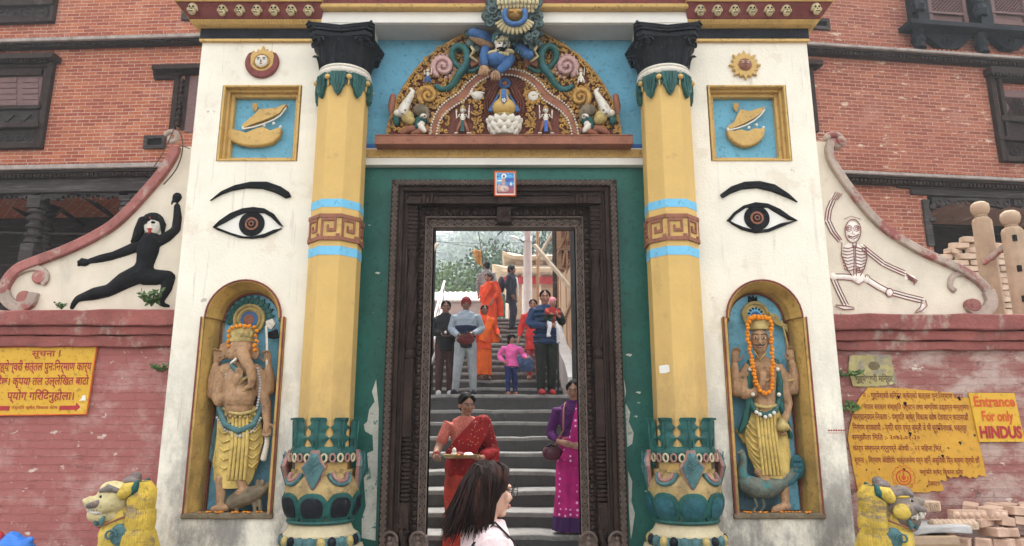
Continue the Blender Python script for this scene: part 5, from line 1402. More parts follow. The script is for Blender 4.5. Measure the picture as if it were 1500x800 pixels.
# ------------------------------------------------------------------ brick buildings
class PL:
    """vertical plane through (x0, y0) turned by a; loc() finds the local point seen at a picture point"""
    def __init__(s, x0, y0, a): s.o = Vector((x0, y0)); s.e = Vector((math.cos(a), math.sin(a))); s.n = Vector((-math.sin(a), math.cos(a)))
    def loc(s, px, py, v=0.0):
        u, y, z = ray(px, py); r = Vector((u, y))
        t_ = (s.o.dot(s.n) + v) / r.dot(s.n)
        return Vector(((r * t_ - s.o).dot(s.e), v, CZ + z * t_))
    def box(s, b, x0, y0, x1, y1, v0, v1):
        """box whose front face (at v0) covers the picture box"""
        p = s.loc((x0 + x1) / 2, y0, v0); q = s.loc((x0 + x1) / 2, y1, v0)
        ym = (y0 + y1) / 2
        return b.box(s.loc(x0, ym, v0).x, s.loc(x1, ym, v0).x, v0, v1, q.z, p.z)
    def fr(s, b, x0, y0, x1, y1, wd, v0, v1, wb=None):
        p = s.loc(x0, (y0 + y1) / 2, v0); q = s.loc(x1, (y0 + y1) / 2, v0)
        zt = s.loc((x0 + x1) / 2, y0, v0).z; zb = s.loc((x0 + x1) / 2, y1, v0).z
        b.box(p.x, p.x + wd, v0, v1, zb, zt).box(q.x - wd, q.x, v0, v1, zb, zt)
        b.box(p.x + wd, q.x - wd, v0, v1, zt - wd, zt).box(p.x + wd, q.x - wd, v0, v1, zb, zb + (wb or wd))
        return p.x, q.x, zb, zt
def rosette(b, x, v, z, r):
    b.tube([(x + r * math.cos(j * .393), v, z + r * math.sin(j * .393)) for j in range(17)], r * .16, 5, cap=False)
    b.tube([(x + r * .6 * math.cos(j * .524), v, z + r * .6 * math.sin(j * .524)) for j in range(13)], r * .13, 5, cap=False)
    b.ell((x, v, z), (r * .3, r * .3, r * .3), 8, 6)
def dentils(b, x0, x1, v, z0, z1, st):
    n = int((x1 - x0) / st)
    for k in range(n): b.box(x0 + k * st, x0 + k * st + st * .55, v - .03, v, z0, z1)
LB = PL(-6.4, 12.0, R_(-3)); RB = PL(6.2, 12.0, R_(7))
lb = thing('brick_building', 'old red brick building with carved dark windows and veranda left of the gateway', 'building', (-6.4, 12, 0), R_(-3), local=True)
rb = thing('brick_building', 'old patched red brick building with lattice bay window right of the gateway', 'building', (6.2, 12, 0), R_(7), local=True)
zB = LB.loc(120, 262, 0).z
b = B().box(-9, 4.0, 0, 4, zB, 11.5).box(-9, 4.0, 3.9, 4.0, 2.1, zB).box(3.7, 4.0, 0, 3.8, 2.1, zB).box(-9, -8.8, 0, 3.8, 2.1, zB)
out(b, 'wall', M['brick'], lb)
def course(pl, root, px, ys, x0, x1, cut=None):
    """string course: pale cap, dark dentil band"""
    z = [pl.loc(px, y, v).z for y, v in zip(ys, (-.22, -.20, -.10))]
    out(B().box(x0, x1, -.22, .02, z[1], z[0]).box(x0, x1, -.16, .02, z[0], z[0] + .03), 'course_cap', M['paletimber'], root, bevel=.01)
    b = B().box(x0, x1, -.13, .02, z[2] + .0, z[1])
    b.box(x0, x1, -.17, .02, z[2] + (z[1] - z[2]) * .62, z[1] - .001)
    dentils(b, x0, x1, -.13, z[2] + .01, z[2] + (z[1] - z[2]) * .5, .075)
    out(b, 'dentil_band', M['wood'], root)
    b = B(); dentils(b, x0, x1, -.14, z[0] + .03, z[0] + .055, .09)
    out(b, 'brick_cap_row', M['brick'], root)
out(B().box(-8.7, 3.65, 2.3, 2.4, 2.1, zB), 'veranda_shade_panel', M['greywood'], lb)  # dark timber panel added before the brick so the veranda reads shaded
course(LB, lb, 150, (52, 58, 67), -9, 4.0); course(LB, lb, 120, (240, 247, 260), -9, 4.0)
b = B(); LB.box(b, -400, 258, 420, 283, -.06, .25)
out(b, 'veranda_beam', M['greywood'], lb, bevel=.01)
def post(pl, root, px0, px1, pyt, pyb, v, rings):
    p = pl.loc(px0, pyt, v); q = pl.loc(px1, pyt, v); cx = (p.x + q.x) / 2; hw = (q.x - p.x) / 2
    b = B().box(cx - hw, cx + hw, v, v + 2 * hw, 2.1, pl.loc(px0, rings[-1] + 4, v).z)
    b.box(cx - hw, cx + hw, v, v + 2 * hw, pl.loc(px0, rings[0] - 4, v).z, p.z)
    pr = []
    for k, r in enumerate(rings):
        z = pl.loc(px0, r, v).z
        pr += [(hw * .75, z + .05), (hw * 1.12, z + .025), (hw * 1.12, z - .025), (hw * .75, z - .05)]
    b.lathe(pr, cx, v + hw, 12)
    out(b, 'veranda_post', M['greywood'], root, bevel=.008)
post(LB, lb, 40, 60, 286, 390, -.02, (308, 318, 330, 342, 352)); post(LB, lb, 62, 77, 300, 390, 1.0, (312, 322, 334, 346, 360)); post(LB, lb, 174, 190, 286, 390, -.02, (298, 306, 316, 326)); post(LB, lb, -90, -68, 286, 390, -.02, (308, 318, 330, 342, 352))
def bracket(pl, root, pts, v):
    P = [pl.loc(*p, v) for p in pts]
    b = B().prism([(p.x, p.z) for p in P], v, v + .08)
    n = len(P)
    for k in range(8):
        t_ = (k + .5) / 8; c_ = P[0] * (1 - t_) + P[1] * t_
        b.tube([(c_.x + .05 * math.cos(j), v - .006, c_.z - .09 + .05 * math.sin(j)) for j in range(6)], .014, 5)
    out(b, 'carved_bracket', M['greywood'], root)
for x0 in (-60, 66, 196):
    bracket(LB, lb, [(x0 - 8, 283), (x0 + 108, 283), (x0 + 108, 288), (x0 + 98, 286), (x0 + 90, 291), (x0 + 78, 285), (x0 + 66, 281.5 + 3), (x0 + 40, 284.5), (x0 + 24, 289), (x0 + 14, 293), (x0 + 8, 290), (x0 - 8, 293)], .0)
b = B()
for k in range(3): b.tube([LB.loc(-40 + k * 70, 262 + k * 4, .6), LB.loc(90 + k * 60, 350, 2.9)], .04, 6)
b.tube([LB.loc(0, 341, .3), LB.loc(230, 345, .3)], .02, 6)
out(b, 'veranda_rafter', M['greywood'], lb)
# left windows
b = B(); LB.fr(b, -70, -60, 83, 33, .09, -.09, .02); LB.fr(b, -58, -60, 76, 27, .05, -.06, .02); LB.box(b, -60, -14, 78, 8, -.12, .02)
w1 = out(b, 'window', M['wood'], lb, bevel=.006)
b = B(); LB.box(b, -60, 8, 74, 28, -.03, .0)
for k in range(6):
    p = LB.loc(-36 + k * 19.5, 18, -.05); rosette(b, p.x, -.05, p.z, .095)
out(b, 'rosette_panel', M['greywood'], w1)
b = B(); LB.box(b, -80, 78, 77, 86, -.24, .02); LB.box(b, -80, 84, 70, 92, -.16, .02)
p = LB.loc(-80, 88, -.24); dentils(b, p.x, LB.loc(74, 88, -.16).x, -.17, LB.loc(0, 92, -.17).z, LB.loc(0, 87, -.17).z, .07)
LB.fr(b, -80, 92, 68, 217, .1, -.1, .02); LB.fr(b, -80, 100, 60, 215, .06, -.07, .02)
LB.box(b, -80, 103, 60, 111, -.085, .02); LB.box(b, -80, 155, 58, 160, -.12, .02); LB.box(b, -80, 180, 56, 187, -.15, .02)
w2 = out(b, 'window', M['wood'], lb, bevel=.006)
b = B(); LB.box(b, -80, 111, 60, 156, -.03, .0)
for k in range(5): LB.box(b, 1, 114 + k * 8.4, 24, 120.5 + k * 8.4, -.045, .0); LB.box(b, 33, 114 + k * 8.4, 56, 120.5 + k * 8.4, -.045, .0); LB.box(b, -60, 114 + k * 8.4, -8, 120.5 + k * 8.4, -.045, 0)
out(b, 'shutters', M['shutter'], w2)
b = B(); LB.box(b, -80, 162, 57, 181, -.05, .0); LB.box(b, -80, 189, 57, 211, -.03, .0)
for k in range(8):
    p = LB.loc(-60 + k * 14.5, 200, -.05); rosette(b, p.x, -.05, p.z, .08)
for k in range(5):
    p = LB.loc(-50 + k * 24, 172, -.06); b.tube([(p.x - .14, -.06, p.z - .07), (p.x, -.07, p.z + .06), (p.x + .14, -.06, p.z - .07)], .025, 5)
out(b, 'carved_apron', M['greywood'], w2)
b = B(); LB.box(b, 222, 92, 400, 99, -.2, .02); LB.box(b, 224, 99, 400, 107, -.08, .02); LB.box(b, 225, 107, 262, 115, -.06, .02); LB.box(b, 251, 110, 259, 190, -.06, .02); LB.box(b, 267, 110, 274, 190, -.03, .02)
p = LB.loc(263, 150, -.07); pr = []
for k in range(9):
    z = LB.loc(263, 118 + k * 8, -.07).z; pr += [(.03, z + .04), (.05, z + .01), (.05, z - .02), (.03, z - .04)]
b.lathe(pr, p.x, -.06, 8)
w3 = out(b, 'window', M['wood'], lb, bevel=.005)
b = B(); LB.box(b, 274, 112, 400, 192, -.02, .0)
out(b, 'shutters', M['shutter'], w3)
for bx_ in ((210, 198, 241, 217), (266, 6, 300, 28)):
    b = B(); LB.fr(b, *bx_, .06, -.05, .02)
    vent = out(b, 'vent', M['greywood'], lb)
    b = B(); LB.box(b, bx_[0] + 2, bx_[1] + 2, bx_[2] - 2, bx_[3] - 2, -.01, .0)
    out(b, 'vent_shade_panel', M['dark'], vent)  # no real opening: a near-black panel gives the vent its inner shade
# right building
zB2 = RB.loc(1400, 272, 0).z
xo = RB.loc(1362, 320, 0).x
b = B().box(-4.0, 12, 0, 4, zB2, 11.5).box(-4.0, 12, 3.9, 4.0, 2.1, zB2).box(11.8, 12, 0, 3.8, 2.1, zB2).box(-4.0, xo, 0, .5, 2.1, zB2)
out(b, 'wall', M['brick2'], rb)
out(B().box(xo, 11.7, 2.3, 2.4, 2.1, zB2), 'veranda_shade_panel', M['greywood'], rb)  # added dark panel, stands for the shade deep in this veranda
course(RB, rb, 1340, (71, 76, 88), -4.0, 12); course(RB, rb, 1370, (255, 260, 273), -4.0, 12)
b = B(); RB.box(b, 1316, 270, 1700, 283, -.05, .25); RB.box(b, 1336, 283, 1700, 292, -.045, .25); RB.box(b, 1356, 292, 1366, 360, -.05, .2); RB.box(b, 1363, 300, 1372, 306, -.08, .2); RB.box(b, 1363, 318, 1372, 324, -.08, .2)
out(b, 'veranda_beam', M['greywood'], rb, bevel=.01)
for x0 in (1366, 1486):
    bracket(RB, rb, [(x0, 289), (x0 + 114, 291), (x0 + 114, 302), (x0 + 106, 305), (x0 + 90, 302), (x0 + 70, 298), (x0 + 56, 293), (x0 + 44, 293), (x0 + 30, 297), (x0 + 14, 303), (x0, 301)], .0)
b = B()
for (x0, x1, st) in ((1340, 1357, 0), (1431, 1449, 0), (1520, 1540, 0)):
    RB.box(b, x0, -60, x1, 36, -.28, .02); p = RB.loc((x0 + x1) / 2, 58, -.22)
    b.lathe([(.13, RB.loc(1400, 74, -.2).z), (.10, RB.loc(1400, 66, -.2).z), (.13, RB.loc(1400, 60, -.2).z), (.09, RB.loc(1400, 54, -.2).z), (.12, RB.loc(1400, 46, -.2).z)], p.x, -.16, 10)
    b.lathe([(.11, RB.loc(1400, 20, -.3).z), (.14, RB.loc(1400, 12, -.3).z), (.10, RB.loc(1400, 4, -.3).z), (.14, RB.loc(1400, -6, -.3).z)], p.x, -.26, 10)
RB.box(b, 1336, 37, 1620, 44, -.36, .02); RB.box(b, 1340, 44, 1620, 48, -.28, .02)
w4 = out(b, 'bay_window', M['black'], rb, bevel=.008)
for x0, x1 in ((1357, 1412), (1449, 1500), (1542, 1590)):
    b = B(); RB.fr(b, x0, -60, x1, 36, .07, -.14, .02); RB.box(b, x0 + 3, 19, x1 - 3, 33, -.10, .0); RB.box(b, x0, 17, x1, 20, -.16, .0)
    pz0 = RB.loc(x0, 18, -.1); pz1 = RB.loc(x1, -20, -.1)
    n = 12; wx = pz1.x - pz0.x; hz = pz1.z - pz0.z
    for s_ in (-1, 1):
        for k in range(-8, 16):
            a_ = k / 12 * wx
            pts = [(a_, 0), (a_ + s_ * hz, hz)]
            t0, t1 = 0.0, 1.0
            d_ = pts[1][0] - pts[0][0]
            ta, tb = sorted(((0.03 - a_) / d_, (wx - .03 - a_) / d_)); t0 = max(t0, ta); t1 = min(t1, tb)
            if t1 > t0 + .02: b.tube([(pz0.x + a_ + d_ * t0, -.08, pz0.z + hz * t0), (pz0.x + a_ + d_ * t1, -.08, pz0.z + hz * t1)], .013, 4, cap=False)
    out(b, 'lattice', M['shutter'], w4)
    b = B(); RB.box(b, x0, -60, x1, 19, -.03, .0); out(b, 'lattice_back', M['dark'], w4)  # dark sheet whose colour stands for the shaded room behind the lattice
    b = B()
    P = [RB.loc(*q, -.14) for q in ((x0 - 2, 49), (x1 + 18, 51), (x1 + 8, 58), (x1 - 2, 68), (x1 - 14, 72), (x0 + 22, 70), (x0 + 10, 60))]
    b.prism([(p.x, p.z) for p in P], -.14, .0)
    p = RB.loc((x0 + x1) / 2 + 4, 60, -.16); rosette(b, p.x, -.16, p.z, .10)
    out(b, 'curved_apron', M['black'], w4, bevel=.01)
b = B(); RB.box(b, 1453, 101, 1600, 111, -.2, .02); RB.fr(b, 1460, 111, 1600, 238, .1, -.1, .02); RB.fr(b, 1470, 118, 1600, 205, .08, -.07, .02); RB.box(b, 1468, 172, 1600, 180, -.1, .02); RB.box(b, 1466, 202, 1600, 208, -.12, .02)
p = RB.loc(1453, 110, -.2); dentils(b, p.x, p.x + 1.4, -.2, RB.loc(1460, 111, -.2).z, RB.loc(1460, 107, -.2).z, .07)
for q in ((1488, 222), (1512, 222)):
    p = RB.loc(*q, -.05); rosette(b, p.x, -.05, p.z, .1)
RB.box(b, 1472, 210, 1600, 233, -.03, 0); RB.box(b, 1468, 179, 1600, 203, -.025, 0)
w5 = out(b, 'window', M['wood'], rb, bevel=.006)
b = B(); RB.box(b, 1474, 135, 1600, 172, -.012, .0)
out(b, 'shutters', M['shutter'], w5)
b = B(); p0 = RB.loc(1474, 172, -.03); 
for k in range(9):
    for s_ in (-1, 1):
        b.tube([(p0.x + .04 * k + .02, -.03, p0.z + (0 if s_ > 0 else .42)), (p0.x + .04 * k + .02 + .21 * (1 if k < 5 else .6), -.03, p0.z + (.42 if s_ > 0 else 0) * (1 if k < 5 else 1))], .010, 4, cap=False)
out(b, 'lattice', M['wood'], w5)
b = B(); RB.box(b, 1120, 85, 1206, 92, -.16, .02); RB.box(b, 1120, 92, 1198, 98, -.08, .02); RB.box(b, 1189, 98, 1196, 192, -.08, .02); RB.box(b, 1180, 98, 1186, 192, -.05, .02)
w6 = out(b, 'window', M['wood'], rb, bevel=.005)
b = B(); RB.box(b, 1120, 98, 1186, 190, -.02, .0); out(b, 'shutters', M['shutter'], w6)
b = B(); RB.fr(b, 1184, 26, 1216, 42, .06, -.05, .02); vent = out(b, 'vent', M['greywood'], rb)
b = B(); RB.box(b, 1186, 29, 1213, 39, -.01, .0); out(b, 'vent_shade_panel', M['dark'], vent)  # near-black panel in place of an opening, shade as colour
# ------------------------------------------------------------------ human figures
V = Vector
def hand(b, w_, d, nrm, s, curl=.5, thumb=1):
    """palm, four unequal bent fingers and a thumb; d = direction, nrm = palm side, s = hand length"""
    d = d.normalized(); nrm = (nrm - d * nrm.dot(d)).normalized(); sd_ = d.cross(nrm)
    p0 = w_ + d * s * .05
    b.tube([w_ - d * s * .1, p0 + d * s * .15, p0 + d * s * .42], [s * .13, s * .19, s * .17], 8)
    for k, L in enumerate((.40, .47, .44, .34)):
        o = (k - 1.5) * s * .115
        q = p0 + d * s * .44 + sd_ * o; pts = [q - d * s * .1, q]
        a = curl * .35; dr = d
        for j in range(3):
            dr = (d * math.cos(a) + nrm * math.sin(a)); q = q + dr * s * L * (.42, .33, .25)[j]; pts.append(q); a += curl * .75
        b.tube(pts, [s * .05, s * .052, s * .048, s * .044, s * .036], 6)
    q = p0 + d * s * .08 + sd_ * thumb * s * .13
    b.tube([q, q + (d * .55 + sd_ * thumb * .7 + nrm * .25) * s * .2, q + (d * .95 + sd_ * thumb * .75 + nrm * .55) * s * .34], [s * .062, s * .055, s * .042], 6)
DEF = dict(P=(0, 0, .53), C=(0, 0, .735), N=(0, .008, .845), HD=(0, -.006, .928), LS=(-.108, 0, .812), RS=(.108, 0, .812), LE=(-.14, .012, .645), RE=(.14, .012, .645),
           LW=(-.15, -.03, .50), RW=(.15, -.03, .50), LH=(-.05, 0, .515), RH=(.05, 0, .515), LK=(-.055, -.015, .285), RK=(.055, -.015, .285), LA=(-.055, .012, .045), RA=(.055, .012, .045))
class Fig:
    def __init__(s, label, loc, rz, H, pose=None, skin='skin', turn=0.0, nod=0.0, fem=False, group=None, res=.008, name='person', cat='person'):
        s.t = thing(name, label, cat, loc, rz, group, local=True)
        s.H = H; s.skin = M[skin]; s.skname = skin; s.res = res; s.fem = fem
        s.J = {k: V(v) * H for k, v in {**DEF, **(pose or {})}.items() if not k.endswith('D') or k == 'HD'}
        s.D = {k: V(v) for k, v in (pose or {}).items() if k in ('LD', 'RD', 'LM', 'RM')}
        s.curl = (pose or {}).get('curl', .5) if pose else .5
        s.R = Matrix.Translation(s.J['HD']) @ Matrix.Rotation(turn, 4, 'Z') @ Matrix.Rotation(nod, 4, 'X')
    def h(s, x, y, z): return s.R @ (V((x, y, z)) * s.H)
    def rings(s, b, add, z0=None, z1=None, flare=0.0, hip=1.0):
        J, H = s.J, s.H; f = s.fem
        L = [(J['P'] - V((0, 0, .06 * H)), .080 * hip, .062 * hip), (J['P'], .094 * hip if f else .086, .068 if f else .062), (J['P'].lerp(J['C'], .42), .076 if f else .080, .056),
             (J['P'].lerp(J['C'], .8), .090 if f else .094, .066), (J['C'] + V((0, 0, .03 * H)), .098, .066 if f else .062), (J['N'] - V((0, 0, .018 * H)), .080, .05), (J['N'] + V((0, 0, .005 * H)), .040, .040)]
        L = [(c, rx * H + add, ry * H + add) for c, rx, ry in L]
        lo = z0 * H if z0 is not None else L[0][0].z; hi = z1 * H if z1 is not None else L[-1][0].z
        def at_z(z):
            if z <= L[0][0].z: return (V((L[0][0].x, L[0][0].y, z)), L[0][1], L[0][2])
            for (c, a1, b1), (d, a2, b2) in zip(L, L[1:]):
                if z <= d.z:
                    t_ = (z - c.z) / (d.z - c.z); return (c.lerp(d, t_), a1 + (a2 - a1) * t_, b1 + (b2 - b1) * t_)
            return L[-1]
        rs = [at_z(lo)] + [q for q in L if lo + .004 < q[0].z < hi - .004] + [at_z(hi)]
        rs[0] = (rs[0][0], rs[0][1] + flare, rs[0][2] + flare)
        b.loft([[c + V((rx * math.cos(2 * PI * k / 18), ry * math.sin(2 * PI * k / 18), 0)) for k in range(18)] for c, rx, ry in rs])
    def arm(s, b, S, add=0.0, frac=2.0, puff=1.0):
        J, H = s.J, s.H
        a, e, w_ = J[S + 'S'], J[S + 'E'], J[S + 'W']
        sh = a.lerp(J['C'], .25) + V((0, 0, -.01 * H))
        r = [.031 * H + add * .5, .031 * H + add * .85, .0265 * H + add * puff, .0255 * H + add * puff, .0165 * H + add * .7]
        pts = [sh, a.lerp(e, .12), e.lerp(a, .08), e.lerp(w_, .15), w_]
        if frac < 1: pts = [sh, a, a.lerp(e, frac)]; r = [r[0], r[1], r[1] + add * .1]
        elif frac < 2: pts[-1] = e.lerp(w_, frac - 1)
        b.tube(pts, r, 12)
    def leg(s, b, S, add=0.0, frac=2.0):
        J, H = s.J, s.H
        hp, k, a = J[S + 'H'], J[S + 'K'], J[S + 'A']
        r = [.052 * H + add, .047 * H + add, .034 * H + add, .033 * H + add, .021 * H + add * 1.1]
        pts = [hp, hp.lerp(k, .3), k.lerp(hp, .06), k.lerp(a, .22), a]
        if frac < 2: pts[-1] = k.lerp(a, frac - 1)
        b.tube(pts, r, 12)
    def foot(s, b, S, add=0.0, d=None):
        a, H = s.J[S + 'A'], s.H
        d = (d or V((0, -1, 0))).normalized()
        b.tube([a + d * -.025 * H + V((0, 0, -.018 * H)), a + d * .05 * H + V((0, 0, -.018 * H)), a + d * .105 * H + V((0, 0, -.028 * H))], [.024 * H + add, .025 * H + add, .017 * H + add], 10)
    def body(s, shod=True, hands=True):
        skin = s.skname
        b = B(); J, H = s.J, s.H
        s.rings(b, 0)
        for S in 'LR':
            s.arm(b, S); s.leg(b, S)
            if not shod: s.foot(b, S)
            if hands:
                d = s.D.get(S + 'D', J[S + 'W'] - J[S + 'E']); n_ = s.D.get(S + 'M', V((1 if S == 'L' else -1, -.2, 0)))
                hand(b, J[S + 'W'], V(d), V(n_), .105 * H, s.curl, 1 if S == 'L' else -1)
        b.tube([J['N'] - V((0, 0, .03 * H)), J['N'], J['HD'] + V((0, .006 * H, -.03 * H))], [.036 * H, .031 * H, .031 * H], 10)
        i0 = len(b.v)
        sv = s.R; s.R = Matrix.Identity(4)
        b.ell(s.h(0, .006, .008), (.045 * H, .054 * H, .057 * H), 16, 12); b.ell(s.h(0, -.012, -.022), (.036 * H, .040 * H, .046 * H), 14, 10)
        b.ell(s.h(0, -.036, -.058), (.017 * H, .014 * H, .012 * H), 10, 7)
        b.tube([s.h(0, -.046, .004), s.h(0, -.058, -.020), s.h(0, -.052, -.024)], [.006 * H, .009 * H, .009 * H], 7)
        b.ell(s.h(0, -.046, .012), (.034 * H, .010 * H, .008 * H), 10, 6)
        b.ell(s.h(0, -.046, -.040), (.016 * H, .010 * H, .009 * H), 8, 6)
        for q in (-1, 1): b.ell(s.h(q * .046, .006, -.012), (.007 * H, .014 * H, .020 * H), 8, 6); b.ell(s.h(q * .026, -.040, -.016), (.016 * H, .012 * H, .016 * H), 8, 6)
        s.R = sv
        b.xf(i0, s.R)
        s.bo = out(b, 'body', s.skin, s.t, remesh=s.res * .8)
        b = B()
        for q in (-1, 1): b.ell(s.h(q * .0185, -.0485, .000), (.0078 * H, .006 * H, .0036 * H), 9, 6)
        e = out(b, 'eyes', M['eyewhite'], s.bo, smooth=60)
        b = B()
        for q in (-1, 1):
            b.ell(s.h(q * .0185, -.0535, .000), (.0042 * H, .003 * H, .0038 * H), 8, 6)
            b.tube([s.h(q * .008, -.0555, .0125), s.h(q * .018, -.0555, .0160), s.h(q * .029, -.051, .012)], .0019 * H, 5)
        out(b, 'brows', M['eye'], s.bo, smooth=60)
        b = B(); b.tube([s.h(-.014, -.053, -.0385), s.h(0, -.057, -.0375), s.h(.014, -.053, -.0385)], .0038 * H, 6); b.tube([s.h(-.010, -.053, -.043), s.h(0, -.056, -.0435), s.h(.010, -.053, -.043)], .0038 * H, 6)
        out(b, 'lips', M['lipfair'] if skin == 'skinfair' else M['lip'], s.bo, smooth=60)
        return s
    def top(s, m_, hem=.50, add=.014, sleeve=2.0, flare=.0, name='jacket', z1=None, collar=True, disp=.018, parts=None):
        b = B(); s.rings(b, add, hem, z1, flare)
        for S in 'LR': s.arm(b, S, add, sleeve)
        if collar: b.lathe([(.052 * s.H, s.J['N'].z - .02), (.052 * s.H, s.J['N'].z + .018 * s.H), (.04 * s.H, s.J['N'].z + .018 * s.H), (.03 * s.H, s.J['N'].z - .02)], s.J['N'].x, s.J['N'].y, 14)
        return out(b, name, m_, s.t, remesh=s.res, disp=(FOLD, disp))
    def pants(s, m_, add=.014, name='trousers', frac=2.0, disp=.016):
        b = B(); J, H = s.J, s.H
        for S in 'LR': s.leg(b, S, add, frac)
        c = J['P']; b.loft([[c + V((r * math.cos(2 * PI * k / 16), r * .72 * math.sin(2 * PI * k / 16), z * H)) for k in range(16)] for r, z in ((.085 * H + add, -.05), (.095 * H + add, -.01), (.086 * H + add, .05))])
        return out(b, name, m_, s.t, remesh=s.res, disp=(FOLD, disp))
    def shoes(s, m_, dL=None, dR=None, name='shoe', add=.008):
        for S, d in (('L', dL), ('R', dR)):
            b = B(); s.foot(b, S, add, d); out(b, name, m_, s.t, remesh=s.res * .8)
    def skirt(s, m_, zt, zh, r0, r1, folds=14, amp=.05, sq=.75, name='skirt', lean=(0, 0), mid=None, mats=None, n=14, smooth_=60):
        H = s.H; b = B(); rings = []; c0 = s.J['P']
        for i in range(n + 1):
            t_ = i / n; z = (zt + (zh - zt) * t_) * H
            r = (r0 + (r1 - r0) * t_) * H
            if mid: r += mid * H * math.sin(PI * min(1, t_ * 1.7)) * (1 if t_ < .6 else 0)
            ring = []
            for k in range(72):
                a = 2 * PI * k / 72
                q = 1 + amp * t_ ** .7 * (math.sin(folds * a + 1.3 * math.sin(2 * a) + t_ * .8) + .4 * math.sin(folds * 1.7 * a + 1))
                ring.append(V((c0.x + lean[0] * t_ * H + r * q * math.cos(a), c0.y + lean[1] * t_ * H + r * q * sq * math.sin(a), z)))
            rings.append(ring)
        b.loft(rings)
        return out(b, name, m_, s.t, smooth=smooth_)
    def cap(s, m_, name='hair', back=.012, grow=1.08, low=-.02, bun=False, tail=False, fringe=.030):
        """hair or cap: shell over the skull that leaves the face free"""
        b = B(); H = s.H
        sv = s.R; s.R = Matrix.Identity(4)
        b.ell(s.h(0, .006 + back, .018), (.047 * H * grow, .053 * H * grow, .054 * H * grow), 18, 12)
        b.ell(s.h(0, .030, -.012), (.043 * H, .036 * H, .046 * H), 12, 8)
        for q in (-1, 1): b.tube([s.h(q * .020, -.034, .052), s.h(q * .040, -.020, .030), s.h(q * .046, .0, .005)], [.012 * H, .014 * H, .010 * H], 7)
        if bun: b.ell(s.h(0, .075, -.005), (.03 * H, .026 * H, .03 * H), 10, 8)
        if tail: b.tube([s.h(0, .055, .0), s.h(0, .07, -.08), s.h(.01, .06, -.2)], [.022 * H, .026 * H, .012 * H], 8)
        s.R = sv
        b.xf(0, s.R)
        return out(b, name, m_, s.t, remesh=s.res * .8, disp=(FOLD2, .006))
def strap(pts, wd, th, m_, name, parent, smooth_=60):
    """cloth strip: flattened tube"""
    b = B(); P = [V(p) for p in pts]; rings = []
    for i, p in enumerate(P):
        t_ = (P[min(i + 1, len(P) - 1)] - P[max(i - 1, 0)]).normalized()
        side = t_.cross(V((0, -1, .15))); side = side.normalized() if side.length > 1e-4 else V((1, 0, 0))
        nn = side.cross(t_)
        w_ = wd[i] if hasattr(wd, '__len__') else wd
        rings.append([p + side * w_ * math.cos(2 * PI * k / 20) + nn * (th * math.sin(2 * PI * k / 20) + .12 * w_ * math.sin(5 * math.cos(2 * PI * k / 20) * 2) * .35) for k in range(20)])
    b.loft(rings)
    return out(b, name, m_, parent, smooth=smooth_)
def cloth(name, col, var=.25, dots=None, sat=None, rough=.8, grad=None):
    """fabric; dots=(colour, scale, size) woven spots"""
    m, n, l, p = nodes_of(name)
    co = n.new('ShaderNodeTexCoord').outputs['Object']
    c = mixc(n, l, ramp(n, l, noise(n, l, co, 7, 5, .6), .3, .7), [x * (1 - var) for x in col], [min(1, x * (1 + var * .6)) for x in col])
    if dots:
        vt = n.new('ShaderNodeTexVoronoi'); vt.inputs['Scale'].default_value = dots[1]; vt.inputs['Randomness'].default_value = dots[3] if len(dots) > 3 else .5
        l.new(co, vt.inputs['Vector'])
        c = mixc(n, l, ramp(n, l, vt.outputs['Distance'], dots[2], dots[2] * 1.25, 1, 0), c, dots[0])
    if grad:
        sp = n.new('ShaderNodeSeparateXYZ'); l.new(co, sp.inputs[0])
        c = mixc(n, l, ramp(n, l, sp.outputs[2], grad[1], grad[1] + .01, 1, 0), c, grad[0])
    l.new(c, p.inputs['Base Color']); p.inputs['Roughness'].default_value = rough; p.inputs['Specular IOR Level'].default_value = .2
    nb = bumpn(n, l, noise(n, l, co, 15, 5, .6, (1, 1, .3)), .8, .035); l.new(nb, p.inputs['Normal'])
    return m
# ---- woman in a red sari with an offering tray, on the lower steps
redsari = cloth('red_sari', (.25, .008, .010), .35, ((.55, .33, .14), 30, .13, .9))
redskirt = cloth('red_sari_skirt', (.38, .034, .02), .35, ((.55, .30, .12), 26, .10, .9))
blouse = cloth('coral_blouse', (.50, .12, .09), .2, ((.6, .4, .3), 60, .2))
f = Fig('woman in a red sari carrying a round brass offering tray down the steps', (-.46, 7.28, step_z(7.2)), R_(14), 1.56,
        dict(LS=(-.115, 0, .80), LE=(-.178, -.02, .655), LW=(-.215, -.125, .60), RE=(.165, .0, .63), RW=(.075, -.145, .595), LD=(.05, -1, -.05), RD=(-1, -.25, .1), LM=(1, 0, .3), RM=(0, 0, 1), RK=(.06, -.06, .29)), turn=R_(14), nod=R_(10), fem=True).body(shod=False)
f.top(blouse, .66, .010, .72, name='blouse', collar=False, disp=.008)
f.skirt(redskirt, .60, .02, .102, .135, 11, .05, name='sari_skirt', mid=.018)
f.skirt(redsari, .62, .36, .110, .124, 5, .03, name='sari_wrap', mid=.018)
H = f.H
strap([V(p) * H for p in ((-.085, -.062, .58), (-.02, -.088, .66), (.05, -.088, .745), (.105, -.045, .818), (.112, .03, .815), (.085, .075, .72), (.06, .085, .52))], [.075 * H, .078 * H, .07 * H, .058 * H, .06 * H, .09 * H, .1 * H], .016 * H, redsari, 'pallu', f.t)
b = B(); b.tube([f.J['RS'] + V((0, 0, .01)), f.J['RE'], f.J['RE'].lerp(f.J['RW'], .75)], [.052 * H, .056 * H, .040 * H], 12); b.tube([f.J['RE'] + V((.0, 0, 0)), f.J['RE'] + V((-.01, -.03, -.13)), f.J['RE'] + V((-.04, -.02, -.22))], [.06 * H, .055 * H, .03 * H], 10)
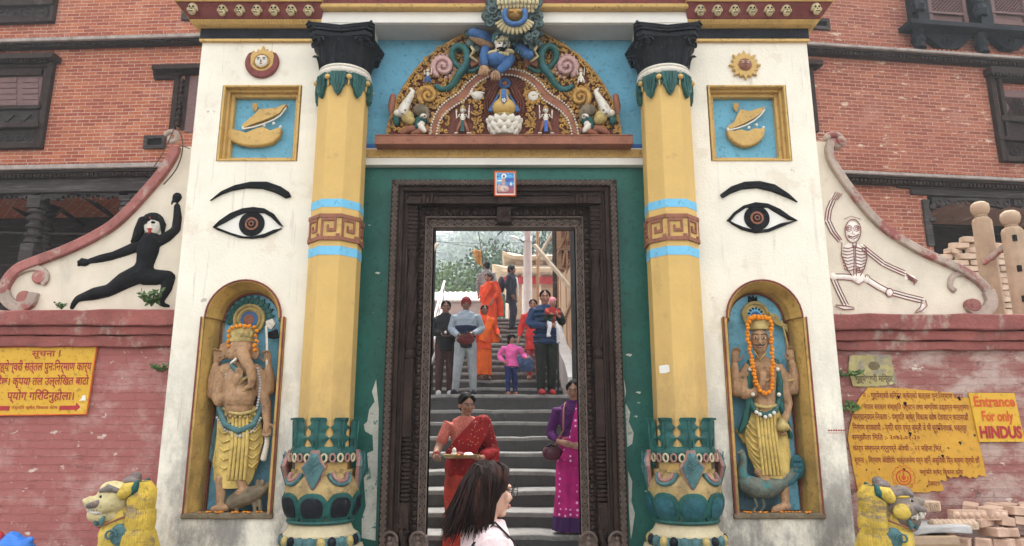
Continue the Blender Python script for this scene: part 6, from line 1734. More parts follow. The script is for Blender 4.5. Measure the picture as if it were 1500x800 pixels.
out(b, 'sari_sleeve', redsari, f.t, remesh=.009, disp=(FOLD, .02))
f.cap(M['hair'], bun=True, back=.010)
b = B(); b.tube([f.h(-.035, -.01, -.075), f.h(-.02, -.045, -.12), f.h(.01, -.055, -.15), f.h(.03, -.03, -.1)], .006, 6); b.ell(f.h(0, -.056, .022), (.006, .003, .008), 8, 5)
out(b, 'necklace', M['signred'], f.t, smooth=60)
b = B()
for S in 'LR':
    e = f.J[S + 'W'].lerp(f.J[S + 'E'], .12); d = (f.J[S + 'W'] - f.J[S + 'E']).normalized(); o = d.orthogonal().normalized(); p2 = d.cross(o)
    for k in range(4): b.tube([e - d * .012 * k + (o * math.cos(j * .6) + p2 * math.sin(j * .6)) * .030 for j in range(12)], .004, 5, cap=False)
out(b, 'bangles', M['signred'], f.t, smooth=60)
W_ = f.t.matrix_world if False else (Matrix.Translation(f.t.location) @ Matrix.Rotation(R_(14), 4, 'Z'))
tc = W_ @ V((-.075 * H, -.235 * H, .612 * H))
tray = thing('offering_tray', 'round brass tray of small offerings held by the woman in red', 'tray', tc)
out(B().lathe([(.01, tc.z - .012), (.14, tc.z - .012), (.168, tc.z + .012), (.172, tc.z + .012), (.145, tc.z - .02), (.01, tc.z - .02)], tc.x, tc.y, 32), 'plate', M['brass'], tray, smooth=50)
b = B().lathe([(.01, tc.z - .01), (.028, tc.z - .008), (.032, tc.z + .02), (.018, tc.z + .03), (.022, tc.z + .05), (.012, tc.z + .07), (.001, tc.z + .075)], tc.x - .06, tc.y, 14)
out(b, 'small_vase', M['ivory'], tray, smooth=50)
out(B().lathe([(.01, tc.z - .01), (.045, tc.z - .008), (.05, tc.z + .012), (.03, tc.z + .03), (.001, tc.z + .034)], tc.x + .075, tc.y - .02, 16), 'cup', M['whitepaint'], tray, smooth=50)
b = B()
for k in range(9): b.ell((tc.x + rnd.uniform(-.1, .06), tc.y + rnd.uniform(-.08, .08), tc.z + .003), rnd.uniform(.012, .022), 8, 6)
out(b, 'petals', M['marigold'], tray, smooth=60)
out(B().ell((tc.x + .0, tc.y - .03, tc.z + .012), (.04, .035, .024), 10, 7).ell((tc.x - .02, tc.y + .05, tc.z + .012), (.05, .03, .022), 10, 7), 'fruit', M['maroon'], tray, smooth=60)
# ---- woman in purple cardigan and magenta sari
magenta = cloth('magenta_sari', (.42, .012, .15), .3, ((.75, .45, .60), 17, .2, .3), grad=((.045, .012, .07), .16))
purple = cloth('purple_cardigan', (.085, .012, .10), .3)
f = Fig('woman in a purple cardigan and white-dotted magenta sari beside the right door jamb', (.66, 7.66, step_z(7.6)), R_(-6), 1.55,
        dict(LE=(-.165, .02, .64), LW=(-.10, -.10, .585), LD=(.8, -.5, -.2), LM=(.2, 1, 0), RE=(.155, .01, .64), RW=(.07, -.12, .56), RD=(-.9, -.3, 0), RM=(0, 1, 0)), turn=R_(-8), nod=R_(6), fem=True).body(shod=False)
f.skirt(magenta, .62, .015, .098, .155, 12, .05, name='sari_skirt', mid=.012)
f.top(purple, .47, .016, 1.8, .02, name='cardigan')
H = f.H
strap([V(p) * H for p in ((-.005, -.10, .45), (.03, -.115, .56), (.03, -.105, .68), (.045, -.085, .78), (.06, -.04, .83))], [.10 * H, .075 * H, .05 * H, .042 * H, .04 * H], .012 * H, magenta, 'pallu', f.t)
f.cap(M['hair'], bun=True)
wm = Matrix.Translation(f.t.location) @ Matrix.Rotation(R_(-6), 4, 'Z')
bp = wm @ V((-.150 * H, -.075 * H, .47 * H))
bag = thing('handbag', 'maroon shoulder bag carried by the woman in purple', 'bag', bp)
maroonbag = mat('maroon_leather', (.085, .018, .03), .35, .2, 8, .2, 50)
out(B().ell(bp + V((0, 0, .07)), (.105, .055, .085), 16, 10), 'pouch', maroonbag, bag, smooth=60)
out(B().tube([bp + V((-.07, 0, .12)), bp + V((-.02, -.05, .15)), bp + V((.07, 0, .12))], .012, 8), 'flap_edge', M['black'], bag, smooth=60)
out(B().tube([bp + V((.02, -.02, .13)), wm @ V((-.075 * H, -.10 * H, .66 * H)), wm @ V((-.07 * H, -.06 * H, .80 * H)), wm @ V((-.06 * H, .0, .845 * H))], .010, 6), 'strap', M['terra'], bag, smooth=60)
# ---- two men coming down the upper steps
blackcloth = cloth('black_jacket_cloth', (.012, .012, .013), .3)
browntr = cloth('dark_brown_trousers', (.05, .022, .02), .3)
f = Fig('man in a black jacket holding a small camera beside the man in the red cap', (-1.13, 12.0, step_z(12.0)), R_(6), 1.62,
        dict(LE=(-.16, .02, .66), LW=(-.035, -.135, .625), RE=(.155, .02, .66), RW=(.04, -.135, .615), LD=(.7, -.5, 0), RD=(-.7, -.5, 0), LM=(.3, 1, 0), RM=(-.3, 1, 0), LK=(-.055, -.03, .285), LA=(-.06, -.02, .045)), 'skindark', nod=R_(8)).body()
f.top(blackcloth, .46, .03, 1.9, .02); f.pants(browntr, .016); f.shoes(M['concrete']); f.cap(M['hair'])
wm = Matrix.Translation(f.t.location) @ Matrix.Rotation(R_(6), 4, 'Z'); cp = wm @ V((.0, -.19 * 1.62, .625 * 1.62))
cm = thing('camera', 'small black camera held by the man in the black jacket', 'camera', cp - V((0, 0, .03)))
out(B().box(cp.x - .055, cp.x + .055, cp.y - .015, cp.y + .02, cp.z - .03, cp.z + .03), 'camera_body', M['black'], cm, bevel=.006)
out(B().tube([cp + V((0, -.012, 0)), cp + V((0, -.05, 0))], .022, 12), 'lens', M['metal'], cm, smooth=50)
greyj = cloth('grey_jacket_cloth', (.23, .27, .31), .15); navy_p = cloth('navy_panel_cloth', (.012, .016, .045), .3); greytr = cloth('grey_trousers', (.24, .26, .27), .15)
f = Fig('man in a grey jacket, grey trousers and red knitted cap holding a red bag', (-.77, 11.76, step_z(11.8)), R_(4), 1.63,
        dict(LE=(-.15, .015, .66), LW=(-.075, -.13, .585), RE=(.165, .015, .665), RW=(.075, -.135, .605), LD=(.6, -.6, -.1), RD=(-.6, -.6, -.1), LM=(0, 0, 1), RM=(0, 0, 1), LH=(-.05, 0, .515), LK=(-.075, -.05, .28), LA=(-.10, -.01, .045), RK=(.07, -.01, .285), RA=(.085, .02, .045)), 'skindark', nod=R_(16), turn=R_(4)).body()
f.top(greyj, .52, .024, 1.95); f.pants(greytr, .02); f.shoes(M['black'], V((-.25, -1, 0)), V((.15, -1, 0)))
b = B(); f.rings(b, .030, .575, .70); 
out(b, 'jacket_panel', navy_p, f.t, remesh=.009, disp=(FOLD, .012))
b = B(); f.rings(b, .030, .47, .545); out(b, 'jacket_hem', blackcloth, f.t, remesh=.009, disp=(FOLD, .012))
f.cap(mat('dark_red_knit', (.16, .012, .014), .9, .25, 20, .6, 90), 'knitted_cap', back=.004, grow=1.16)
wm = Matrix.Translation(f.t.location) @ Matrix.Rotation(R_(4), 4, 'Z'); bp = wm @ V((0, -.17 * 1.63, .535 * 1.63))
bg_ = thing('cloth_bag', 'dark red cloth bag held by the man in the knitted cap', 'bag', bp - V((0, 0, .05)))
out(B().ell(bp, (.15, .06, .075), 16, 10).ell(bp + V((.03, -.01, .05)), (.1, .05, .05), 12, 8), 'bundle', cloth('dark_red_cloth', (.09, .012, .012), .3), bg_, remesh=.01, disp=(FOLD, .02))
out(B().tube([bp + V((-.09, 0, .05)), bp + V((-.07, -.02, .11)), bp + V((.06, -.02, .12)), bp + V((.09, 0, .06))], .012, 6), 'handle', blackcloth, bg_, smooth=60)
# ---- girl in pink
pink = cloth('pink_jumper', (.62, .10, .30), .2, ((.45, .05, .25), 14, .1)); jean = cloth('blue_jeans', (.018, .028, .10), .35, ((.12, .14, .22), 9, .1, .9))
f = Fig('small girl in a pink jumper and blue jeans coming down the stairs', (-.01, 11.72, step_z(11.8)), R_(8), 1.02,
        dict(HD=(0, -.006, .90), N=(0, .008, .80), C=(0, 0, .69), P=(0, 0, .49), LS=(-.12, 0, .765), RS=(.12, 0, .765), LE=(-.20, .04, .62), LW=(-.135, -.07, .53), RE=(.20, .0, .63), RW=(.225, -.12, .58), RD=(.6, -.6, .2), LH=(-.05, 0, .48), RH=(.05, 0, .48), LK=(-.06, -.03, .27), RK=(.055, .02, .27), RA=(.07, .05, .045)), turn=R_(24), fem=True).body()
f.R = f.R @ Matrix.Scale(1.18, 4)
f.top(pink, .45, .018, 1.9, .01, name='jumper'); f.pants(jean, .012); f.shoes(M['terra']); 
f.cap(M['hair'], grow=1.14, tail=True)
# ---- man with a baby
navy = cloth('navy_padded_jacket', (.022, .045, .10), .35); darktr = cloth('dark_patterned_trousers', (.012, .014, .011), .3, ((.05, .055, .04), 22, .15, .9))
f = Fig('man in a navy padded jacket carrying a baby in a pink hat', (.55, 11.66, step_z(11.8)), R_(10), 1.74,
        dict(LE=(-.165, -.01, .655), LW=(-.01, -.155, .625), LD=(1, -.2, .1), LM=(0, 1, .3), RE=(.165, -.03, .68), RW=(.10, -.15, .72), RD=(-.5, .2, .7), RM=(-1, .3, 0), LK=(-.05, -.03, .285), LA=(-.05, -.015, .045)), turn=R_(-14), nod=R_(4)).body()
H = f.H
b = B(); f.rings(b, .032, .47, None, .01); f.arm(b, 'L', .026, 1.9)
for k in range(7):
    z = (.49 + k * .05) * H; c = f.J['P'].lerp(f.J['C'], max(0, min(1, (.49 + k * .05 - .53) / .205)))
    b.tube([V((c.x + (.112 if k < 5 else .118) * H * math.cos(j * .3307), c.y + .088 * H * math.sin(j * .3307), z)) for j in range(20)], .024, 6, cap=False)
out(b, 'padded_jacket', navy, f.t, remesh=.009, disp=(FOLD, .012))
b = B(); f.arm(b, 'R', .026, 1.9); out(b, 'jacket_sleeve', blackcloth, f.t, remesh=.009, disp=(FOLD, .015))
f.pants(darktr, .024); f.shoes(mat('red_shoe', (.30, .025, .03), .6, .4, 12, .2)); f.cap(M['hair'], grow=1.06)
wm = Matrix.Translation(f.t.location) @ Matrix.Rotation(R_(10), 4, 'Z')
by = wm @ V((.035 * H, -.135 * H, .555 * H))
f2 = Fig('baby in a pink hat and red top held by the man in navy', by, R_(24), .62,
         dict(HD=(.02, -.01, .845), N=(.01, 0, .70), C=(0, 0, .58), P=(0, 0, .32), LS=(-.14, 0, .64), RS=(.14, 0, .64), LE=(-.19, -.08, .54), LW=(-.14, -.2, .50), RE=(.19, -.06, .54), RW=(.15, -.2, .55), LH=(-.08, 0, .30), RH=(.08, 0, .30), LK=(-.15, -.17, .20), RK=(.10, -.16, .12), LA=(-.19, -.14, -.06), RA=(.11, -.12, -.20)), turn=R_(20), nod=R_(10), res=.007)
f2.R = f2.R @ Matrix.Scale(1.75, 4)
f2.body()
f2.top(cloth('red_baby_top', (.34, .03, .022), .25), .26, .018, 1.7, name='baby_top', collar=False); f2.pants(cloth('white_baby_tights', (.6, .58, .6), .1), .012, 'tights', disp=.006)
f2.shoes(cloth('white_baby_socks', (.6, .56, .56), .1), name='sock')
f2.cap(cloth('pink_hat', (.62, .22, .25), .2, ((.7, .5, .5), 40, .2)), 'pink_hat', back=.0, grow=1.12)
b = B()
for k in range(22):
    a = rnd.uniform(0, 6.28); r_ = rnd.uniform(.05, .13); c = wm @ V((.0, -.165 * H, .70 * H))
    b.tube([c + V((r_ * .4 * math.cos(a), 0, r_ * .4 * math.sin(a))), c + V((r_ * math.cos(a), -.03, r_ * math.sin(a)))], [.02, .012], 6)
sc1 = thing('scarf', 'dark green scarf bunched between the man in navy and the baby', 'scarf', wm @ V((0, -.165 * H, .64 * H)))
out(b, 'folds', cloth('dark_green_cloth', (.018, .03, .018), .4), sc1, remesh=.012, disp=(FOLD, .02))
# ---- others higher up
orange = cloth('orange_red_sari', (.70, .075, .02), .2, ((.75, .3, .1), 24, .1, .9)); orange2 = cloth('bright_orange_sari', (.75, .13, .02), .2)
f = Fig('girl in orange-red dress close behind the man in grey', (-.52, 13.15, step_z(13.2)), R_(24), 1.40, dict(RE=(.17, .0, .66), RW=(.19, -.10, .56), LE=(-.13, -.02, .66)), 'skindark', turn=R_(-10), fem=True).body(shod=False)
f.top(orange, .40, .022, 1.6, .02, name='tunic'); f.skirt(orange2, .50, .07, .10, .105, 9, .06); f.cap(M['hair'], bun=True)
strap([V(p) * 1.4 for p in ((-.06, -.09, .5), (.0, -.10, .65), (.07, -.07, .80), (.10, .02, .82), (.13, .0, .7), (.16, -.02, .5))], .055 * 1.4, .02, orange2, 'shawl', f.t)
y_ = 17.3
f = Fig('woman in a bright orange sari standing high on the stairs seen from the side', (-.58, y_, step_z(y_)), R_(-36), 1.56, dict(LE=(-.15, .0, .65), LW=(-.10, -.12, .60), RE=(.15, .02, .65), RW=(.12, -.06, .52)), turn=R_(-10), nod=R_(12), fem=True, res=.011).body(shod=False)
f.top(orange, .58, .024, 1.6, name='blouse'); f.skirt(orange, .60, .03, .105, .16, 12, .06, name='sari_skirt', mid=.02); f.cap(M['hair'], bun=True)
strap([V(p) * 1.56 for p in ((-.07, -.085, .52), (.0, -.10, .66), (.08, -.07, .79), (.115, .01, .82), (.12, .08, .72), (.13, .10, .5), (.14, .10, .3))], [.09, .11, .10, .09, .10, .13, .14], .03, orange, 'pallu', f.t)
b = B(); f.rings(b, .036, .555, .60); out(b, 'waist_fold', orange2, f.t, remesh=.012)
y_ = 18.7
f = Fig('man in a grey checked shirt seen from behind at the stair top', (-.68, y_, step_z(y_)), R_(165), 1.68, dict(), 'skindark', turn=R_(30), res=.011).body()
f.top(cloth('grey_checked_shirt', (.25, .25, .25), .2, ((.1, .1, .12), 14, .25, .2)), .48, .02, 2, name='shirt'); f.pants(darktr); f.shoes(M['black']); f.cap(M['hair'])
y_ = 17.65
f = Fig('man in a dark navy jacket and cap climbing the stairs with a rucksack', (-.02, y_, step_z(y_)), R_(80), 1.68, dict(LE=(-.13, .04, .65), RE=(.13, .03, .65), LW=(-.12, -.03, .52), RW=(.12, -.03, .52), LK=(-.05, -.06, .29), LA=(-.05, -.03, .045)), 'skindark', turn=R_(-10), res=.011).body()
dn = cloth('dark_navy_coat', (.02, .028, .048), .3)
f.top(dn, .42, .03, 1.95, .02, name='coat'); f.pants(cloth('navy_trousers', (.022, .027, .045), .3), .02); f.shoes(M['black']); f.cap(M['black'], 'cap', back=.0, grow=1.14)
b = B(); b.ell(V((0, .15, .70)) * 1.68, (.15, .09, .22), 14, 10); out(b, 'rucksack', dn, f.t, remesh=.012, disp=(FOLD, .015))
b = B(); b.tube([V((.0, -.078, .80)) * 1.68, V((.0, -.098, .70)) * 1.68, V((0, -.105, .52)) * 1.68], .022, 6); out(b, 'white_scarf', M['whitepaint'], f.t, smooth=60)
f = Fig('woman in red half hidden behind the man with the baby', (.40, 13.1, step_z(13.2)), R_(-10), 1.5, dict(LE=(-.155, .0, .64), LW=(-.175, -.06, .50), RE=(.13, 0, .64), LK=(-.05, -.03, .285)), fem=True).body(shod=False)
red2 = cloth('red_dress', (.55, .035, .03), .25)
f.top(red2, .36, .022, 1.7, .03, name='tunic'); f.pants(cloth('red_leggings', (.40, .05, .045), .2), .012, 'leggings'); f.cap(M['hair'])
bp = at(768, 545, 12.6)
bg_ = thing('carrier_bag', 'blue plastic carrier bag hanging from the hand of the woman in red', 'bag', bp)
out(B().ell(bp + V((0, 0, .17)), (.15, .09, .17), 14, 10).ell(bp + V((.06, 0, .1)), (.12, .08, .1), 12, 8), 'sack', mat('blue_plastic', (.06, .10, .20), .35, .4, 9, .4, 20), bg_, remesh=.014, disp=(FOLD, .05))
out(B().tube([bp + V((-.05, 0, .30)), bp + V((-.09, 0, .42)), bp + V((-.12, 0, .47))], [.04, .02, .012], 7), 'handle', M['figblue'], bg_, smooth=60)
# ---- young woman in the foreground, back of the head to us
wf = Fig('young woman with shoulder-length brown hair, glasses and pale pink shirt', (-.10, 3.12, -.085), R_(104), 1.545,
         dict(), 'skinfair', turn=R_(6), nod=R_(4), fem=True, res=.006)
wf.body()
shirt = cloth('pale_pink_shirt', (.72, .55, .54), .08)
wf.top(shirt, .48, .016, .95, .01, name='shirt', collar=False, disp=.02)
wf.pants(jean, .012); wf.shoes(M['whitepaint'])
b = B(); H = wf.H; hr = random.Random(11)
sv = wf.R; wf.R = Matrix.Identity(4)
b.ell(wf.h(0, .010, .020), (.0515 * H, .060 * H, .0555 * H), 24, 16)
for k in range(720):
    a = R_(hr.uniform(2, 170)) if k > 60 else R_(hr.uniform(-14, 60))
    # strand from parting down past the shoulders; a = 90 deg is the back of the head
    sx, sy = math.cos(a), math.sin(a)
    z0 = hr.uniform(.035, .075)
    r0 = max(.012, .058 * math.sqrt(max(0, 1 - (z0 - .02) ** 2 / .0034)))
    L = hr.uniform(.145, .185) - .03 * (1 - max(sy, 0)) - .012 * hr.random()
    fl = .010 + .030 * max(0, sy) + hr.uniform(-.012, .014)
    wv = hr.uniform(0, 6.28)
    pts = []
    for j in range(8):
        t_ = j / 7
        rr = r0 + (.060 - r0) * min(1, t_ * 3.2) + fl * t_ ** 1.8
        aa = a + .05 * math.sin(wv + t_ * 5)
        pts.append(wf.h(rr * math.cos(aa) * .93, .010 + rr * math.sin(aa) * 1.05, z0 - L * t_ + .004 * math.sin(wv + 6 * t_)))
    r_ = hr.uniform(.0018, .0048)
    b.tube(pts, [r_ * .8, r_ * 1.1, r_ * 1.1, r_ * 1.1, r_, r_ * .9, r_ * .7, r_ * .25], 5)
for k in range(60):   # from the parting over to the sides and fringe
    s_ = hr.choice((-1, 1)); y0 = hr.uniform(-.030, .05)
    pts = [wf.h(.004 * s_, y0, .078 - abs(y0) * .25), wf.h(s_ * .032, y0 - .006, .062), wf.h(s_ * .051, y0 * .8 - .004, .022), wf.h(s_ * .054, max(.002, y0 * .7 + .006), -.03), wf.h(s_ * .056, max(.008, y0 * .6 + .016), -.085 - hr.uniform(0, .05))]
    r_ = hr.uniform(.004, .0075)
    b.tube(pts, [r_ * .6, r_, r_, r_ * .9, r_ * .3], 5)
wf.R = sv
b.xf(0, wf.R)
out(b, 'hair', M['hairbrown'], wf.t, smooth=70)
b = B()
for s_ in (-1, 1):
    b.tube([wf.h(s_ * .020 + .0155 * math.cos(j * .449), -.066, .001 + .0135 * math.sin(j * .449)) for j in range(15)], .0016, 5, cap=False)
    b.tube([wf.h(s_ * .0355, -.065, .004), wf.h(s_ * .046, -.03, .006), wf.h(s_ * .047, .008, .004)], .0018, 5)
b.tube([wf.h(-.006, -.066, .004), wf.h(0, -.068, .006), wf.h(.006, -.066, .004)], .0016, 5)
gl = thing('glasses', 'thin dark-rimmed glasses worn by the young woman in front', 'glasses', (0, 0, 0), local=True)
gl.location = wf.t.location; gl.rotation_euler = wf.t.rotation_euler
out(b, 'frame', M['black'], gl, smooth=60)
m_, n, l, p_ = nodes_of('lens_glass'); p_.inputs['Alpha'].default_value = .14; p_.inputs['Roughness'].default_value = .05
b = B()
for s_ in (-1, 1): b.ell(wf.h(s_ * .020, -.066, .001), (.0145 * H, .0012 * H, .0125 * H), 14, 6)
out(b, 'lenses', m_, gl, smooth=60)
bk = thing('bag_strap', 'black shoulder bag strap over the pale pink shirt', 'strap', (0, 0, 0), local=True)
bk.location = wf.t.location; bk.rotation_euler = wf.t.rotation_euler
b = B(); H = wf.H
strap([V(p) * H for p in ((-.085, -.095, .66), (-.072, -.068, .79), (-.066, -.005, .852), (-.07, .055, .80), (-.075, .092, .70), (-.075, .10, .52))], .012, .004, M['black'], 'webbing', bk)
# ------------------------------------------------------------------ niche statues
YS_ = 6.10
def limbpx(b, pts, rad, seg=10): b.tube([at(p[0], p[1], YS_ - (p[2] if len(p) > 2 else 0)) for p in pts], [r * .0052 for r in rad], seg)
def ellpx(b, p, r, d=0.0, ry=None): b.ell(at(p[0], p[1], YS_ - d), (r[0] * .0055, (ry or r[0] * .8) * .0055, r[1] * .0055), 14, 9)
def handpx(b, p, tip, n_, s=15, curl=.5, th=1): hand(b, at(p[0], p[1], YS_ - (p[2] if len(p) > 2 else .02)), at(tip[0], tip[1], YS_ - (tip[2] if len(tip) > 2 else .03)) - at(p[0], p[1], YS_ - (p[2] if len(p) > 2 else .02)), V(n_), s * .0115, curl, th)
def leafpx(b, c, ang, r0, r1, wd, d0, d1):
    o = at(*c, YS_); ca, sa = math.cos(ang), math.sin(ang); k = .0059
    pts = [(r0, -wd * .35), ((r0 + r1) * .5, -wd), (r1, 0), ((r0 + r1) * .5, wd), (r0, wd * .35)]
    b.prism([(o.x + (u * ca - v * sa) * k, o.z + (u * sa + v * ca) * k) for u, v in pts], 6.225 - d1, 6.225 - d0)
def ringpx(b, c, r, w_, d):
    o = at(*c, YS_); b.tube([(o.x + r * .0059 * math.cos(j * .2618), 6.225 - d, o.z + r * .0059 * math.sin(j * .2618)) for j in range(25)], w_ * .0059, 7, cap=False)
def dhoti_px(left, right, nfold=9, d=.05):
    """draped lower garment between two traced edges (top to bottom), pleated"""
    b = B(); rings = []
    for (l, r) in zip(left, right):
        pl, pr = at(*l, YS_), at(*r, YS_); c = (pl + pr) / 2; hw = (pr.x - pl.x) / 2
        ring = []
        for k in range(60):
            a = 2 * PI * k / 60
            q = 1 + .045 * math.sin(nfold * a + .12 * l[1]) + .02 * math.sin(2.3 * nfold * a)
            ring.append(V((c.x + hw * q * math.cos(a), c.y + .062 * q * math.sin(a), c.z + .25 * hw * math.cos(a * 2) * .2)))
        rings.append(ring)
    return b.loft(rings)
# elephant-headed statue
base = at(352, 748, YS_)
st = thing('niche_statue', 'painted elephant-headed deity statue in yellow dhoti standing on a mouse in an arched niche', 'statue', (base.x, YS_, NZ0 + .012))
b = B()
limbpx(b, [(352, 600), (351, 580), (350, 556), (350, 538)], [25, 27, 25, 17]); ellpx(b, (351, 582), (25, 22), .045)
ellpx(b, (353, 510), (19, 19), .05); ellpx(b, (341, 518), (10, 10), .09); limbpx(b, [(330, 545, .02), (350, 538, .02), (374, 545, .02)], [14, 12, 14])
for q in (-1, 1): limbpx(b, [(353 + q * 6, 518, .10), (353 + q * 8, 524, .10)], [6, 4])
limbpx(b, [(355, 516, .09), (360, 528, .12), (367, 541, .13), (369, 556, .13), (367, 566, .12), (360, 568, .12)], [11, 9.5, 8, 6.5, 5.5, 3.5])
for q in (-1, 1): b.prism(xz([(353 + q * 15, 500), (353 + q * 27, 505), (353 + q * 30, 520), (353 + q * 24, 528), (353 + q * 15, 524)], YS_), YS_ - .05, YS_ - .02)
limbpx(b, [(327, 545, 0), (312, 578, 0)], [12, 9]); limbpx(b, [(312, 578, 0), (312, 555, .02), (316, 536, .03)], [10, 8, 6]); handpx(b, (317, 533), (319, 518), (0, -1, 0), 15, 1.0)
limbpx(b, [(325, 548, .02), (318, 582, .05), (322, 589, .06)], [12, 10, 9]); limbpx(b, [(320, 588, .06), (335, 578, .09), (344, 566, .11)], [9, 8, 6]); handpx(b, (344, 566, .11), (350, 548, .12), (0, -1, 0), 15, .3)
limbpx(b, [(376, 545, 0), (394, 572, 0)], [12, 9]); limbpx(b, [(394, 572, 0), (395, 552, .02), (393, 536, .03)], [10, 8, 6]); handpx(b, (393, 533), (391, 518), (0, -1, 0), 14, 1.2, -1)
limbpx(b, [(378, 548, .02), (387, 585, .03), (390, 592, .03)], [12, 9, 8.5]); limbpx(b, [(389, 588, .03), (390, 604, .04), (391, 617, .05)], [8.5, 7.5, 6]); handpx(b, (391, 617, .05), (391, 635, .06), (0, -1, .3), 15, .9, -1)
limbpx(b, [(324, 700, .02), (323, 738, .03)], [9, 6.5]); limbpx(b, [(332, 744, .05), (320, 745, .06), (312, 746, .07)], [6, 6.5, 5]); limbpx(b, [(352, 700, .03), (356, 715, .04)], [9, 7]); limbpx(b, [(364, 718, .03), (355, 720, .06), (348, 723, .08)], [6, 7, 5.5])
out(b, 'statue_body', M['stskin'], st, remesh=.0055)
b = dhoti_px([(326, 596), (320, 620), (316, 650), (313, 680), (313, 705), (318, 716)], [(378, 596), (383, 620), (386, 645), (378, 675), (370, 700), (362, 712)], 10)
for k in range(5): limbpx(b, [(342 + k * 5, 605, .075), (340 + k * 5.5, 650, .085), (334 + k * 6, 702, .08)], [2.6, 3, 2.6], 7)
for k in range(6): limbpx(b, [(320, 615 + k * 13, .03), (328, 622 + k * 13, .066), (338, 618 + k * 13, .07)], [1.6, 2, 1.4], 6); limbpx(b, [(382 - k, 612 + k * 13, .03), (374 - k, 620 + k * 13, .066), (364, 616 + k * 13, .07)], [1.6, 2, 1.4], 6)
out(b, 'dhoti', M['dhoti'], st, smooth=60)
b = B(); b.prism(xz([(330, 600), (314, 598), (306, 640), (301, 672), (306, 680), (313, 690), (318, 640)], YS_), 6.16, 6.215)
limbpx(b, [(326, 548, .03), (322, 580, .03), (322, 600, .04), (330, 622, .07), (350, 632, .09), (372, 622, .07), (381, 600, .04), (384, 560, .03), (376, 542, .03)], [5, 5.5, 5, 5, 5.5, 5, 5, 5.5, 4])
limbpx(b, [(340, 535, .08), (350, 546, .10), (356, 552, .10)], [4, 5, 4])
out(b, 'shawl', M['shawl'], st, smooth=60)
b = B(); limbpx(b, [(340, 560, .12), (345, 590, .10), (352, 612, .08)], [.1, .1, .1]); limbpx(b, [(372, 545, .06), (362, 575, .10), (345, 600, .10)], [1.3, 1.3, 1.3], 5)
limbpx(b, [(392, 628, .04), (391, 650, .04), (386, 672, .04)], [3.5, 4, 5]); limbpx(b, [(346, 526, .12), (338, 532, .13)], [2.6, 1.5], 6)
out(b, 'sacred_thread', M['ivory'], st, smooth=60)
b = B()
limbpx(b, [(336, 538, .07), (344, 552, .10), (352, 558, .11), (362, 553, .11), (372, 540, .07)], [1.6, 2.2, 2.6, 2.2, 1.6], 6); limbpx(b, [(334, 546, .06), (342, 568, .11), (352, 576, .13), (364, 568, .12), (374, 548, .06)], [1.2, 1.8, 2.2, 1.8, 1.2], 6)
limbpx(b, [(327, 598, .05), (338, 604, .10), (352, 607, .12), (366, 604, .10), (378, 598, .05)], [2.4, 2.8, 3, 2.8, 2.4], 7)
for (u, v_, w_, d_) in ((316, 566, 10, .03), (320, 572, 10, .055), (388, 562, 10, .03), (384, 570, 9, .045), (313, 541, 7, .04), (394, 541, 7, .04), (391, 612, 7, .065), (340, 572, 7, .115), (323, 734, 8, .05)): limbpx(b, [(u - w_ * .5, v_ - 1, d_ - .02), (u, v_ + 1, d_ + .008), (u + w_ * .5, v_ - 1, d_ - .02)], [1.6, 1.8, 1.6], 6)
for k in range(7): ellpx(b, (331 + k * 7, 607 + 3.5 * math.sin(k * PI / 6)), (2.2, 3), .115 - abs(k - 3) * .014, 2)
out(b, 'ornaments', M['crown'], st, smooth=60)
b = B()
for s_ in ([(333, 540), (330, 560), (331, 580), (334, 600)], [(377, 540), (381, 560), (380, 580), (376, 600)], [(318, 612), (330, 630), (350, 640), (370, 632), (382, 612)]):
    for q in resample(s_, 4.2): ellpx(b, q, (2.1, 2.1), .075 if q[1] < 600 else .095 - abs(q[0] - 350) * .0014, 2)
out(b, 'bead_strings', M['concrete'], st, smooth=60)
b = B(); p = at(353, 500, YS_ - .045)
b.lathe([(.108, p.z - .01), (.115, p.z + .012), (.10, p.z + .03), (.112, p.z + .11), (.09, p.z + .125), (.02, p.z + .15)], p.x, p.y, 20, sc_=(1, .75), fn=lambda a, z: 1 + .04 * math.sin(a * 9))
for k in range(-2, 3): ellpx(b, (354 + k * 7, 489), (2.6, 5), .12 - abs(k) * .012, 2)
out(b, 'crown', M['crown'], st, smooth=60)
b = B().mat(0); o = at(359, 466, YS_)
b.mat(0); b.ell((o.x, 6.205, o.z), (.135, .012, .135), 24, 6); b.mat(1); b.ell((o.x, 6.197, o.z), (.08, .012, .08), 20, 6)
b.mat(2); b.ell((o.x, 6.19, o.z), (.05, .012, .05), 16, 6); b.mat(0); ringpx(b, (359, 466), 22, 2.4, .03); ringpx(b, (359, 466), 16, 1.6, .035)
out(b, 'halo', [M['crown'], M['figblue'], M['terra']], st, smooth=50)
b = B()
for k in range(13): leafpx(b, (359, 466), R_(-5 + k * 15.8), 24, 38, 4.6, 0, .02)
out(b, 'halo_leaves', M['leaf'], st)
b = B().mat(0); limbpx(b, [(391, 540, .05), (391, 500, .03), (390, 478, .01)], [2, 2, 2], 6); b.prism(xz([(388, 470), (398, 466), (402, 474), (396, 482), (389, 480)], YS_), 6.12, 6.15)
b.mat(1); b.prism(xz([(388, 488), (404, 482), (408, 494), (398, 496), (388, 494)], YS_), 6.11, 6.15)
out(b, 'axe', [M['ivory'], M['black']], st, smooth=40)
b = B(); limbpx(b, [(340, 738, .02), (352, 730, .03), (372, 724, .03), (386, 716, .03), (394, 709, .03)], [12, 15, 14, 9, 4]); limbpx(b, [(340, 738, .02), (322, 744, 0), (300, 752, 0)], [3, 2, 1.2], 6)
for q in (345, 372, 380): limbpx(b, [(q, 735, .05), (q + 2, 750, .05), (q - 4, 752, .06)], [4, 3, 2.4], 6)
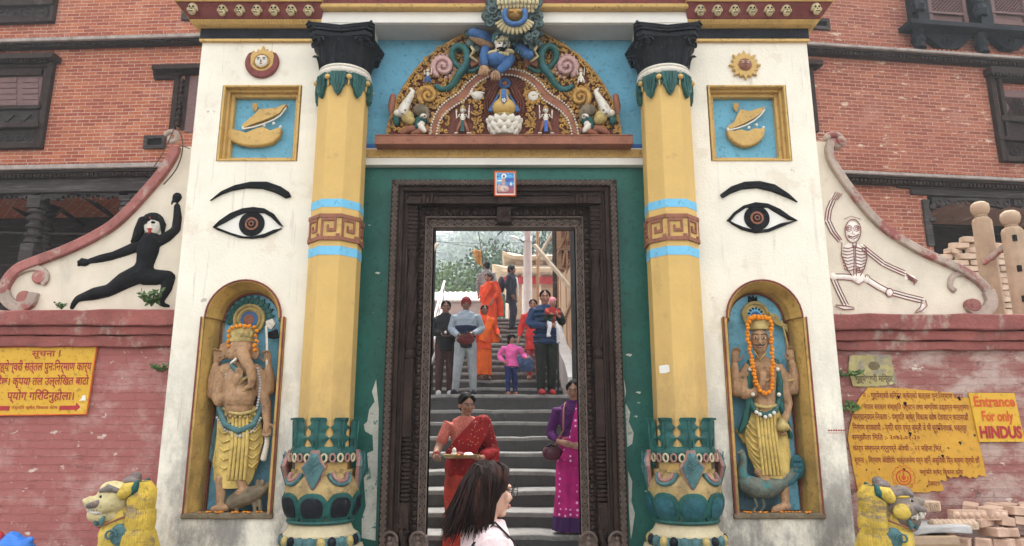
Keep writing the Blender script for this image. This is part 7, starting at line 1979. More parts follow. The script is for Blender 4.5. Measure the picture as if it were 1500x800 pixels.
for q in (-1, 1): ellpx(b, (381 + q * 3, 707), (4, 5), .05 + q * .02, 2)
out(b, 'mouse', M['mouse'], st, remesh=.006)
gd = thing('garland', 'short orange marigold garland round the crown of the elephant-headed statue', 'garland', at(345, 510, YS_))
b = B()
for (px_, py_) in [(335, 486), (336, 493), (334, 500), (335, 507), (341, 480), (347, 478), (353, 477), (360, 478), (366, 478), (372, 480), (376, 485), (376, 492), (375, 499), (374, 506), (373, 513)]:
    c = at(px_ + rnd.uniform(-.8, .8), py_, YS_ - (.13 if 338 < px_ < 370 else .10))
    for j in range(4): b.ell(c + V((rnd.uniform(-.007, .007), rnd.uniform(-.007, .007), rnd.uniform(-.007, .007))), .0135, 7, 5)
out(b, 'blossoms', M['marigold'], gd, smooth=60)
# four-armed statue on a peacock
base = at(1128, 745, YS_)
st = thing('niche_statue', 'painted four-armed deity statue with moustache and long marigold garland, standing over a peacock', 'statue', (base.x, YS_, NZ0 + .012))
b = B()
limbpx(b, [(1118, 598), (1118, 575), (1118, 548), (1117, 532)], [21, 21, 23, 16]); limbpx(b, [(1096, 542, .01), (1117, 532, .02), (1140, 542, .01)], [12, 12, 12])
limbpx(b, [(1115, 530, .02), (1114, 515, .04)], [9, 8]); ellpx(b, (1113, 498), (14, 19), .05); ellpx(b, (1113, 508), (11, 12), .06); limbpx(b, [(1113, 493, .13), (1113, 502, .145)], [2, 3], 6)
for q in (-1, 1): ellpx(b, (1113 + q * 14.5, 500), (2.5, 6), .04)
limbpx(b, [(1094, 545, 0), (1080, 574, 0)], [11, 9]); limbpx(b, [(1079, 575, 0), (1076, 550, .02), (1076, 535, .03)], [10, 8, 6]); handpx(b, (1076, 532), (1078, 514), (0, -1, 0), 14, .7)
limbpx(b, [(1093, 548, .02), (1090, 574, .04), (1092, 578, .05)], [11, 9, 9]); limbpx(b, [(1090, 578, .05), (1106, 575, .08), (1116, 562, .11)], [9, 7.5, 6]); handpx(b, (1116, 562, .11), (1119, 545, .12), (0, -1, 0), 14, .3)
limbpx(b, [(1142, 545, 0), (1160, 572, 0)], [11, 9]); limbpx(b, [(1161, 572, 0), (1163, 548, .02), (1160, 532, .03)], [10, 7.5, 6]); handpx(b, (1160, 530), (1156, 512), (0, -1, 0), 14, .7, -1)
limbpx(b, [(1144, 548, .02), (1152, 585, .03), (1154, 592, .03)], [11, 8.5, 8]); limbpx(b, [(1154, 590, .03), (1151, 608, .05), (1148, 618, .06)], [8, 7, 6]); handpx(b, (1148, 616, .06), (1145, 634, .07), (0, -1, .3), 15, 1.0, -1)
limbpx(b, [(1147, 700, .02), (1150, 736, .03)], [9, 6.5]); limbpx(b, [(1153, 741, .03), (1143, 744, .05), (1134, 747, .07)], [6.5, 6.5, 5]); limbpx(b, [(1112, 690, .03), (1122, 702, .05)], [9, 7]); limbpx(b, [(1128, 706, .05), (1115, 707, .07), (1104, 708, .08)], [6, 6.5, 5])
out(b, 'statue_body', M['stskin'], st, remesh=.0055)
b = dhoti_px([(1098, 588), (1093, 610), (1090, 640), (1097, 668), (1108, 692), (1114, 702)], [(1146, 588), (1152, 612), (1155, 640), (1157, 670), (1158, 695), (1158, 712)], 10)
for k in range(6): limbpx(b, [(1108 + k * 5, 592, .07), (1112 + k * 5, 640, .085), (1118 + k * 5.5, 695, .08)], [2.4, 2.8, 2.4], 7)
for k in range(8): limbpx(b, [(1093 + max(0, k - 3) * 3, 612 + k * 10, .03), (1103 + max(0, k - 3) * 3, 626 + k * 10, .066), (1116 + max(0, k - 3) * 3, 634 + k * 10, .07)], [1.4, 2, 1.2], 6)
b.prism(xz([(1150, 642), (1163, 636), (1157, 648), (1152, 655)], YS_), 6.13, 6.16); b.prism(xz([(1096, 640), (1078, 628), (1086, 640), (1092, 650)], YS_), 6.13, 6.16)
out(b, 'dhoti', M['dhoti'], st, smooth=60)
b = B(); limbpx(b, [(1100, 530, .03), (1096, 555, .05), (1097, 590, .05), (1092, 615, .03), (1084, 632, .02)], [6, 7, 6, 6, 4]); limbpx(b, [(1136, 530, .03), (1141, 560, .05), (1141, 588, .05), (1154, 625, .03), (1158, 640, .02)], [6, 7, 6, 5, 4])
limbpx(b, [(1099, 585, .06), (1105, 602, .085), (1120, 609, .10), (1136, 602, .085), (1141, 585, .06)], [4, 4.5, 5, 4.5, 4])
out(b, 'shawl', M['leaf'], st, smooth=60)
b = B()
for (u, v_) in ((1099, 541), (1139, 541), (1103, 578), (1141, 578), (1108, 604), (1121, 611), (1134, 605), (1113, 607), (1128, 609)): ellpx(b, (u, v_), (3, 3), .12)
out(b, 'white_flowers', M['ivory'], st, smooth=60)
b = B()
for (u, v_, w_, d_) in ((1086, 566, 10, .03), (1150, 562, 10, .03), (1076, 541, 7, .04), (1161, 540, 7, .04), (1150, 606, 8, .06), (1108, 572, 7, .10), (1149, 730, 8, .05)): limbpx(b, [(u - w_ * .5, v_ - 1, d_ - .02), (u, v_ + 1, d_ + .008), (u + w_ * .5, v_ - 1, d_ - .02)], [1.6, 1.8, 1.6], 6)
limbpx(b, [(1099, 590, .05), (1110, 595, .09), (1122, 597, .10), (1134, 595, .09), (1145, 590, .05)], [2.4, 2.8, 3, 2.8, 2.4], 7)
out(b, 'ornaments', M['crown'], st, smooth=60)
b = B(); p = at(1113, 482, YS_ - .04)
b.lathe([(.085, p.z - .01), (.095, p.z + .01), (.082, p.z + .03), (.088, p.z + .08), (.06, p.z + .105), (.02, p.z + .12)], p.x, p.y, 20, sc_=(1, .8), fn=lambda a, z: 1 + .05 * math.sin(a * 8))
limbpx(b, [(1105, 515, .08), (1113, 528, .09), (1122, 516, .08)], [1.4, 1.6, 1.4], 6)
for q in (1090, 1156): limbpx(b, [(q - 8, 556, .04), (q, 558, .065), (q + 8, 556, .04)], [2, 2, 2], 6)
out(b, 'crown', M['crown'], st, smooth=60)
b = B().mat(0)
for q in (-1, 1): b.mat(1); ellpx(b, (1113 + q * 6, 495), (3.0, 1.3), .118, 1.4); b.mat(0); ellpx(b, (1113 + q * 6, 495), (1.5, 1.3), .124, 1.3); limbpx(b, [(1113 + q * 2, 490.5, .135), (1113 + q * 7, 489, .135), (1113 + q * 11, 491, .125)], [.8, .9, .7], 5); limbpx(b, [(1113, 505, .145), (1113 + q * 5, 506, .14), (1113 + q * 8, 504, .13)], [1.5, 1.4, .7], 5)
b.mat(2); ellpx(b, (1113, 509), (4, 1.4), .14, 1.5)
out(b, 'face_paint', [M['eye'], M['ivory'], M['lip']], st, smooth=60)
b = B(); o = at(1112, 459, YS_)
b.mat(0); b.ell((o.x, 6.205, o.z), (.115, .012, .115), 24, 6); b.mat(1); b.ell((o.x, 6.197, o.z), (.07, .012, .07), 20, 6); b.mat(2); b.ell((o.x, 6.19, o.z - .01), (.045, .012, .045), 16, 6); b.mat(0); ringpx(b, (1112, 459), 18.5, 2.6, .03)
b.mat(3)
for k in range(13): leafpx(b, (1112, 459), k * .483, 8, 12, 1.6, .03, .042)
for k in range(3): leafpx(b, (1109, 444), R_(112 - k * 24), 0, 15, 3.4, .0, .03)
out(b, 'halo', [M['crown'], M['bluestripe'], M['figblue'], M['black']], st, smooth=50)
b = B(); limbpx(b, [(1157, 520, .03), (1150, 490, .01), (1145, 470, .0)], [1.5, 1.5, 1.5], 5)
b.prism(xz([(1130, 456), (1143, 461), (1146, 470), (1156, 474), (1158, 486), (1150, 478), (1140, 474), (1132, 466)], YS_), 6.15, 6.18)
out(b, 'banner', M['crown'], st, smooth=40)
b = B(); p = at(1146, 622, YS_ - .10); b.lathe([(.02, p.z - .06), (.05, p.z - .04), (.055, p.z - .01), (.03, p.z + .025), (.02, p.z + .045), (.03, p.z + .06)], p.x, p.y, 14)
out(b, 'water_jar', M['crown'], st, smooth=50)
b = B().mat(0)
limbpx(b, [(1088, 705, .03), (1102, 714, .05), (1125, 716, .05), (1146, 708, .03), (1160, 696, .02), (1168, 680, .01)], [13, 17, 16, 10, 8, 7]); limbpx(b, [(1090, 705, .04), (1086, 690, .04), (1089, 672, .04), (1086, 662, .05)], [11, 8, 6, 5]); limbpx(b, [(1085, 662, .06), (1079, 664, .07)], [3, 1], 6)
for q in (1105, 1116): limbpx(b, [(q, 728, .06), (q + 4, 742, .06), (q - 3, 750, .06), (q - 14, 752, .07)], [3, 2.2, 2, 1.5], 6); limbpx(b, [(q - 3, 750, .06), (q + 12, 752, .06)], [2, 1.4], 6)
b.mat(1); ellpx(b, (1168, 684), (11, 18), .025, 4); limbpx(b, [(1144, 712, .05), (1160, 704, .04), (1172, 690, .03)], [5, 6, 4])
for j in range(9): ellpx(b, (1164 + 4 * (j % 3), 674 + 8 * (j // 3)), (2.4, 3.4), .05, 2)
out(b, 'peacock', [M['peacock'], M['teal']], st, smooth=60)
gd = thing('garland', 'long orange marigold garland hanging from the neck of the four-armed statue', 'garland', at(1121, 577, YS_ - .1))
b = B(); path = smooth([(1098, 466), (1095, 478), (1096, 500), (1101, 525), (1105, 550), (1111, 568), (1121, 577), (1130, 568), (1132, 545), (1131, 520), (1130, 495), (1130, 475), (1126, 466)], 6)
path += smooth([(1098, 466), (1106, 463), (1114, 464), (1120, 464), (1126, 467)], 2)
for (px_, py_) in resample(path, 5.2):
    c = at(px_ + rnd.uniform(-.7, .7), py_, YS_ - (.135 if py_ > 520 else .11))
    for j in range(4): b.ell(c + V((rnd.uniform(-.008, .008), rnd.uniform(-.006, .006), rnd.uniform(-.006, .006))), .0145, 7, 5)
out(b, 'blossoms', M['marigold'], gd, smooth=60)
for sg, lab in ((-1, 'scattered flower offerings on the sill under the elephant-headed statue'), (1, 'scattered flower offerings on the sill under the four-armed statue')):
    b = B(); cx_ = dd(sg, NC)
    for k in range(26): b.ell((cx_ + rnd.uniform(-.3, .3), rnd.uniform(5.96, 6.03), NZ0 + .018), (rnd.uniform(.008, .016), rnd.uniform(.008, .014), .006), 6, 5)
    props(out(b, 'flower_offerings', [M['marigold'], M['ivory']][0 if sg > 0 else 0], smooth=60), lab, 'offerings')
# ------------------------------------------------------------------ guardian lions
LY = mat('lion_yellow_paint', (.60, .42, .07), .55, .25, 8, .5, 40, dirt=[((.16, .12, .07), .55, .72, 6, None, .75), ((.55, .5, .4), .66, .7, 12)])
LG = mat('lion_grey_paint', (.17, .14, .125), .6, .35, 9, .5, 40, dirt=[((.34, .17, .13), .55, .7, 7, None, .6)])
LC = mat('lion_cream_paint', (.58, .48, .24), .6, .25, 8, .5, 40, dirt=[((.12, .15, .12), .58, .7, 9, None, .7)])
LF = mat('lion_brown_grey_paint', (.22, .17, .13), .6, .35, 7, .5, 40, dirt=[((.45, .31, .07), .56, .66, 4.5, None, .8), ((.06, .07, .05), .58, .7, 8, None, .7)])
def lion(label, loc, mx, face_m, s=1.0, rz=0.0, blunt=False):
    t = thing('guardian_lion', label, 'statue', loc, rz, local=True)
    Q_ = lambda x, y, z: V((x * mx, y, z)) * s
    def E(b, c, r): b.ell(Q_(*c), tuple(q * s for q in r), 16, 10)
    def T(b, pts, r, seg=10): b.tube([Q_(*p) for p in pts], [q * s for q in r], seg)
    HS = Matrix.Translation(Q_(-.08, -.05, .60)) @ Matrix.Scale(1.28, 4) @ Matrix.Translation(-Q_(-.06, -.05, .60))
    b = B()
    T(b, [(.05, .03, .15), (.02, .02, .30), (-.04, -.02, .44), (-.05, -.02, .54)], [.19, .17, .15, .11], 14); E(b, (-.10, -.04, .34), (.13, .14, .16))
    for y in (-.10, .08): T(b, [(-.13, y, .34), (-.17, y, .18), (-.17, y, .03)], [.07, .055, .05]); E(b, (-.20, y, .03), (.08, .055, .035)); E(b, (.08, y * 1.3, .14), (.15, .09, .15)); E(b, (-.02, y * 1.5, .03), (.12, .05, .035))
    out(b, 'lion_body', LY, t, remesh=.011 * s, disp=(FOLD, .01))
    b = B()
    E(b, (-.10, -.05, .62), (.115, .11, .105)); E(b, (-.165, -.07, .60), (.07, .085, .06)) if blunt else E(b, (-.185, -.07, .595), (.088, .078, .05)); E(b, (-.205, -.075, .622) if blunt else (-.235, -.075, .600), (.036, .058, .040)); E(b, (-.12, -.06, .68), (.075, .08, .05)); E(b, (-.13, -.13, .59), (.06, .04, .05)); E(b, (-.13, .02, .59), (.06, .04, .05))
    T(b, [(-.09, -.06, .535), (-.14, -.07, .510), (-.185, -.075, .512)] if blunt else [(-.09, -.06, .535), (-.15, -.07, .520), (-.215, -.075, .528)], [.062, .054, .042]); E(b, (-.235, -.075, .632) if blunt else (-.265, -.075, .612), (.018, .032, .018))
    b.xf(0, HS)
    hd = out(b, 'head', face_m, t, remesh=.009 * s)
    b = B()
    for y in (-.135, -.02): T(b, [(-.12, y, .605), (-.17, y - .012 * (1 if y < -.1 else -1), .600), (-.225, y, .585)], [.012, .024, .017])
    T(b, [(-.06, -.15, .675), (-.12, -.145, .69), (-.17, -.12, .672)], [.014, .024, .012]); T(b, [(-.06, .04, .675), (-.12, .04, .69), (-.17, .01, .672)], [.014, .024, .012]); E(b, (-.02, -.03, .725), (.055, .055, .035)); E(b, (0, -.03, .75), (.035, .035, .03))
    b.xf(0, HS)
    out(b, 'moustache', LG, hd, smooth=60)
    if blunt:
        b = B()
        for y in (-.150, .04): E(b, (-.09, y, .575), (.055, .03, .05)); E(b, (-.10, y * .9, .665), (.05, .03, .014))
        b.xf(0, HS); out(b, 'cheeks', LY, hd, smooth=60)
    b = B().mat(0)
    if blunt:
        for y in (-.135, .0): T(b, [(-.20, y, .575), (-.205, y - .004, .535)], [.011, .004], 6); T(b, [(-.175, y, .53), (-.18, y - .004, .560)], [.010, .004], 6)
    for y in (-.128, .02): E(b, (-.150, y, .640), (.022, .02, .012))
    for k in range(6): E(b, (-.15 - k * .017, -.135 + k * .006, .562), (.008, .008, .014)); E(b, (-.15 - k * .015, -.130 + k * .006, .538), (.007, .007, .010))
    T(b, [(-.13, -.135, .548), (-.18, -.130, .543), (-.23, -.10, .546)], [.008, .009, .008], 6)
    b.mat(1)
    for y in (-.142, .032): E(b, (-.156, y, .640), (.010, .008, .009))
    E(b, (-.17, -.08, .553), (.06, .05, .009))
    b.xf(0, HS)
    out(b, 'teeth_and_eyes', [M['ivory'], M['black']], hd, smooth=60)
    for y in (-.15, .06):
        b = B().mat(0); T(b, [(-.03, y, .65), (-.0, y - .01 * (1 if y < 0 else -1), .69), (.035, y, .715)], [.035, .042, .012]); b.mat(1); T(b, [(-.01, y + .004, .655), (.03, y + .004, .69), (.05, y + .004, .73)], [.03, .036, .01])
        b.xf(0, HS)
        out(b, 'ear', [LY, M['leaf']], hd, smooth=60)
    b = B(); lr = random.Random(5)
    for row in range(3):
        for k in range(30):
            a = R_(-100 + k * 7.1 + (row % 2) * 3.5)     # around the back of the head
            r = .122 + row * .013; z = .71 - row * .165
            cx_, cy_ = .03, -.04
            x, y = cx_ + r * math.cos(a) * .95, cy_ + r * math.sin(a)
            j_ = lr.uniform(-.018, .018); w_ = lr.uniform(-.006, .006); ca, sa = math.cos(a), math.sin(a)
            T(b, [(x * .86 - .01 * ca, y * .9, z + .04), (x + .010 * ca, y + .010 * sa + w_, z - .02), (x + .013 * ca, y + .013 * sa - w_, z - .10 + j_), (x + .009 * ca, y + .009 * sa + w_, z - .165 + j_), (x + .016 * ca, y + .016 * sa, z - .205 + j_)], [.009, .0155, .016, .014, .004], 7)
    E(b, (.03, -.04, .62), (.125, .12, .13)); T(b, [(.03, -.04, .55), (.04, -.02, .3)], [.12, .14], 14)
    mane_m = mat('lion_mane_paint', (.55, .37, .05), .55, .3, 9, .5, 40, dirt=[((.18, .13, .10), .50, .62, 3.2, (1, 1, 3.2), .85)])
    out(b, 'mane', mane_m, t, smooth=60)
    b = B().mat(0); T(b, [(-.20, .10, .44), (-.245, -.02, .405), (-.21, -.14, .42), (-.10, -.185, .46), (-.0, -.18, .50)], [.009] * 5, 7)
    b.mat(1)
    for (x, y, z) in ((-.235, -.02, .45), (-.225, -.10, .455), (-.17, -.155, .465)): T(b, [(x, y, z + .03), (x - .012, y - .01, z - .005), (x - .005, y - .006, z - .03)], [.012, .022, .012], 7)
    out(b, 'necklace', [M['terra'], M['shawl']], t, smooth=60)
    b = B(); E(b, (-.03, -.175, .36), (.075, .035, .085)); T(b, [(-.09 + .05 * math.cos(j * .7) * (1 - j / 11), -.22, .36 + .05 * math.sin(j * .7) * (1 - j / 11)) for j in range(10)], [.009] * 10, 6)
    out(b, 'shoulder_boss', M['shawl'], t, smooth=60)
    b = B(); b.box(*sorted((-.30 * mx * s, .26 * mx * s)), -.24 * s, .2 * s, -.06 * s, 0.0)
    out(b, 'plinth', M['concrete'], t, bevel=.01)
lp = at(180, 800, 5.45)
lion('yellow painted lion statue with cream face by the left boundary wall', (-2.82, 5.55, .53), 1, LC, .91, R_(10))
lion('grey-faced painted lion statue with open fanged mouth beside the brick pile', (2.69, 5.45, .53), -1, LF, .88, R_(-10), True)
# ------------------------------------------------------------------ loose bricks
def brick_mesh(nm, w_, d_, h_, k):
    r_ = random.Random(k); b = B(); n = 3; rings = []
    for i in range(n + 1):
        x = -w_ / 2 + w_ * i / n; j = lambda: r_.uniform(-.004, .004)
        e = .004 if i in (0, n) else 0
        rings.append([(x + j(), -d_ / 2 + e + j(), e + j() * .4), (x + j(), d_ / 2 - e + j(), e + j() * .4), (x + j(), d_ / 2 - e + j(), h_ - e + j()), (x + j(), -d_ / 2 + e + j(), h_ - e + j())])
    b.loft(rings); return b
protos = {}
def brick_at(kind, m_, loc, rot, lab, grp, dims, var=4):
    """the first few are built, the rest are copies sharing those meshes"""
    k = (kind, rnd.randrange(var))
    if k not in protos:
        o = out(brick_mesh('b', *dims, k[1]), 'brick', m_, bevel=.005); protos[k] = o
    else:
        o = protos[k].copy(); COL.objects.link(o)
    o.location = loc; o.rotation_euler = rot
    return props(o, lab, 'brick', grp)
STK = ZST = 2.72
rows = 16; bh_ = .072
for r_ in range(rows):
    for c_ in range(10):
        x = 4.05 + c_ * .222 + (r_ % 2) * .09 + rnd.uniform(-.012, .012)
        top_ = 13 + 1.6 * math.sin(c_ * 1.3) - (1.5 if c_ < 2 else 0)
        if r_ > top_: continue
        loose = r_ > top_ - 2.2
        brick_at('t', M['tanbrick'], (x, 8.0 + rnd.uniform(-.02, .02) + (.08 if loose else 0), ZST + r_ * bh_ + (.01 if loose else 0)), (rnd.uniform(-.15, .15) * loose, rnd.uniform(-.12, .12) * loose, (rnd.uniform(-.5, .5) if loose else rnd.uniform(-.04, .04))), 'tan brick in the high rough stack behind the stone posts', 'bricks stacked behind the stone posts', (.205, .11, .066))
struct(B().box(3.2, 12, 7.4, 11.0, 0, ZST), 'raised_terrace', M['concrete'])
pk = 0
for r_ in range(7):
    for c_ in range(9 - max(0, r_ - 2)):
        x = 2.98 + c_ * .155 + max(0, r_ - 2) * .17 + (r_ % 2) * .07
        if x < 3.02 or (r_ > 3 and x < 3.55): continue
        for dy in (0, .2) if r_ > 4 else (0,):
            brick_at('p', M['pinkbrick'], (x + rnd.uniform(-.02, .02), 5.55 + dy + r_ * .028 + rnd.uniform(-.03, .03), .52 + r_ * .073), (rnd.uniform(-.05, .05) + (.1 if r_ > 4 else 0), rnd.uniform(-.08, .08), R_(62) + rnd.uniform(-.6, .6)), 'pinkish loose brick in the low pile under the torn notice', 'loose bricks piled by the right boundary wall', (.215, .105, .068))
# carved brick blocks lying on the pile, slab and wooden box beside them
cb = thing('carved_block', 'carved pale block with three round medallions on top of the pile', 'block', (3.17, 5.75, .985))
out(B().box(3.02, 3.28, 5.68, 5.80, .985, 1.06), 'block', M['tanbrick'], cb, bevel=.01, seg=2)
b = B()
for k in range(3):
    c = V((3.06 + k * .083, 5.676, 1.022)); b.box(c.x - .036, c.x + .036, 5.670, 5.69, .992, 1.052); b.tube([c + V((.02 * math.cos(j * .6), -.008, .02 * math.sin(j * .6))) for j in range(12)], .006, 5); b.ell(c + V((0, -.006, 0)), .01, 7, 5)
out(b, 'medallions', M['sandstone'], cb, bevel=.003)
b = B(); 
for k in range(9): b.ell((3.10 + k * .036, 5.50, .915), (.026, .05, .04), 10, 7)
b.box(3.08, 3.41, 5.46, 5.54, .885, .935)
props(out(b, 'scalloped_block', M['tanbrick'], smooth=50), 'pale block with a scalloped front edge lying low on the pile', 'block')
b = B()
for k in range(8): b.ell((3.36 + k * .05, 5.66, .965), (.034, .06, .036), 10, 7)
b.box(3.33, 3.74, 5.62, 5.70, .93, 1.0)
props(out(b, 'ribbed_block', M['pinkbrick'], smooth=50), 'long pale ribbed block lying across the brick pile', 'block')
bx = thing('wooden_box', 'low brown wooden box beside the brick pile', 'box', (2.98, 5.5, .52))
b = B().box(2.80, 3.16, 5.32, 5.34, .52, .86).box(2.80, 2.82, 5.34, 5.66, .52, .86).box(3.14, 3.16, 5.34, 5.66, .52, .86).box(2.80, 3.16, 5.66, 5.68, .52, .86)
out(b, 'planks', M['timber'], bx, bevel=.004)
for z_b in (.54, .80): out(B().box(2.79, 3.17, 5.315, 5.325, z_b, z_b + .055), 'batten', M['sandstone'], bx, bevel=.003)
b = B(); rough_box(b, 2.78, 3.30, 5.36, 5.74, .862, .915, .012, .1)
props(out(b, 'stone_slab', M['concrete'], bevel=.012, seg=2), 'pale broken slab lying on the wooden box', 'slab')
b = B(); rough_box(b, 2.62, 2.80, 5.9, 6.0, .0 + .53, .86, .01, .08)
# ------------------------------------------------------------------ stone posts behind the right scroll
for (pa, pb, lab, holes, Yp) in (((1434, 296), (1428, 460), 'tan stone post with ball top standing nearer the gateway', 0, 6.95), ((1478, 309), (1482, 462), 'tan stone post with ball top and slots at the right edge', 1, 6.6)):
    p = at(*pa, Yp); q = at(*pb, Yp); zt = p.z
    base_z = ZTOP[1] - .02 if Yp < 6.7 else .6
    t = thing('stone_post', lab, 'post', (p.x, Yp, base_z))
    hw = .085 if not holes else .09
    b = B().zprism(octo(p.x, Yp, hw), base_z, zt - .20); b.loft([[V((x, y, zt - .20)) for x, y in octo(p.x, Yp, hw)], [V((x, y, zt - .165)) for x, y in octo(p.x, Yp, hw * .62)]])
    sh = out(b, 'post_shaft', M['sandstone'], t, bevel=.008)
    out(B().lathe([(.05, zt - .17), (.06, zt - .155), (.05, zt - .145), (.075, zt - .12), (.088, zt - .075), (.08, zt - .03), (.05, zt - .005), (.005, zt)], p.x, Yp, 16), 'ball_top', M['sandstone'], t, smooth=50)
    if holes:
        b = B()
        for py_ in (352, 396, 440):
            c = at(1478, py_, Yp); b.box(p.x - .06, p.x - .03, Yp - hw - .004, Yp - .05, c.z - .03, c.z + .03)
        out(b, 'slots', M['dark'], t)  # slots drawn as near-black blocks, inner shade put into the colour
b = B(); b.tube([at(1443, 385, 6.9), at(1482, 352, 6.75)], .035, 4)
props(out(b, 'plank', M['greyscroll'], bevel=.004), 'grey plank leaning between the two stone posts', 'plank')
# ------------------------------------------------------------------ blue bag on the left ledge
bp = at(18, 800, 5.6)
t = thing('plastic_bag', 'crumpled blue plastic bag with a red top on the ledge in the left corner', 'bag', (bp.x, 5.6, .52))
out(B().ell((bp.x, 5.6, .68), (.15, .12, .16), 14, 10).ell((bp.x + .09, 5.58, .70), (.09, .08, .10), 12, 8).tube([(bp.x + .1, 5.58, .76), (bp.x + .155, 5.57, .80)], [.035, .02], 7), 'sack', mat('blue_bag_plastic', (.035, .17, .55), .35, .3, 7, .4, 20), t, remesh=.012, disp=(FOLD, .05))
out(B().ell((bp.x - .10, 5.58, .80), (.045, .04, .06), 12, 8), 'red_bundle', M['signred'], t, smooth=60)
# ------------------------------------------------------------------ weeds on walls
def leaf_quad(b, p, d, nrm, L, W_):
    d = d.normalized(); sd_ = d.cross(nrm); sd_ = sd_.normalized() if sd_.length > 1e-5 else d.orthogonal().normalized()
    b.add([p, p + d * L * .45 + sd_ * W_, p + d * L, p + d * L * .45 - sd_ * W_], [(0, 1, 2, 3)])
def weed(lab, p, n_, L, spread, hang=0.0, dead=False):
    t = thing('weed', lab, 'plant', p)
    b = B(); st_ = B()
    for k in range(n_):
        a = rnd.uniform(0, 6.28); d = V((math.cos(a) * spread, -abs(math.sin(a)) * spread * .7 - .1, 1 - hang * 2)).normalized()
        ln = L * rnd.uniform(.5, 1)
        pts = [p, p + d * ln * .5, p + d * ln + V((0, 0, -.1 * ln))]
        st_.tube(pts, .0035, 4)
        for j in range(5):
            q = p + d * ln * (.3 + .17 * j)
            leaf_quad(b, q, V((rnd.uniform(-1, 1), rnd.uniform(-1, .3), rnd.uniform(-.3, .8))), V((0, -1, .4)), ln * .42, ln * .13)
    out(st_, 'stems', M['bark'] if dead else M['foliage'], t); out(b, 'leaves', M['mouse'] if dead else M['foliage'], t)
weed('leafy weed growing on the red coping at the foot of the black relief', at(222, 449, 6.06), 12, .17, .8)
weed('low weeds along the red coping beside the left scroll', at(90, 453, 6.06), 10, .07, 1.2)
weed('dark green weed growing from the left pier edge above the lion', at(238, 545, 6.12), 9, .11, .7, .3)
weed('dark weed growing from the right pier edge beside the worn plaque', at(1240, 552, 6.12), 12, .12, .7, .4)
weed('dark weed hanging from the right pier edge beside the torn notice', at(1243, 588, 6.12), 12, .13, .6, .8)
t = thing('dry_creeper', 'thin dry creeper hanging over the top of the left scroll', 'plant', at(262, 190, 6.15))
b = B().tube([at(x, y, 6.14) for x, y in smooth([(258, 186), (266, 200), (267, 222), (258, 248), (240, 270)])], .006, 5).tube([at(x, y, 6.12) for x, y in smooth([(255, 188), (248, 205), (238, 225), (225, 245)])], .005, 5).tube([at(262, 212, 6.14), at(278, 218, 6.1)], .004, 4)
out(b, 'stem', M['bark'], t)
# ------------------------------------------------------------------ beyond the gate: rails, scaffolding, temple, lamp, trees
t = thing('handrail', 'white pipe handrail climbing the left side of the stairs', 'railing', (-1.5, 12, 2.1))
b = B()
ra0, ra1 = at(651, 412, 15.0), at(622, 512, 11.7)
b.tube([ra0, ra1], .024, 8); dl = V((0, 0, -.42)); b.tube([ra0 + dl, ra1 + dl], .018, 8); b.tube([ra0 + dl * .5, ra1 + dl * .5], .012, 6)
out(b, 'pipes', M['whitepaint'], t, smooth=60)
for k in range(4):
    p = ra0.lerp(ra1, .04 + k * .31); out(B().tube([p, V((p.x, p.y, step_z(p.y)))], .02, 8), 'post', M['whitepaint'], t, smooth=60)
def bar(name, lab, cat, p, q, r, m_, seg=8): return props(out(B().tube([p, q], r, seg), name, m_, smooth=60 if seg > 4 else None), lab, cat)
def down(px, py, Y): p = at(px, py, Y); return p, V((p.x, p.y, step_z(Y) - .02))
p, q = down(634, 440, 12.45); bar('scaffold_pole', 'dark upright pole at the left edge of the doorway view', 'pole', V((p.x, p.y, 7)), q, .036, M['pole'])
bar('bamboo_brace', 'short pale slanting brace across the dark pole at the left', 'brace', at(640, 358, 12.3), at(618, 392, 12.3), .035, M['bamboo'])
bar('bamboo_brace', 'short white rod leaning low beside the left handrail', 'brace', at(640, 512, 12.2), at(630, 536, 12.1), .022, M['whitepaint'])
p, q = down(788, 420, 19.7); bar('scaffold_pole', 'thin brown upright pole just right of the concrete lamp post', 'pole', V((p.x, p.y, 9.6)), V((p.x, p.y, 4.5)), .042, M['timber'])
p, q = down(813, 430, 14.2); bar('scaffold_pole', 'brown upright pole in front of the unfinished brick wall', 'pole', V((p.x, p.y, 8)), q, .045, M['greywood'])
p, q = down(842, 540, 9.7); bar('scaffold_pole', 'thick black upright pole at the right edge of the doorway view', 'pole', V((p.x, p.y, 6)), q, .038, M['pole'])
bar('scaffold_brace', 'long pale diagonal beam crossing the right side of the doorway view', 'brace', at(784, 360, 12.9), at(843, 430, 12.6), .042, M['bamboo'], 4)
bar('scaffold_brace', 'thin tan pole sloping up to the right behind the pale diagonal beam', 'brace', at(788, 378, 16.5), at(812, 338, 16.5), .04, M['bamboo'])
bar('scaffold_brace', 'short grey tube stub crossing the thick black pole', 'brace', at(838, 428, 12.3), at(852, 414, 12.3), .05, M['concrete'])
bar('rail_post', 'thin dark post standing on the landing beside the man with the baby', 'post', at(817, 497, 12.4), V((at(817, 497, 12.4).x, 12.4, 2.14)), .018, M['pole'])
t = thing('unfinished_wall', 'unfinished brick and timber wall with exposed props at the right of the stairs', 'wall', (1.6, 17, 4.4))
b = B().box(1.12, 3.4, 17.0, 17.4, 4.3, 12); out(b, 'brickwork', M['brick2'], t)
b = B()
for z in (5.0, 5.9, 6.8, 7.7): b.box(1.05, 3.4, 16.9, 17.0, z, z + .12)
for x in (1.08, 1.75, 2.4): b.box(x, x + .13, 16.85, 17.0, 4.3, 11)
for k in range(10): b.tube([V((rnd.uniform(1.05, 1.5), 16.8, rnd.uniform(4.6, 6.6))), V((rnd.uniform(1.3, 2.2), 16.8, rnd.uniform(5.2, 7.8)))], .025, 5)
out(b, 'timbers', M['timber'], t)
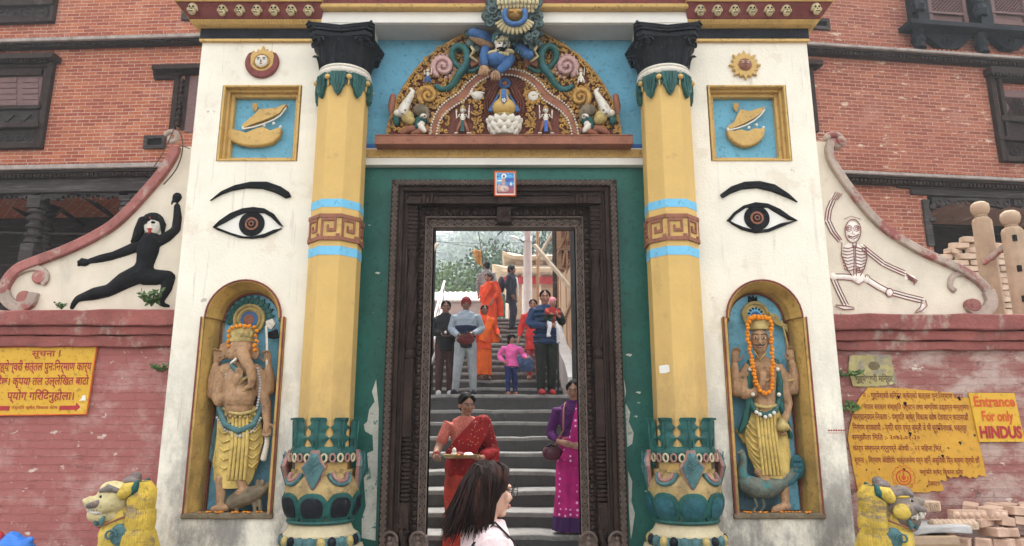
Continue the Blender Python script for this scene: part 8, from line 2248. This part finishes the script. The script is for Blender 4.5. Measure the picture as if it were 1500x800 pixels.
t = thing('board_fence', 'tall fence of tan boards along the right side of the stairs', 'fence', (1.2, 13, 2.1))
b = B(); 
for k in range(9):
    y0 = 11.9 + k * .56; xw = 1.14 + .012 * math.sin(k * 2.1); b.box(xw, xw + .03, y0, y0 + .545, 2.2, 4.45 + .05 * math.sin(k * 3) + (y0 - 12) * .16)
out(b, 'boards', M['ply'], t)
b = B()
for z in (2.9, 3.9): b.box(1.10, 1.138, 11.9, 16.9, z, z + .09)
out(b, 'rails', M['timber'], t)
b = B(); b.loft([[V((x, y, z)) for x, z in ((.90, 2.0), (1.13, 2.0), (1.13, zt), (.90, zt))] for y, zt in ((11.52, 2.42), (12.2, 2.70), (14.5, 3.3), (17, 4.3))])
struct(b, 'stair_kerb', M['concrete'])
t = thing('lamp_post', 'pale concrete lamp post with one street light on a short arm', 'street lamp', (at(773, 455, 21).x, 21, 4.52))
p = at(773, 400, 21)
out(B().lathe([(.135, 4.5), (.125, 8), (.115, 13), (.02, 13.02)], p.x, 21, 12), 'post_shaft', M['concrete'], t, smooth=40)
out(B().lathe([(.15, at(0, 352, 21).z - .05), (.15, at(0, 352, 21).z + .1)], p.x, 21, 12), 'clamp', M['metal'], t)
out(B().tube([at(770, 357, 21), at(763, 352, 20.9), at(757, 350, 20.8)], .02, 6), 'arm', M['pole'], t, smooth=60)
b = B(); b.ell(at(754, 348.5, 20.8), (.16, .07, .045), 12, 7, Matrix.Rotation(R_(22), 3, 'Y')); out(b, 'lamp_head', M['metal'], t, smooth=60)
t = thing('flag', 'ragged golden flag drooping from a thin pole above the stairs', 'flag', (at(708, 396, 20).x, 20, 4.5))
p0, p1 = at(701, 340, 20), at(709, 396, 20)
out(B().tube([p0, p1, V((p1.x + .02, 20, 4.5))], .014, 6), 'flag_pole', M['pole'], t, smooth=60)
b = B(); g0 = [at(*q, 20) for q in ((691, 367), (704, 365), (707, 392), (697, 384))]; rows_ = []
for i in range(9):
    t_ = i / 8; l_, r_ = g0[0].lerp(g0[3], t_), g0[1].lerp(g0[2], t_); rows_.append([l_.lerp(r_, j / 6) + V((0, .05 * math.sin(j * 1.6 + i * .5), .02 * math.sin(i * 2 + j))) for j in range(7)])
v = [q for r_ in rows_ for q in r_]; b.add(v, [(i * 7 + j, i * 7 + j + 1, i * 7 + j + 8, i * 7 + j + 7) for i in range(8) for j in range(6)])
fl = out(b, 'flag_cloth', M['fgold'], t, smooth=60); md = fl.modifiers.new('thick', 'SOLIDIFY'); md.thickness = .006
t = thing('bird', 'small dark bird flying just under the door head', 'bird', at(734, 340, 16))
p = at(734, 340, 16)
out(B().ell(p, (.05, .025, .02), 8, 6, Matrix.Rotation(R_(-35), 3, 'Y')).tube([p, p + V((.04, 0, .05)), p + V((.10, .02, .06))], [.016, .02, .004], 6, flat=.4).tube([p, p + V((-.05, 0, -.04)), p + V((-.09, .02, -.08))], [.016, .02, .004], 6, flat=.4), 'bird_body', M['black'], t, smooth=60)
for (a_, b_, lab) in (((600, 352), (900, 341), 'upper thin cable strung across the sky behind the doorway'), ((600, 346), (900, 372), 'lower thin cable strung across the hillside behind the doorway')):
    b = B(); q0, q1 = at(*a_, 26), at(*b_, 26); b.tube([q0.lerp(q1, j / 12) + V((0, 0, -.25 * math.sin(PI * j / 12))) for j in range(13)], .009, 4)
    props(out(b, 'cable', M['pole']), lab, 'cable')
# pagoda temple on the plaza
TX, TY = 1.75, 30.0
t = thing('pagoda_temple', 'two-roofed pagoda temple with red cloth frill behind the stairs', 'temple', (TX, TY, 4.5))
z_ = lambda py: at(750, py, TY - 2).z
def hip(b, zc, ze, he, zt, ht, up):
    n = 10; ring = []
    def sq(h, z, lift): 
        o = []
        for s_ in range(4):
            for j in range(n):
                u = -1 + 2 * j / n; x, y = ((u, -1), (1, u), (-u, 1), (-1, -u))[s_]
                o.append(V((TX + x * h, TY + y * h, z + lift * abs(u) ** 12)))
        return o
    b.loft([sq(he * .96, ze - .14, up), sq(he, ze, up), sq((he + ht) * .5, ze + (zt - ze) * .42, up * .15), sq(ht, zt, 0)])
b = B(); hip(b, 0, z_(397), 2.55, z_(386), 1.75, .16); hip(b, 0, z_(376), 2.15, z_(362), .7, .2)
rf = out(b, 'roofs', M['rooftile'], t, smooth=30)
out(B().lathe([(.1, z_(365)), (.14, z_(362)), (.06, z_(358)), (.02, z_(353))], TX - .2, TY, 10), 'finial', M['brass'], rf, smooth=50)
for sx in (-1, 1): out(B().ell((TX + sx * 2.0, TY - 2.0, z_(369)), (.09, .09, .14), 8, 6), 'corner_bell', M['pole'], rf)
b = B().box(TX - 1.7, TX + 1.7, TY - 1.7, TY + 1.7, z_(388), z_(374)).box(TX - 1.9, TX + 1.9, TY - 1.9, TY + 1.9, 4.5, z_(396))
wl = out(b, 'walls', M['sandstone'], t)
b = B()
for k in range(8): b.box(TX - 1.6 + k * .42, TX - 1.32 + k * .42, TY - 1.74, TY - 1.68, z_(385), z_(378))
out(b, 'upper_windows', M['ivory'], wl)
b = B()
for k in range(7): x = TX - 1.95 + k * .65; b.box(x - .06, x + .06, TY - 2.02, TY - 1.9, 4.5, z_(398))
for k in range(12): x = TX - 1.9 + k * .345; b.tube([V((x, TY - 1.9, z_(402))), V((x, TY - 2.45, z_(397) - .05))], .04, 5)
out(b, 'columns', M['ivory'], t)
b = B(); pts = []
for k in range(49): pts.append((TX - 2.2 + k * .0917, TY - 2.1 + .05 * math.sin(k * 1.3)))
for (x0, y0), (x1, y1) in zip(pts, pts[1:]): b.add([(x0, y0, z_(406)), (x1, y1, z_(406)), (x1, y1 - .03, z_(417)), (x0, y0 - .03, z_(417))], [(0, 1, 2, 3)])
fr_ = out(b, 'red_frill', M['signred'], t); md = fr_.modifiers.new('thick', 'SOLIDIFY'); md.thickness = .01
# low white-roofed house and wall beyond the stairs
t = thing('low_house', 'low house with pale sheet roof and grey wall beyond the stairs', 'house', (-3.2, 25, 4.5))
b = B().box(-6, -.9, 24.2, 27, 4.5, at(0, 447, 24.2).z); out(b, 'house_wall', M['concrete'], t)
zr0, zr1 = at(0, 450, 23.8).z, at(0, 428, 26).z
b = B().loft([[V((x, 23.8, zr0)), V((x, 26, zr1)), V((x, 28, zr0)), V((x, 28, zr0 - .06)), V((x, 26, zr1 - .06)), V((x, 23.8, zr0 - .06))] for x in (-6.3, -.75)])
for k in range(28): b.tube([V((-6.2 + k * .195, 23.8, zr0 + .01)), V((-6.2 + k * .195, 26, zr1 + .01))], .025, 5)
out(b, 'sheet_roof', M['white'], t)
t = thing('garden_wall', 'low grey plaster wall at the top left of the stairs', 'wall', (-2.6, 20.2, 4.5))
out(B().box(-4.5, -.75, 20.1, 20.4, 4.5, 5.15).box(-4.55, -.7, 20.05, 20.45, 5.15, 5.22), 'plaster', M['concrete'], t, bevel=.01)
# trees
def tree(lab, x, y, z0, h, r, n, mi, grp='trees beyond the stairs'):
    t = thing('tree', lab, 'tree', (x, y, z0), 0, grp)
    b = B(); b.tube([V((x, y, z0)), V((x + .1, y, z0 + h * .35)), V((x - .1, y + .1, z0 + h * .75))], [r * .09, r * .07, r * .03], 8)
    lobes = []
    for k in range(15):
        a = rnd.uniform(0, 6.28); q = rnd.uniform(.2, .95); c = V((x + r * q * .75 * math.cos(a), y + r * q * .75 * math.sin(a), z0 + h * rnd.uniform(.38, .95)))
        lobes.append((c, r * rnd.uniform(.30, .5)))
        b.tube([V((x, y, z0 + h * .35)), (V((x, y, z0 + h * .5)) + c) / 2, c], [r * .04, r * .025, r * .01], 5)
    out(b, 'trunk', M['bark'], t, smooth=60)
    b = B()
    for k in range(n):
        c, rr = rnd.choice(lobes)
        d = V((rnd.gauss(0, 1), rnd.gauss(0, 1), rnd.gauss(0, 1))).normalized(); p = c + d * rr * rnd.uniform(.5, 1.08)
        dr = (d + V((rnd.uniform(-1, 1), rnd.uniform(-1, 1), rnd.uniform(-.6, .8)))).normalized()
        leaf_quad(b, p, dr, d, r * rnd.uniform(.055, .11), r * .026)
    out(b, 'crown', M['foliage'] if mi else M['foliage2'], t)
tree('round light green tree nearest the left side of the doorway view', -4.6, 36, 2, at(0, 398, 36).z - 2, 2.6, 6500, 1)
tree('darker green tree just left of the ragged flag', -2.6, 43, 2, at(0, 380, 43).z - 2, 3.2, 6500, 0)
tree('broad tree partly behind the low house roof', -7.2, 40, 2, at(0, 372, 40).z - 2, 3.2, 6500, 1)
tree('green tree showing between the flag and the pagoda', .2, 52, 2, at(0, 372, 52).z - 2, 3.6, 6500, 1)
tree('tall tree behind the pagoda roofs', 4.5, 48, 2, at(0, 352, 48).z - 2, 4.2, 6500, 0)
def hill_z(x, y):
    x /= 2.5; y /= 2.5
    ridge = 43 + max(0, x + 21) * 1.15 - max(0, -21 - x) * .6
    ridge = min(ridge, 105)
    u = max(0, min(1, (y - 42) / 160))
    return 1.5 + 2.5 * ((ridge - 1.5) * (u ** .85) + 1.5 * math.sin(x * .11 + y * .07) * u)
n1_, n2_ = 60, 36; v = []; f_ = []
for i in range(n2_ + 1):
    for j in range(n1_ + 1):
        x = -290 + 580 * j / n1_; y = 104 + 416 * i / n2_; v.append((x, y, hill_z(x, y) if i else -.2))
for i in range(n2_):
    for j in range(n1_): k = i * (n1_ + 1) + j; f_.append((k, k + 1, k + n1_ + 2, k + n1_ + 1))
o = out(B().add(v, f_), 'hillside', M['foliage2'], smooth=60, kind='structure')
b = B()
for k in range(3600):
    x = rnd.uniform(-190, 180); y = 106 + 400 * rnd.random(); r = rnd.uniform(3.2, 7.0); z = hill_z(x, y) + r * .5
    if abs(x + .02 * y) > .20 * y + 14: continue
    for q in range(70):
        d = V((rnd.gauss(0, 1), rnd.gauss(0, 1) - .5, rnd.gauss(0, 1) + .5)).normalized()
        leaf_quad(b, V((x, y, z)) + V((d.x * r, d.y * r, d.z * r * 1.15)) * rnd.uniform(.75, 1.05), (d + V((rnd.uniform(-1, 1), rnd.uniform(-1, 1), rnd.uniform(-1, .6)))).normalized(), d, r * rnd.uniform(.2, .34), r * .105)
m_, n, l, p_ = nodes_of('forest_foliage')
co = n.new('ShaderNodeTexCoord').outputs['Object']
c1 = mixc(n, l, ramp(n, l, noise(n, l, co, .05, 7, .75), .36, .64), (.022, .07, .024), (.085, .15, .035))
l.new(c1, p_.inputs['Base Color']); p_.inputs['Roughness'].default_value = .7
out(b, 'forest', m_, kind='stuff')
# ------------------------------------------------------------------ hazy air
hz_ = out(B().box(-310, 310, -66, 545, -1.3, 275), 'haze', [], kind='stuff')
m_ = bpy.data.materials.new('hazy_air'); m_.use_nodes = True; n = m_.node_tree.nodes; n.remove(n['Principled BSDF'])
pv = n.new('ShaderNodeVolumePrincipled'); pv.inputs['Color'].default_value = (.86, .94, 1, 1); pv.inputs['Density'].default_value = HAZE; pv.inputs['Anisotropy'].default_value = .35
m_.node_tree.links.new(pv.outputs[0], n['Material Output'].inputs['Volume'])
hz_.data.materials.append(m_)
